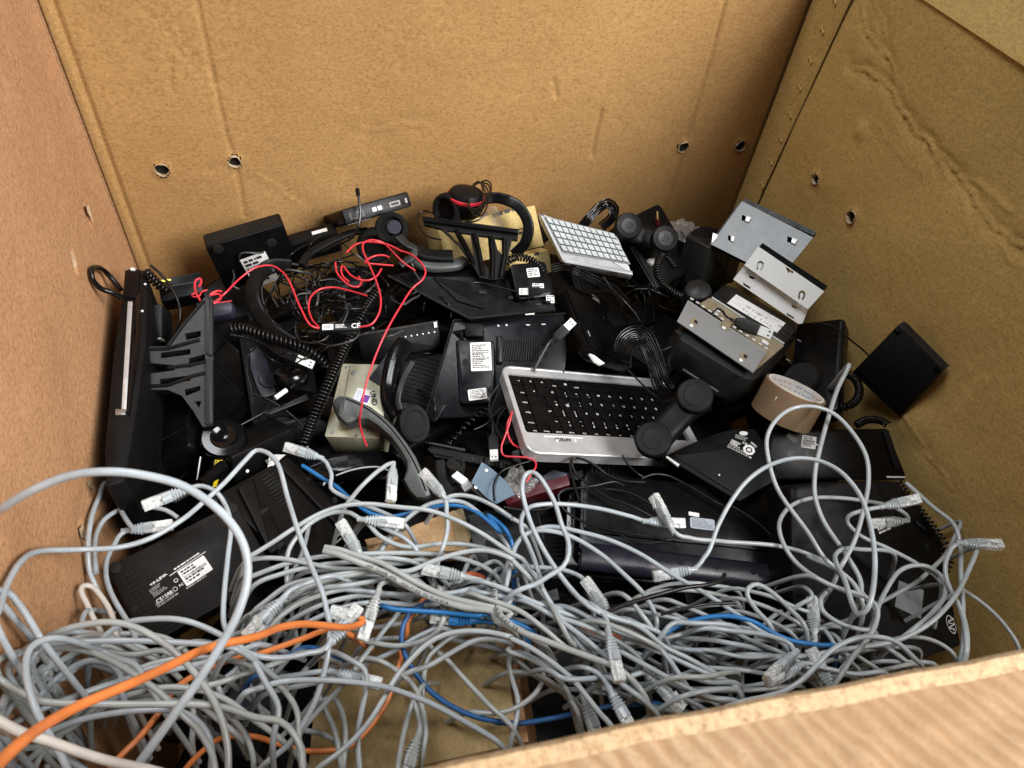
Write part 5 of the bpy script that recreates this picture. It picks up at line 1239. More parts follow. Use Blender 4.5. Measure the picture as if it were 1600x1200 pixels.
s_, T, w_, h_ = px_sticker(t, ch, (412,880), (536,894), (386,822), .0035, mat='sticker_blue', rows=7, seed=51, r=.003, inkm='ink_soft')
s_, T, w_, h_ = px_sticker(t, ch, (403,817), (456,826), (401,797), .0035, mat='sticker', rows=0, seed=52, r=.0006)
t.part('print', place_text('IUJZI', h_*.8, w_*.08, h_*.2, .0005, 0, .05, w_*.8), 'ink', s_)
# right phone
m, w, h = frame((1332,1030,.262), (1506,1000,.268), (1300,790,.290))
t = Thing('desk_phone', 'black phone along the right wall with a grey square sticker and white logo', 'desk phone', m)
t.part('casing', MB().prism(rpoly(t.locs([(1235,760),(1320,752),(1402,752),(1440,790),(1466,832),(1478,880),(1490,940),(1504,1010),(1360,1060),(1240,1010)]), .006), -.05, 0, .005), 'blk_matte')
P = t.locs(q(cy, (310,705),(495,780),(473,992),(278,900))); t.part('label', MB().prism(P, 0, .0004), 'sticker_grey')
lx, ly = t.loc(*q(cy, (700,1035))[0])
E_ = lambda a, b, n=20: [(lx+a*math.cos(6.283*k/n)*.8+b*math.sin(6.283*k/n)*-.35, ly+a*math.cos(6.283*k/n)*.35+b*math.sin(6.283*k/n)) for k in range(n)]
lg = t.part('logo', MB().prism(E_(.0070,.0118), .0003, .0006, 0, [E_(.0062,.0106)]), 'ink_white')
t.part('logo_scroll', MB().sweep(spline([V((lx+.005*math.sin(k*1.9), ly+.0085-.0021*k, .0005)) for k in range(9)], .001), rrect(-1,-1,1,1,.3,2), .0007), 'ink_white', lg)
flat_rows(t, cy, (165,370), (275,320), (130,260), 0, 4, 'ink_white', 61)
px_poly(t, cy, [(425,235),(500,300),(575,375),(520,335),(455,290)], 0, .003, 'side_cover', 'slate', .001, .001)
x, y = t.loc(*q(cy, (520,455))[0]); t.part('round_button', MB().lathe([(.004,0),(.004,.0012),(0,.0014)], (x,y,0), (0,0,1), 18), 'graphite')
# plate, red box and small bits in the middle front
m = facing(775, 752, .325, .5)
t = Thing('metal_plate', 'blue-grey steel cover plate with screws under the keyboard corner', 'plate', m)
t.part('plate', MB().prism(t.locs(q(cf, (1345,1095),(1412,968),(1475,1010),(1565,1090),(1620,1170),(1500,1230),(1440,1190))), -.0012, 0), 'blue_steel')
for p in q(cf, (1440,1020),(1372,1128)): screw(t, *p, 0, .0022, 'steel_bright')
m = facing(830, 765, .30, .5)
t = Thing('red_box', 'dark red box edge showing under the tall grey cable loop', 'box', m)
t.part('casing', MB().prism(t.locs(q(cg, (535,1185),(640,1130),(950,1048),(965,1110),(760,1170),(570,1235))), -.05, 0, .002), 'red_deep')
t.part('side', MB().prism(t.locs(q(cg, (700,1095),(860,1010),(950,1030),(940,1048),(700,1115))), -.03, -.004, .001), 'slate')
t = Thing('usb_plug', 'small bare silver plug lying left of the steel cover plate', 'usb plug', org(U(718,748,.33)))
e = t.part('metal_tongue', MB().sweep(pts3(cf, .335, (1240,1045),(1305,1095)), rrect(-1,-1,1,1,.2,2), (.0022,.0055), up=(0,0,1)), 'steel_bright', world=True)
t.part('body', MB().sweep(pts3(cf, .33, (1300,1090),(1330,1120),(1290,1140)), rrect(-1,-1,1,1,.4,2), (.003,.0055), up=(0,0,1)), 'steel', world=True)
t.part('cord', MB().tube(pts3(cf, [.33,.31], (1300,1100),(1400,1180),(1440,1210)), .0035, 10), 'blk_matte', world=True)
m = facing(720, 700, .30, .5)
t = Thing('black_bracket', 'black plastic bracket with comb teeth below the phone back', 'bracket', m)
t.part('bar', MB().prism(t.locs(q(cf, (1050,848),(1060,838),(1310,885),(1305,900))), -.004, .001, .0006), 'graphite')
mb = MB()
for k in range(12):
    P = t.locs(q(cf, (1085+k*17,868+k*3),(1093+k*17,869+k*3),(1100+k*17,912+k*3),(1088+k*17,910+k*3))); mb.prism(P, -.004, .0008)
t.part('comb', mb, 'blk_matte')
t.part('panel', MB().prism(t.locs(q(cf, (1060,870),(1300,905),(1600,960),(1580,1010),(1330,960),(1120,930))), -.02, -.004), 'blk')
mb = MB()
for k in range(9): mb.prism(t.locs(q(cf, (1350+k*25,930+k*5),(1358+k*25,931+k*5),(1362+k*25,958+k*5),(1354+k*25,957+k*5))), -.004, -.003)
t.part('vent_slot', mb, 'graphite')
t = Thing('dial', 'small black round knob left of the steel cover plate', 'knob', org(U(713,722,.31)))
t.part('knob', MB().lathe([(.012,-.012),(.013,0),(.012,.004),(.009,.004),(.008,.001),(0,.001)], UC(712,728,.318), camdir(.1,-.8,-.6), 28), 'graphite', world=True)
solo('rubber_strap', 'grey rubbery band end curving below the black knob', 'band', MB().sweep(spline(pts3(cf, .32, (1150,965),(1155,1030),(1175,1095),(1215,1170)), .004), rrect(-1,-1,1,1,.6,3), (.004,.0065), up=camdir(0,0,-1)), 'rubber')

# ------------------------------------------------------------------ black cable bundles and thin leads
def bundle(name, label, pts, n, gap, r, mat='cord', tie=None, up=None):
    P = spline(pts, .005); t = Thing(name, label, 'cable', org(P[0])); rn = random.Random(n)
    for k in range(n):
        o_ = (k-(n-1)/2)*gap; Q_ = []
        for i, p in enumerate(P):
            d = (P[min(i+1,len(P)-1)]-P[max(i-1,0)]).normalized(); s_ = d.cross((CAM-p).normalized()).normalized()
            Q_.append(p+s_*o_*(1+.12*math.sin(i*.2+k))+(CAM-p).normalized()*(.0012*math.sin(k*2.1+i*.13)))
        t.part('strand', MB().tube(Q_, r, 6), mat, world=True, ang=60)
    if tie is not None:
        i = int(tie*(len(P)-1)); d = (P[min(i+2,len(P)-1)]-P[i-2]).normalized()
        t.part('tie', MB().lathe([(gap*n*.5+.002,-.003),(gap*n*.5+.002,.003)], P[i], d, 16), 'cord_thin', world=True)
    return t
bundle('cable_bundle', 'flat folded bundle of black cable beside the round slab', pts3((0,0,1), [.375,.385,.38,.365,.35], (972,552),(980,530),(1000,524),(1016,545),(1026,572),(1034,598),(1044,612)), 9, .0030, .0014, 'cord')
bundle('cable_bundle', 'black cable bundle folded in a loop behind the pale keyboard', pts3(cc, [.42,.44,.45,.45,.44,.42], (420,320),(480,250),(540,185),(600,152),(640,185),(625,240),(560,300)), 5, .0030, .0017, 'blk_gloss')
bundle('cable_bundle', 'black leads draped under the pale keyboard edge', pts3(cc, [.395,.40,.39,.38], (250,560),(330,545),(430,590),(540,640),(640,690),(720,780)), 4, .0035, .0016, 'cord')
TH = [
 ('thin black lead over the round slab to a clear plug', cc, [.42,.41,.40,.385,.375], [(570,610),(620,680),(700,760),(770,840),(800,890)], .0014),
 ('thin black lead from the clear plug down into the folded bundle', cc, [.38,.375,.37], [(800,920),(770,1000),(745,1090),(740,1180)], .0014),
 ('thin lead looping from the folded bundle to the keyboard', ch, [.37,.36,.345], [(100,90),(150,140),(200,190),(270,250),(300,290)], .0013),
 ('black lead with an oval hump left of the monitor back', cm, .335, [(620,330),(590,230),(565,130),(580,65),(640,70),(720,110),(800,170),(900,205),(1030,215)], .0019),
 ('black lead arching from the red box over to the right', cm, [.32,.33,.335,.33], [(610,340),(500,340),(488,295),(530,262),(620,250),(720,235),(850,212),(900,240)], .0019),
 ('black lead dropping diagonally to the paired plugs', cm, [.335,.33,.325,.33], [(570,85),(600,160),(680,230),(800,310),(950,365),(1080,432)], .0017),
 ('long black lead from the handset to the far side of the monitor', cm, [.33,.33,.325,.32,.315], [(1010,190),(1080,165),(1170,172),(1300,235),(1450,325),(1600,400)], .0018),
 ('black lead curling round the lower monitor edge', ch, [.325,.32,.315,.31,.30], [(600,760),(700,820),(800,900),(870,985),(900,1050),(880,1110),(830,1190)], .0018),
 ('short black lead above the plug resting on the monitor', cm, .325, [(780,255),(870,265),(960,290),(1070,352)], .0015),
 ('thin lead sagging left of the tall grey loop', cm, .33, [(90,330),(85,230),(130,150),(220,110),(320,80)], .0013),
 ('grey-black lead running left to right under the tall loop', cm, [.32,.325,.33], [(150,370),(260,388),(400,384),(500,345)], .0016),
 ('black lead waving across the monitor back to the sticker', cm, [.32,.318,.316,.314], [(490,330),(530,390),(620,450),(760,500),(900,530),(1050,550),(1180,575),(1240,555)], .0017),
 ('short curved lead end on the monitor back', cm, .314, [(875,540),(950,578),(1050,595),(1140,585)], .0014),
 ('thin lead from the keyboard corner to the dark foot', cm, [.34,.335,.33], [(890,45),(930,110),(1000,170),(1030,185)], .0014),
 ('black power lead weaving through the grey bundle at right', cn, [.41,.415,.41,.40], [(800,222),(900,180),(1050,135),(1180,98),(1300,70),(1420,55),(1500,30),(1530,-10)], .0024),
 ('second black lead below the weaving power lead', cn, [.395,.40,.395], [(1130,240),(1230,215),(1350,185),(1480,172),(1600,168)], .0018),
 ('thin black lead beside the grey network plug pair', cg, .33, [(530,500),(500,560),(470,650),(500,760),(540,830)], .0013),
 ('thin grey lead crossing the shiny coil', cg, .325, [(590,610),(540,625),(490,670),(450,720),(400,750),(360,765)], .0012),
 ('thin lead hanging beside the pale-tipped plug', cg, .325, [(640,600),(570,625),(520,680),(500,760)], .0012),
 ('thin cable under the tag crossing to the long coil', ce, [.34,.33,.32], [(1180,460),(1260,490),(1350,540),(1430,600),(1490,660)], .0016),
 ('thin looped lead hanging left of the dark phone', ce, [.36,.35,.34,.33], [(1200,170),(1150,220),(1145,320),(1170,430),(1180,520)], .0011)]
for lb, o_, z, P, r in TH: wire('thin_cable', lb, pts3(o_, z, *P), r, 'cord_thin', group='thin black leads')
rn = random.Random(77)
for k in range(34):                                     # the knot of headset cords
    cx_, cy_ = rn.gauss(505, 38), rn.gauss(462, 30); a0 = rn.random()*6.28; rx, ry = rn.uniform(22, 78), rn.uniform(16, 52); tl = rn.uniform(-.6,.6); sp = rn.uniform(2.4, 6.0)
    P = []
    for i in range(9):
        a = a0+sp*i/8; x, y = rx*math.cos(a), ry*math.sin(a)
        P.append(UC(cx_+x*math.cos(tl)-y*math.sin(tl)+rn.gauss(0,3), cy_+x*math.sin(tl)+y*math.cos(tl)+rn.gauss(0,3), .385+.028*math.sin(i*1.3+k)+.012*rn.random()))
    wire('thin_cable', 'thin black headset cord in the tangled knot inside the broad headband', P, rn.choice((.0010,.0013,.0016)), rn.choice(('cord_thin','cord','cord','wire_grey')), group='tangled headset cords', n=6)
for k in range(30):                                     # loose leads in the dark gaps
    cx_, cy_ = rn.choice(((640,590),(760,720),(860,740),(430,640),(300,720),(1010,440),(870,560),(960,720),(620,500),(800,800)))
    cx_ += rn.gauss(0,30); cy_ += rn.gauss(0,22); a0 = rn.random()*6.28; sp = rn.uniform(-2,2); P = []; x, y, a = cx_, cy_, a0
    for i in range(7):
        zb = .36 if cy_ < 500 else .285
        P.append(UC(x, y, zb+.012*math.sin(i+k))); x += 16*math.cos(a); y += 12*math.sin(a); a += sp*.35+rn.gauss(0,.25)
    wire('loose_lead', 'loose thin black lead in the dark gaps between the phones', P, rn.choice((.0010,.0014,.0018)), rn.choice(('cord_thin','cord')), group='loose leads in the gaps', n=6)
# the dark devices underneath that fill the heap
def zb(x, y):
    return float(np.interp(y, [.1,.3,.5,.65,.8,1.0], [.20,.225,.235,.26,.30,.345]))
protos = []
t = Thing('buried_device', '', 'device'); t.part('casing', MB().rbox(-.07,-.05,.07,.05,-.03,0,.008,.003), 'blk'); t.part('battery_cover', MB().rbox(-.03,-.03,.05,.03,0,.0015,.003,.0008), 'blk_matte'); protos.append(t.o)
t = Thing('buried_device', '', 'device'); t.part('casing', MB().rbox(-.05,-.05,.05,.05,-.045,0,.005,.002), 'blk_matte'); mb = MB()
for k in range(12): mb.box(-.04+k*.0068,-.035,0,-.0375+k*.0068,.035,.0012)
t.part('vent_rib', mb, 'blk'); protos.append(t.o)
t = Thing('buried_device', '', 'device'); t.part('grip', MB().sweep([V((-.1+.01*k,0,.012*(1-((k-10)/10)**2))) for k in range(21)], rrect(-1,-1,1,1,.6,4), (.011,.019), up=(0,0,1)), 'blk')
for s_ in (-1,1): t.part('earpiece', MB().lathe([(.020,-.018),(.024,-.012),(.024,0),(.02,.004),(0,.004)], (s_*.085,0,-.004), (0,0,-1), 26), 'blk_matte')
protos.append(t.o)
LBL = 'black scrap device half buried in shadow below the upper layer'
used = [False]*3
def copy_thing(o):
    c = o.copy(); COL.objects.link(c)
    for ch_ in list(o.children):
        d = ch_.copy(); COL.objects.link(d); d.parent = c
        for g in list(ch_.children): e_ = g.copy(); COL.objects.link(e_); e_.parent = d
    return c
for i in range(13):
    for j in range(11):
        x = XL+.08+(XR-XL-.16)*(i+.5+rn.uniform(-.4,.4))/13; y = YF+.045+(YB-YF-.115)*(j+.5+rn.uniform(-.4,.4))/11
        k = rn.choice((0,0,1,1,2)); o_ = protos[k] if not used[k] else copy_thing(protos[k]); used[k] = True
        o_['label'] = LBL; o_['group'] = 'devices buried under the heap'
        o_.matrix_world = M4.Translation((x, y, zb(x, y)+rn.uniform(-.05,.02))) @ M4.Rotation(rn.uniform(0,6.28),4,'Z') @ M4.Rotation(rn.gauss(0,.3),4,'X') @ M4.Rotation(rn.gauss(0,.3),4,'Y')
# ------------------------------------------------------------------ network cables with moulded plugs
PLUG = {}
def plug_meshes(colr):
    if colr in PLUG: return PLUG[colr]
    bo = MB()
    P = [(-.010,.0031,.0031,1),(-.002,.0033,.0033,1),(0,.0046,.0040,.8)]
    x = 0
    for k in range(4):
        a = .0046+.0007*k
        P += [(x+.0003,a,.0040,.7),(x+.0017,a,.0040,.7),(x+.0019,a-.0010,.0032,.7),(x+.0030,a-.0010,.0032,.7)]; x += .0031
    P += [(x,.0060,.0043,.5),(x+.009,.0062,.0044,.4),(x+.0092,.0050,.0034,.4)]
    n = 0; vs = []; fs = []
    for (xx, a, b, rr) in P:
        pr = rrect(-a,-b,a,b,min(a,b)*rr,3); n = len(pr); vs += [(xx,p[0],p[1]) for p in pr]
    for i in range(len(P)-1):
        for k in range(n):
            j = (k+1) % n; fs.append((i*n+k,i*n+j,(i+1)*n+j,(i+1)*n+k))
    fs += [tuple(range(n))[::-1], tuple((len(P)-1)*n+k for k in range(n))]
    bo.add(vs, fs); bx = x+.0085
    bo.add([(bx-.008,-.0022,.0044),(bx-.008,.0022,.0044),(bx+.001,.0016,.0066),(bx+.001,-.0016,.0066),(bx-.003,-.0022,.0044),(bx-.003,.0022,.0044)], [(0,1,2,3),(0,4,5,1),(4,3,2,5)])
    bl = MB().rbox(bx-.001,-.0058,bx+.0205,.0058,-.0041,.0028,.0006,.0004,2)
    bl.rbox(bx+.0125,-.0056,bx+.0203,.0056,.0028,.0042,.0005,.0003,2)
    cl_ = MB().add([(bx+.019,-.0016,.0040),(bx+.019,.0016,.0040),(bx+.004,.0020,.0078),(bx+.004,-.0020,.0078),(bx+.019,-.0016,.0050),(bx+.019,.0016,.0050),(bx+.004,.0020,.0087),(bx+.004,-.0020,.0087)], [(0,1,2,3),(7,6,5,4),(0,4,5,1),(1,5,6,2),(2,6,7,3),(3,7,4,0)])
    go = MB()
    for k in range(8): go.box(bx+.0145,-.0040+k*.00105,-.0045,bx+.0206,-.0040+k*.00105+.0005,-.0030)
    wr = MB()
    for k in range(8): wr.box(bx+.0,-.0042+k*.00108,-.0012,bx+.0145,-.0042+k*.00108+.0007,-.0004)
    PLUG[colr] = [('plug', bo.mesh('plug', colr, 50)), ('clear_body', bl.mesh('clear_body', 'clear_plug')), ('clip', cl_.mesh('clip', 'clear_plug')), ('contacts', go.mesh('contacts', 'gold')), ('wires', wr.mesh('wires', 'wire_pairs'))]
    return PLUG[colr]
plastic('wire_pairs', (.45,.42,.38), .5, grain=0)
def plug(parent, B, T, colr, roll=0.0, boot=True):
    d = (T-B).normalized(); n = (CAM-B).normalized(); n = (n-d*n.dot(d)).normalized(); s = n.cross(d)
    n2 = n*math.cos(roll)+s*math.sin(roll); s2 = n2.cross(d)
    m = M4((d, s2, n2)).transposed().to_4x4(); m.translation = B
    ms = plug_meshes(colr)[0 if boot else 1:]; par = None
    for nm, me in ms:
        o = bpy.data.objects.new(nm, me); COL.objects.link(o)
        if par is None: o.parent = parent; o.matrix_basis = parent.matrix_basis.inverted() @ m; par = o
        else: o.parent = par
CN = [0]
def dive(p, nx):                                        # a loose end tucks down under its neighbours
    d = (p-nx).normalized(); k = p+d*.035; k.z = max(.03, p.z-.075)
    k.x = min(max(k.x, XL+.012), XR-.012); k.y = min(max(k.y, .085), YB-.01)
    return k
def net(colr, segs, z, label, ends='', r=.0026, group=None, rolls=(.2,.2), boot=True):
    P = []
    for o_, pts in segs: P += q(o_, *pts)
    n = len(P); out = []
    zl = [z, z] if isinstance(z, (int, float)) else z
    for i, p in enumerate(P):
        f = i/(n-1)*(len(zl)-1); k = min(int(f), len(zl)-2); out.append(UC(p[0], p[1], zl[k]+(zl[k+1]-zl[k])*(f-k), .008))
    ep = []
    if 'S' in ends:
        T, B = out[0], out[1]; out = out[1:]; ep.append((B, T, rolls[0]))
    if 'E' in ends:
        B, T = out[-2], out[-1]; out = out[:-1]; ep.append((B, T, rolls[1]))
    CN[0] += 1; rn_ = random.Random(CN[0])
    pl = []
    for k, p in enumerate(out): pl.append(p)
    if 'S' not in ends and 'C' not in ends: pl = [dive(pl[0], pl[1])]+pl
    if 'E' not in ends and 'D' not in ends: pl = pl+[dive(pl[-1], pl[-2])]
    path = spline(pl, .005)
    # a straight bit of cable where it enters its boot
    for (B, T, _) in ep:
        d = (T-B).normalized()
        if (path[0]-B).length < 1e-5: path[0] = B-d*.004
        else: path[-1] = B-d*.004
        for k in range(1, 4):
            i = k if (path[0]-B).length < .01 else -1-k
            path[i] = path[i].lerp(B-d*(.004+.005*k), .75-.2*k)
    cen = path[0].copy()
    o = solo('network_cable', label, 'network cable', MB().tube(path, r, 10), colr, group or 'network cables', origin=cen, ang=70)
    for (B, T, ro) in ep: plug(o, B-(T-B).normalized()*(0 if boot else .016), T, colr, ro, boot)
    return o, path
def N(colr, z, label, *segs, ends='', **k): return net(colr, segs, z, label, ends, **k)
G, Cc, Ww, WH = 'net_grey', 'net_cool', 'net_warm', 'net_white'
# left side
N(Cc, [.60,.64,.665,.66,.64,.62,.60,.585,.57,.55], 'thick looking grey cable arching high over the left corner and down', (ci, [(-60,490),(0,462),(200,345),(450,250),(700,228),(900,250),(1150,320),(1400,500),(1520,680),(1548,880)]), (cj, [(1490,225),(1380,430),(1250,640),(1100,850),(950,1060),(850,1200),(760,1340)]), r=.0031, ends='C')
N(Cc, [.40,.42,.44,.45,.445,.44,.44,.45,.48,.55,.57], 'grey cable making a narrow arch above the long router and sweeping left to the wall', (cl, [(30,1200),(200,1055),(290,930),(370,780),(420,620),(455,450),(458,250)]), (ck, [(455,1160),(420,1000),(350,830),(280,650),(200,400),(130,170),(60,105),(0,95)]), (ce, [(1130,880),(1000,1020),(800,1200)]), (ci, [(1150,520),(950,640),(750,700),(500,715),(250,725),(130,790),(60,900),(20,1000),(0,1080),(-30,1160)]))
N(Cc, [.34,.36,.37,.38], 'grey cable hanging straight down beside the foot of the upright monitor', (ci, [(655,300),(620,380),(570,520),(550,700),(560,850),(605,960)]))
N(Cc, [.37,.375,.385,.39,.40], 'grey cable with a dusty plug lying behind the pierced router', (ci, [(1050,562),(822,592),(740,650),(675,760),(662,870),(700,1000),(800,1170)]), (cj, [(800,290),(850,400),(850,500),(790,660),(780,800)]), ends='S')
N(Cc, [.37,.38,.38,.385], 'grey cable curling behind the left plugs with a plug pointing up', (ci, [(840,262),(790,352),(752,440),(790,530),(838,592)]), ends='SD', rolls=(1.2,0))
N(Cc, [.36,.37,.38,.39], 'grey cable curving from the wall past the bottom of the upright monitor', (ci, [(1110,515),(1040,470),(900,448),(760,462),(660,520),(605,610),(590,720),(600,860)]), ends='CD')
N(Cc, [.42,.42,.415,.41,.41,.41,.41], 'grey cable ending in the bright plug left of the yellow stickers', (ci, [(925,432),(1150,348),(1230,318),(1330,340),(1400,420),(1442,560),(1425,750),(1400,1000),(1395,1130)]), (cj, [(1400,300),(1450,420),(1480,500)]), ends='S')
N(WH, [.40,.41,.40,.40,.40], 'off-white cable with a sharp bend below the pierced router', (cj, [(590,280),(540,170),(505,95),(520,62),(570,65),(640,140),(700,250),(735,430),(775,570),(800,700)]), r=.0027)
N(Cc, [.55,.54,.53], 'grey cable slanting down the left wall to the knot of loops', (cj, [(-60,75),(0,92),(60,110),(150,220),(220,335),(260,400)]))
N(Ww, [.50,.52,.53,.53,.53,.52,.51,.50], 'grey cable in a broad arch across the lower left loops', (cj, [(230,430),(310,375),(400,335),(550,300),(700,288),(850,322),(1000,405),(1130,510),(1250,650),(1340,790),(1400,950),(1425,1100),(1430,1260)]))
N(Cc, [.52,.54,.55,.55,.54,.53], 'grey cable looping down the far left edge of the photo', (cj, [(380,390),(270,400),(190,450),(160,560),(185,720),(230,850),(300,980),(380,1120),(450,1260)]))
N(Cc, [.49,.49,.48,.48], 'grey cable running level under the orange cable at left', (cj, [(200,520),(270,440),(400,418),(600,407),(850,405),(1100,415),(1350,432),(1470,455)]))
N(Ww, [.54,.53,.52,.51,.50,.50], 'grey cable sagging across the lower left under the orange one', (cj, [(-60,610),(0,645),(100,712),(250,780),(600,800),(900,802),(1150,800),(1400,822),(1600,885)]), (cl, [(150,908),(230,980),(285,1080),(295,1220)]))
N(Ww, [.47,.48,.48,.48,.47], 'grey cable from the left knot falling to the bottom edge', (cj, [(200,545),(290,470),(380,450),(550,470),(700,530),(850,620),(1000,730),(1100,830),(1250,980),(1330,1130),(1350,1260)]))
N(Cc, [.46,.47,.47,.46,.44], 'grey cable rising in a low hump beneath the pale white cable', (cj, [(250,1010),(340,960),(500,900),(700,860),(900,838),(1050,838),(1180,870),(1290,975),(1325,1100),(1320,1200)]))
N(Cc, [.52,.47,.45,.44,.44], 'grey cable running up from the left edge towards the orange plug', (cj, [(-60,1020),(0,980),(200,860),(500,740),(800,640),(1050,590),(1300,535),(1500,470),(1600,430)]))
N(Cc, [.45,.455,.45], 'short grey hump in the middle of the left loops', (cj, [(230,800),(330,660),(450,570),(570,528),(680,550),(750,620),(760,720)]))
N(Cc, [.54,.49,.46,.45], 'grey cable low in the left knot heading to the wall', (cj, [(-60,880),(0,830),(100,690),(250,598),(400,520),(500,470)]))
N(WH, [.62,.61,.60,.59,.58], 'white cable cutting across the lower left corner', (cj, [(-80,860),(0,910),(150,985),(300,1030),(450,1085),(650,1150),(850,1195),(1000,1230)]), r=.0031)
# orange and coral
N('net_orange', [.72,.70,.66,.62,.57,.52,.48,.45,.44,.44], 'bright orange cable running from the lower left corner to its clear plug', (cj, [(-70,1270),(0,1165),(130,1042),(280,930),(500,808),(800,680),(1000,590),(1300,450)]), (cl, [(0,380),(150,322),(300,300),(450,312),(560,322),(615,312),(640,288),(628,258),(540,236)]), ends='E', r=.0031, boot=False)
N('net_orange', [.44,.43,.42,.42,.43], 'thinner orange cable dipping under the first orange one', (cl, [(470,330),(300,388),(100,460),(0,490)]), (cj, [(1500,502),(1300,580),(1150,660),(1080,720),(980,870),(880,1000),(740,1140),(660,1260)]), r=.0027)
N('net_orange', [.37,.37,.365,.36,.37,.39], 'flat orange cable looping over the brown carton beside the blue one', (cl, [(1060,135),(1020,180),(985,230),(950,290),(940,380),(910,450),(895,560),(865,650),(830,760),(760,880),(660,1000),(560,1075),(430,1092),(280,1090),(150,1052),(60,1022),(0,1005)]), (cj, [(1500,998),(1400,1010),(1330,1040),(1250,1110),(1190,1170),(1130,1260)]), r=.0026)
N('net_coral', [.36,.365], 'short coral cable end showing in the middle of the bundle', (ck, [(1300,872),(1340,868),(1380,874),(1420,890)]), r=.0026)
N('net_coral', [.35,.355], 'short coral cable showing right of the printed grey cable', (cn, [(560,330),(650,345),(720,372),(790,372),(830,360)]), r=.0028)
# blue
N('net_blue', [.355,.36,.37,.375,.38,.385,.38,.36], 'bright blue cable curving through the middle from the grey network plug', (ck, [(290,190),(330,215),(400,260),(500,320),(580,390),(640,440),(720,490),(830,510),(950,490),(1080,450),(1200,435),(1320,452),(1420,510),(1530,610)]), (cm, [(50,420),(120,470),(175,535),(205,620),(215,720)]), ends='C')
N('net_blue', [.40,.405,.41,.41,.40], 'blue cable lying level across the bundle in the middle', (cl, [(780,185),(850,205),(1000,218),(1200,230),(1400,245)]), (cn, [(0,240),(100,252),(200,285),(320,340)]))
N('net_blue', [.395,.40,.40,.395], 'blue cable with its plug above the brown carton corner', (cl, [(1165,262),(1345,278),(1450,285),(1600,312)]), (cn, [(100,300),(180,322),(260,360)]), ends='S')
N('net_navy', [.385,.39,.38,.365,.35,.345,.345], 'dark blue cable hanging in a deep bow over the brown carton', (cl, [(1180,150),(1110,155),(1040,180),(960,235),(915,330),(918,450),(960,550),(1020,640),(1100,730),(1250,830),(1400,888),(1560,918)]), (cn, [(100,915),(250,920),(450,890),(640,850),(820,812),(1000,802),(1120,800)]))
N('net_blue', [.375,.385,.39,.385,.37], 'blue cable arching over the grey bundle at the right', (cm, [(1080,1240),(1120,1190),(1250,1105),(1400,1062),(1500,1050),(1600,1056)]), (co, [(100,960),(200,1018),(300,1060),(450,1086),(540,1092)]))
N('net_navy', [.40,.40], 'short dark blue cable behind the left plugs', (cl, [(-30,640),(0,620),(100,560),(200,500),(300,450)]))
# middle bundle
B_ = 'grey cables in the thick middle bundle'
N(G, [.40,.405,.41,.415,.41,.40,.40,.39], 'grey cable sweeping over the long router and on down to the right rim', (ck, [(-40,760),(0,735),(120,660),(240,580),(400,490),(550,440),(700,430),(900,450),(1080,470),(1250,530),(1420,620),(1600,740)]), (cm, [(260,690),(320,770),(380,900),(450,1000),(560,1130)]), (cn, [(560,350),(640,470)]))
N(G, [.38,.39,.395,.40,.40], 'grey cable curling over the long router into a ribbed boot', (ck, [(195,920),(190,810),(205,720),(250,640),(340,550),(460,488),(560,480),(650,510),(690,530),(830,545)]), ends='E')
N(G, [.375,.39,.40,.395], 'grey cable arching to a plug that points down left of the grey handset', (ck, [(560,440),(600,390),(640,340),(720,260),(790,205),(835,190),(855,215),(845,375)]), ends='E')
N(Cc, [.365,.365,.37,.37,.375,.38], 'grey cable with the plug just under the metal box', (ck, [(180,70),(375,132),(440,180),(472,250),(468,330),(540,380),(660,430),(830,500),(930,560)]), ends='S')
N(G, [.405,.41,.41,.405,.40], 'grey cable with its plug resting on the tip of the grey handset', (ck, [(1062,250),(1165,375),(1190,480),(1197,580),(1175,680),(1150,745)]), ends='S')
N(G, [.385,.39,.395,.39,.38], 'grey cable rising in a low arch right of the grey handset tip', (ck, [(1185,395),(1250,375),(1350,385),(1480,440),(1600,520)]), (cm, [(100,378),(200,440),(280,490)]))
N(Cc, [.375,.385,.385,.37], 'grey cable crossing over the crumpled carton under the blue one', (ck, [(780,730),(830,650),(900,565),(1000,478),(1090,428),(1190,410),(1300,422),(1420,510),(1500,600),(1570,690)]))
N(G, [.395,.39,.385,.385,.39], 'grey cable bowing down across the crumpled carton', (ck, [(690,545),(760,620),(840,668),(920,695),(1000,698),(1150,678),(1300,682),(1450,712),(1600,770)]))
N(Cc, [.395,.39,.385], 'short grey strand beside the ribbed boot over the carton', (ck, [(710,545),(820,590),(920,640),(1000,715)]))
PT, PTp = N(Ww, [.42,.425,.425,.42,.415,.41], 'grey cable with a cut end crossing diagonally over the bundle, printed black', (ck, [(425,722),(500,740),(600,778),(800,860),(950,945),(1100,1015),(1300,1075),(1480,1105)]), (cm, [(100,1080),(200,1130)]), r=.0034, ends='C')
N(Ww, [.415,.42,.425,.42,.41,.405], 'grey cable twin of the printed one just above it', (ck, [(430,700),(520,715),(640,755),(760,790),(860,840),(1000,920),(1200,1010),(1400,1060),(1600,1110)]), (cm, [(150,1080),(300,1170),(420,1260)]), r=.0030, ends='C')
N(G, [.39,.395,.40,.395], 'grey cable skimming the top of the bundle left of the crumpled carton', (ck, [(-60,790),(0,772),(150,770),(320,800),(500,832),(700,842),(850,862),(1000,900)]))
N(G, [.38,.39,.395,.395,.39,.38], 'grey cable bending over the bundle top towards the blue curve', (ck, [(-60,900),(0,872),(200,800),(400,760),(600,745),(800,738),(1000,738),(1180,752),(1350,792),(1480,860)]))
N(G, [.385,.39,.39,.385], 'grey cable second from the top of the bundle', (ck, [(0,930),(150,870),(350,820),(500,800),(700,790),(900,802),(1050,780)]))
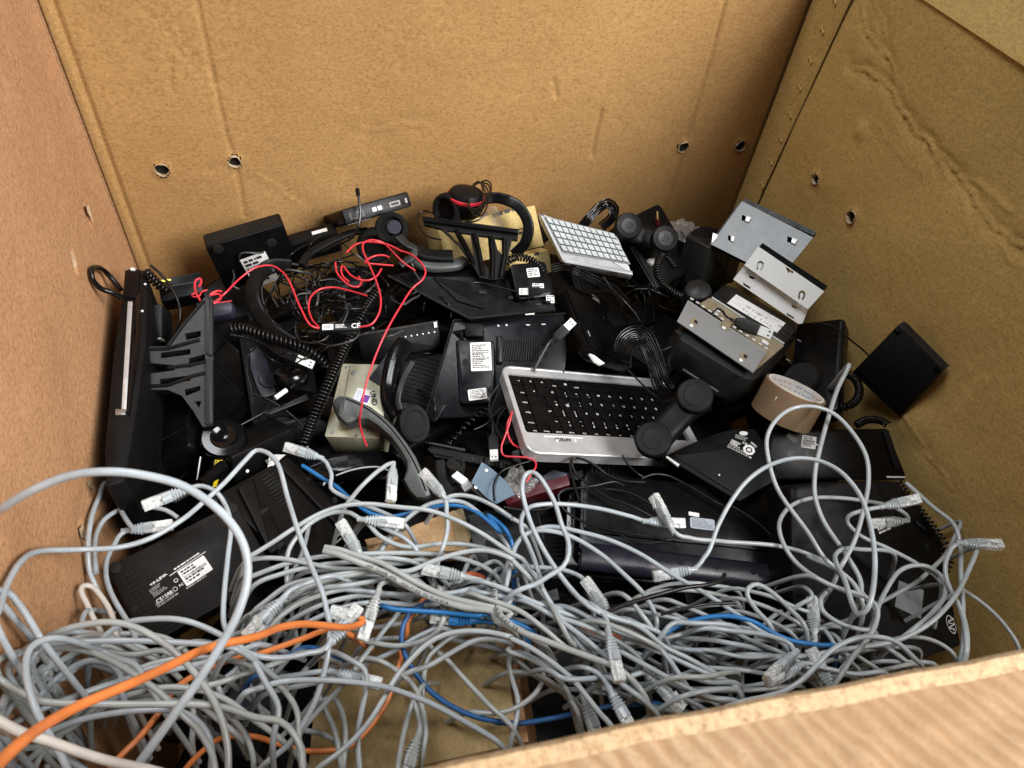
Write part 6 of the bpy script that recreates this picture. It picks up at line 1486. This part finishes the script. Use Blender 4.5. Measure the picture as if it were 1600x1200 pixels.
N(G, [.40,.405,.41,.415,.42,.415,.40,.395], 'grey cable rising from the left under the orange cable to the tall loop', (ck, [(-20,1110),(60,1040),(200,940),(400,890),(600,860),(800,845),(950,850),(1100,790),(1300,730),(1450,722),(1600,775)]), (cm, [(200,700),(290,790),(380,900),(480,1020),(600,1160)]), (cn, [(700,480)]))
PT2, PT2p = N(Ww, [.40,.405,.41,.41], 'grey cable with small black print running up from the orange cable', (ck, [(-60,1135),(0,1105),(150,1030),(300,950),(450,900),(620,870),(740,850)]))
for i, (z, pts) in enumerate([(.40, [(400,962),(600,935),(800,902),(950,890),(1080,860)]), (.395, [(440,960),(640,972),(850,992),(1050,1000),(1250,982),(1400,950)]), (.395, [(100,1190),(250,1065),(400,1000),(500,972),(640,960)]), (.39, [(180,1190),(350,1085),(500,1030),(700,1000),(900,1010)]), (.385, [(250,1200),(300,1180),(500,1090),(650,1052),(800,1048),(1000,1060),(1200,1055),(1320,1060)]), (.38, [(20,1230),(180,1100),(330,1010),(480,950),(620,915)]), (.378, [(500,905),(700,880),(900,905),(1100,960),(1300,1010),(1500,1060)]), (.372, [(300,860),(480,850),(700,870),(900,930),(1050,990)]), (.37, [(250,1000),(420,930),(640,900),(860,930),(1100,1010),(1350,1090)])]):
    N((G, Cc, Ww)[i % 3], [z, z+.006, z], 'grey cable strand packed in the thick bundle across the middle', (ck, pts), group=B_)
N(G, [.41,.41,.405,.40], 'grey cable with the big clear plug above the orange scrap', (ck, [(1128,850),(1285,882),(1400,905),(1500,960),(1600,1012)]), (cm, [(120,1050),(300,1140)]), ends='S')
N(G, [.405,.40,.395], 'grey plug standing up left of the crumpled carton', (ck, [(565,605),(640,735),(720,760),(860,770),(1000,800)]), ends='S')
N(Ww, [.415,.42,.415,.41], 'grey plug hanging down in front of the bundle above the carton', (ck, [(700,1165),(750,1020),(765,960),(800,920),(900,905)]), ends='S')
N(Cc, [.40,.40,.39], 'small clear plug beside the thin orange cable', (cl, [(635,640),(520,610),(400,600),(250,620),(100,650)]), ends='S')
N(Cc, [.43,.43,.42], 'pale plug at the left end of the bundle behind the orange cable', (ck, [(15,1185),(140,1050),(200,980),(330,920),(480,880)]), ends='S', rolls=(.8,0))
N(Cc, [.435,.44,.45,.46,.46], 'grey cable leaving a ribbed boot under the orange plug', (cl, [(595,255),(470,412),(400,455),(250,500),(100,512),(0,498)]), (cj, [(1500,470),(1420,500)]), ends='S')
N(Cc, [.44,.435,.43,.42,.41,.40], 'pale grey cable crossing the brown carton down to the front rim', (cl, [(-60,725),(0,708),(150,662),(400,650),(620,665),(800,692),(950,740),(1100,800),(1250,880),(1400,965),(1520,1045)]))
N(Ww, [.395,.39,.39,.40,.405], 'grey cable bowing under the blue plug above the carton', (cl, [(540,378),(700,410),(850,435),(950,430),(1050,400),(1130,350),(1165,280),(1165,180),(1150,90)]))
N(G, [.415,.415,.41,.40,.39], 'grey cable bent sharply and running straight down over the carton', (cl, [(470,470),(600,530),(680,588),(692,680),(665,820),(642,950),(640,1100),(655,1260)]))
N(G, [.40,.41,.415,.42,.42,.415,.41,.405], 'grey cable climbing from the bottom edge over the dark blue bow', (cl, [(370,1220),(550,1080),(700,920),(800,760),(870,640),(960,530),(1060,432),(1170,370),(1300,345),(1450,350),(1600,382)]), (cn, [(150,370),(300,440),(450,540),(580,650),(680,770),(760,870),(815,930)]))
N(Ww, [.385,.39,.385,.375], 'grey cable looping in front of the carton to a bottom plug', (cl, [(600,530),(660,512),(750,522),(850,570),(940,640),(1005,720),(1045,850),(1062,980),(1040,1120)]))
N(Ww, [.40,.38,.38], 'grey strand going straight down beside the bottom plug', (cl, [(885,1230),(910,1050),(950,880),(990,770),(1030,700)]))
N(Ww, [.385,.38], 'clear plug hanging at the bottom edge over the carton', (cl, [(945,1200),(1000,1040),(1020,950),(1010,860),(985,780)]), ends='S')
N(G, [.39,.395,.40,.40,.39], 'grey cable crossing the carton from the dark blue bow to the right', (cl, [(940,610),(1080,560),(1200,490),(1350,410),(1450,395),(1600,432)]), (cn, [(170,462),(300,510),(420,580),(520,680)]))
N(Ww, [.375,.37,.37,.365], 'grey cable crossing the bright carton corner diagonally', (cl, [(1040,400),(1100,450),(1180,510),(1300,640),(1450,800),(1600,945)]))
N(Ww, [.37,.365,.36], 'grey strand bending down at the left of the carton', (cl, [(400,760),(430,830),(490,960),(540,1220)]))
N(Ww, [.375,.37,.36], 'second grey strand bending down at the left of the carton', (cl, [(440,770),(490,765),(540,860),(560,1000),(545,1220)]))
N(Ww, [.37,.375,.37], 'grey cable forming a small arch over the carton top', (cl, [(1040,760),(1048,640),(1075,520),(1150,435),(1250,372),(1380,360)]))
N(G, [.36,.37,.38,.385,.38,.37], 'grey cable looping at the carton edge into a ribbed plug at the rim', (cn, [(205,990),(240,800),(195,620),(180,540),(195,488),(245,475),(330,510),(450,560),(560,620),(635,710),(660,800),(715,950)]), ends='E', rolls=(.2,.5))
N(Ww, [.36,.365,.37,.37], 'grey cable curling right of the corrugated edge', (cn, [(-60,850),(0,855),(150,850),(250,810),(340,740),(390,660),(395,580)]))
N(Ww, [.37,.375,.37], 'grey cable slanting through the dark gap above the rim', (cn, [(200,600),(350,620),(480,690),(560,770),(610,850)]))
N(Ww, [.365,.37,.365], 'grey cable parallel to the slanting one in the dark gap', (cn, [(200,505),(300,590),(450,690),(590,775)]))
N(Cc, [.405,.41,.405], 'grey cable with a bare plug hanging over the front rim', (cn, [(912,895),(830,745),(790,670),(740,610),(640,570)]), ends='S', rolls=(.1,0))
N(Cc, [.42,.42,.415], 'grey cable with an upright clear plug among the printed strands', (cn, [(848,545),(812,392),(805,320),(780,250),(700,180)]), ends='S')
N(Cc, [.40,.40,.395], 'grey cable running to a plug with raised clip near the rim', (cn, [(820,640),(900,632),(1000,632),(1065,628),(1235,800)]), ends='E', rolls=(0,.9))
N(Ww, [.395,.40,.395], 'grey cable with its plug standing over the dark hollow', (cm, [(665,835),(795,1020),(850,1080),(960,1140),(1100,1200)]), ends='S')
N(Cc, [.385,.385,.39], 'grey cable arching behind the plug over the dark hollow', (cm, [(230,740),(300,742),(420,750),(520,762),(600,790),(650,825)]))
N(Cc, [.40,.42,.43,.44,.445,.44,.43,.42], 'grey cable standing in a tall narrow loop in the middle', (cm, [(1130,1160),(1000,1108),(820,1058),(680,990),(560,870),(470,750),(400,640),(330,500),(280,350),(263,240),(285,165),(325,150),(370,180),(430,270),(470,350),(510,480),(550,580),(555,660),(520,740),(430,800),(350,850),(220,900)]))
N(Cc, [.405,.41,.41,.40,.39,.385], 'grey cable crossing to the lower of the paired plugs on the monitor', (cm, [(380,830),(300,600),(262,520),(262,430),(300,375),(400,352),(550,353),(750,380),(950,430),(1065,460),(1268,472)]), ends='E')
N(G, [.40,.395,.385,.375,.37,.375,.38,.375,.37], 'grey cable from the upper of the paired plugs across to the right', (cm, [(1085,300),(1188,488),(1250,540),(1350,570),(1480,580)]), (ch, [(600,950),(850,970),(1000,1010),(1150,1080)]), (co, [(400,600),(550,670),(650,750),(720,830),(772,900),(772,970),(700,1085),(600,1200)]), ends='S', rolls=(.7,0))
N(Cc, [.37,.38,.40,.42,.44,.455,.465,.47,.46,.44,.41,.39,.38], 'long grey cable arching high over the black foot and down at the right', (ch, [(240,1120),(405,1092),(495,1010),(550,870),(620,740),(700,640),(800,570),(920,533),(1040,540),(1150,590),(1250,700),(1305,840)]), (co, [(765,600),(752,800),(722,890),(680,920),(645,870),(600,730),(555,640),(548,590),(600,555),(700,560),(860,575)]), ends='S')
N(G, [.45,.44,.42,.40,.39,.385,.38], 'grey cable dropping from beside the tape roll across the phone base', (ch, [(1205,65),(1190,100),(1150,180),(1110,300),(1060,480),(1035,600),(1035,720),(1080,850),(1160,970)]), (co, [(520,470),(620,610),(682,720),(690,790)]), r=.0028)
N(G, [.38,.39,.41,.43,.445,.45,.445,.43,.41,.39,.38], 'grey cable making a round loop in front of the tape roll', (co, [(700,870),(650,750),(490,610),(400,470)]), (ch, [(850,690),(805,550),(795,430),(840,340),(930,280),(1030,273),(1130,310),(1220,400),(1290,520),(1302,650),(1270,820),(1230,950),(1160,1080)]), (co, [(570,660),(550,720)]))
N(G, [.41,.40,.385,.375,.37], 'grey cable whose plug points at the right wall above the phone', (co, [(1008,280),(835,318),(700,345),(625,372),(612,405),(680,480),(830,550),(1000,640),(1120,730)]), ends='S')
N(G, [.37,.375,.375,.38,.385,.385,.38], 'grey cable in a wide bend ending in a dim plug on the black phone', (co, [(765,415),(910,402),(940,380),(915,350),(850,320),(730,295),(560,275),(400,280),(290,330),(240,410),(250,500),(320,620),(450,720),(600,790),(730,842)]), ends='S')
N(G, [.41,.40,.39,.38,.37], 'grey cable with the outermost plug beside the right wall', (co, [(1490,535),(1262,525),(1190,560),(1155,640),(1165,740),(1220,850),(1262,960),(1268,1150)]), ends='S', rolls=(.6,0))
N(G, [.40,.39,.38,.375,.37], 'grey cable bending from the outermost plug back towards the bundle', (co, [(1325,560),(1280,680),(1220,800),(1100,940),(980,1022),(850,1072),(600,1110),(350,1150),(200,1160)]))
N(G, [.40,.39,.38,.36], 'grey cable hugging the right wall past the outermost plug', (co, [(935,190),(1080,320),(1200,420),(1235,520),(1240,700),(1252,900),(1238,1160)]), r=.0026, ends='C')
N(G, [.37,.38,.38,.375], 'grey cable arching over the grey square sticker', (co, [(760,960),(790,860),(830,780),(900,680),(980,648),(1060,655),(1140,715),(1155,800),(1080,910),(920,1045)]))
N(G, [.36,.345,.32], 'grey cable running up the dark right wall corner', (co, [(1240,790),(1280,800),(1400,890),(1500,1000),(1560,1110)]), r=.0024)
N(G, [.37,.375,.37], 'grey cable in a small open loop beside the white logo phone', (co, [(500,792),(468,835),(480,900),(560,960),(680,1000),(760,1010)]))
N(G, [.385,.395,.39], 'grey cable in a tight hairpin at the right end of the bundle', (co, [(195,990),(110,890),(62,810),(70,770),(120,752),(190,790),(290,880),(380,985)]))
N(G, [.37,.375,.37], 'grey cable with an upright ribbed plug at the right of the bundle', (co, [(425,880),(432,1010),(440,1060),(380,1085),(250,1070),(120,1060)]), ends='S', rolls=(.4,0))
N(Cc, [.39,.385,.38], 'grey cable ending in two bright plugs above the rim', (cp, [(340,520),(465,455),(520,440),(600,460),(760,490),(900,480)]), ends='S')
N(Cc, [.40,.395,.39], 'grey cable bent down into the upper of the bright plugs', (cp, [(345,495),(440,400),(410,335),(330,300),(150,275),(-20,265)]), ends='S', rolls=(.9,0))
N(Cc, [.375,.37], 'short clear plug sticking up at the rim right of the bright plugs', (cp, [(605,495),(640,560),(700,600),(760,640)]), ends='S')
N(Cc, [.40,.42,.43,.425,.41,.40], 'pale grey cable arching low along the front rim at the right', (cp, [(1090,450),(1060,420),(960,330),(850,303),(750,315),(640,370),(560,450),(490,520),(400,575),(300,605),(150,640)]))
N(G, [.38,.40,.405,.40,.39], 'grey cable dropping to the rim from the round loop', (cp, [(660,530),(740,410),(820,310),(868,200),(862,150),(800,100),(700,70),(620,40),(530,0)]))
hz = [(cm, [(1030,910),(1150,860),(1300,843),(1450,858),(1600,890)]), (cm, [(1080,988),(1300,1080),(1450,1140),(1600,1192)]), (cm, [(920,1010),(1050,1030),(1150,1050),(1290,1092)]), (cm, [(1160,948),(1280,990),(1400,1042),(1560,1120)]), (cm, [(1000,925),(1200,890),(1400,900),(1600,960)]), (cm, [(1180,1015),(1350,990),(1600,985)]), (co, [(-20,775),(100,795),(200,822),(330,880),(430,925)]), (co, [(-20,828),(150,870),(300,940),(390,1005)]), (co, [(-20,990),(100,998),(250,1003),(400,1005),(560,985)]), (co, [(-20,1145),(150,1140),(300,1150),(420,1170)]), (co, [(0,900),(120,930),(250,985),(330,1050)]), (co, [(340,870),(420,820),(380,770)]), (co, [(540,1030),(600,1100),(720,1180),(800,1240)]), (co, [(800,1080),(900,1150),(990,1220)]), (cp, [(-20,370),(200,405),(380,400),(560,395),(760,360),(900,335)]), (cp, [(-20,465),(120,465),(250,480),(350,505)]), (cp, [(-20,580),(150,575),(320,565),(480,550)]), (cp, [(-20,620),(180,640),(330,640)]), (cp, [(60,250),(250,330),(420,400),(560,500)]), (cp, [(640,480),(780,490),(900,470),(1060,440)]), (cp, [(590,260),(680,380),(780,480)]), (cp, [(850,330),(930,370),(1010,430)]), (cp, [(980,310),(1100,310),(1200,350),(1260,410)]), (cp, [(1220,60),(1290,200),(1310,330),(1300,420)]), (cp, [(860,430),(1000,430),(1150,440)])]
for i, (o_, pts) in enumerate(hz): N((G, Ww, G)[i % 3], [.355+.006*(i % 4), .362+.006*(i % 4), .352+.006*(i % 4)], 'grey cable strand lying in the dark bundle along the right side', (o_, pts), group='grey cables in the right bundle', r=.0024)
N(Cc, [.39,.395,.40,.395,.38], 'grey cable falling from the left over the monitor towards the rim', (cm, [(180,700),(205,640),(260,560),(330,520),(420,492),(520,500),(600,518),(800,572),(1000,662),(1200,790),(1400,905),(1600,1035)]), (co, [(120,1000),(260,1080)]))
N(Cc, [.40,.405,.405,.395,.385,.375], 'grey cable curving over the monitor and hooking down into the bundle', (cm, [(160,880),(190,740),(230,600),(300,530),(400,515),(560,550),(750,660),(900,790),(1020,910),(1090,1030),(1107,1110),(1085,1170)]))
lg_ = [[(-60,90),(0,102),(200,140),(450,190),(700,262),(880,330)], [(480,-20),(600,120),(800,240),(1000,320),(1150,440),(1330,530),(1600,705)], [(330,-20),(430,150),(530,300),(640,450),(720,520)], [(440,180),(500,290),(560,400),(640,470)], [(520,190),(800,322),(1000,420),(1200,510),(1400,602),(1600,692)], [(860,470),(1000,540),(1150,622),(1300,700),(1450,760),(1600,782)], [(820,640),(950,722),(1050,802),(1120,890)], [(-60,110),(0,130),(250,220),(400,330),(560,460),(720,520)], [(1100,440),(1180,520),(1260,640),(1330,730),(1480,800)], [(300,190),(500,260),(700,330),(900,430),(1000,520)], [(250,150),(420,230),(600,350),(760,480),(900,600),(1030,750)], [(700,280),(900,340),(1100,440),(1180,520)], [(1130,380),(1200,300),(1330,295),(1600,320)], [(900,120),(1010,240),(1130,430)], [(-40,30),(150,80),(330,160),(520,230),(700,300)], [(1200,640),(1400,630),(1600,600)], [(1260,620),(1420,660),(1600,670)], [(1250,760),(1400,720),(1600,712)], [(430,590),(520,640),(700,640),(860,620)]]
for i, pts in enumerate(lg_): N((Cc, G, Cc, Ww)[i % 4], [.40+.005*(i % 4), .408+.004*(i % 4), .398+.004*(i % 4), .385], 'grey cable strand in the sheaf fanning out towards the front rim', (cn, pts), group='grey cables fanning to the rim', r=.0026)
PT3, PT3p = N(Ww, [.405,.425,.425,.42,.415,.405], 'grey cable with a line of black print slanting to the front rim', (cn, [(90,60),(100,190),(150,270),(250,342),(400,402),(560,462),(700,512),(850,572),(940,640),(1030,755)]), r=.0032)
# lettering along the printed cables
def cable_print(ob, path, r, body, s0, size):
    mb = MB(); L = [0]
    for a, b in zip(path[:-1], path[1:]): L.append(L[-1]+(b-a).length)
    s = s0
    for c_ in body:
        if c_ != ' ':
            i = max(0, min(len(path)-2, int(np.searchsorted(L, s))-1)); a, b = path[i], path[i+1]; d = (b-a).normalized()
            if s > L[-1]-.01: break
            p = a.lerp(b, (s-L[i])/max(1e-6, L[i+1]-L[i])); n = (CAM-p).normalized(); n = (n-d*n.dot(d)).normalized(); u = n.cross(d)
            g = text_mb(c_, size, .02); m = M4((d, u, n)).transposed().to_4x4(); m.translation = p+n*(r+.0002)-u*size*.36
            mb.join(g.xf(m))
        s += size*.74
    if mb.v: child('print', mb, 'ink', ob)
cable_print(PT3, PT3p, .0032, 'VERIFIED TO TIA/EIA-568-B.2 CAT.5E', .045, .0042)
cable_print(PT, PTp, .0034, 'UTP 24AWG 4PR  VERIFIED TO TIA/EIA', .05, .0036)
cable_print(PT2, PT2p, .0029, 'TIA/EIA 568 CAT 5E PATCH  CABLE', .06, .0034)
# the knot of cables in the lower left and the layers under the bundle
rn = random.Random(5)
def filler(n, cxr, cyr, zr, lab, grp, seed, sp=(.4, 1.6), step=34, dir0=None):
    rn = random.Random(seed)
    for k in range(n):
        x, y = rn.uniform(*cxr), rn.uniform(*cyr); a = rn.uniform(0, 6.28) if dir0 is None else dir0+rn.gauss(0, .35); cv_ = rn.uniform(*sp)*rn.choice((-1, 1))*.3; P = []; z0 = rn.uniform(*zr)
        for i in range(rn.randint(6, 10)):
            P.append((x, y)); x += step*math.cos(a); y += step*.8*math.sin(a); a += cv_+rn.gauss(0, .12)
        N(rn.choice((G, Cc, Cc, Ww)), [z0, z0+rn.uniform(0,.03), z0+rn.uniform(-.02,.02)], lab, ((0,0,1), P), group=grp, r=.0026)
rl = random.Random(19)
for k in range(15):                                     # big slack loops heaped in the corner
    cx_, cy_ = rl.uniform(60, 300), rl.uniform(1090, 1260); R_ = rl.uniform(90, 270); sq = rl.uniform(.5, .9); a0 = rl.uniform(2.6, 4.2); sp = rl.uniform(1.6, 3.6); tl = rl.gauss(-.15, .35); z0 = rl.uniform(.37, .455)
    P = []
    for i in range(9):
        a = a0+sp*i/8; x, y = R_*math.cos(a), R_*sq*math.sin(a); P.append((cx_+x*math.cos(tl)-y*math.sin(tl)+rl.gauss(0, 4), cy_+x*math.sin(tl)+y*math.cos(tl)+rl.gauss(0, 4)))
    N(rl.choice((G, Cc, Cc, Ww)), [z0, z0+.02, z0+.01, z0-.01], 'grey cable loop tangled in the lower left corner of the box', ((0,0,1), P), group='grey cables in the lower left tangle', r=.0026)
filler(7, (10, 230), (1070, 1160), (.37, .42), 'grey cable strand rising from the lower left tangle to the bundle', 'grey cables leaving the left tangle', 42, sp=(.0, .35), dir0=-.45)
filler(10, (240, 480), (1030, 1180), (.335, .375), 'grey cable strand below the orange cables beside the carton', 'grey cables beside the carton', 43, sp=(.0,.4), dir0=-.75)
filler(6, (480, 700), (960, 1060), (.335, .36), 'grey cable strand crossing the upper part of the brown carton', 'grey cables over the carton', 46, sp=(.0,.6), dir0=-.3)
filler(9, (860, 1080), (960, 1090), (.33, .36), 'grey cable strand deep in the hollow behind the front rim', 'grey cables behind the front rim', 44, sp=(.0,.5), dir0=.35)
filler(7, (1130, 1310), (950, 1080), (.31, .345), 'grey cable strand in the shade near the right front corner', 'grey cables in the right corner', 45, sp=(.1,.8))
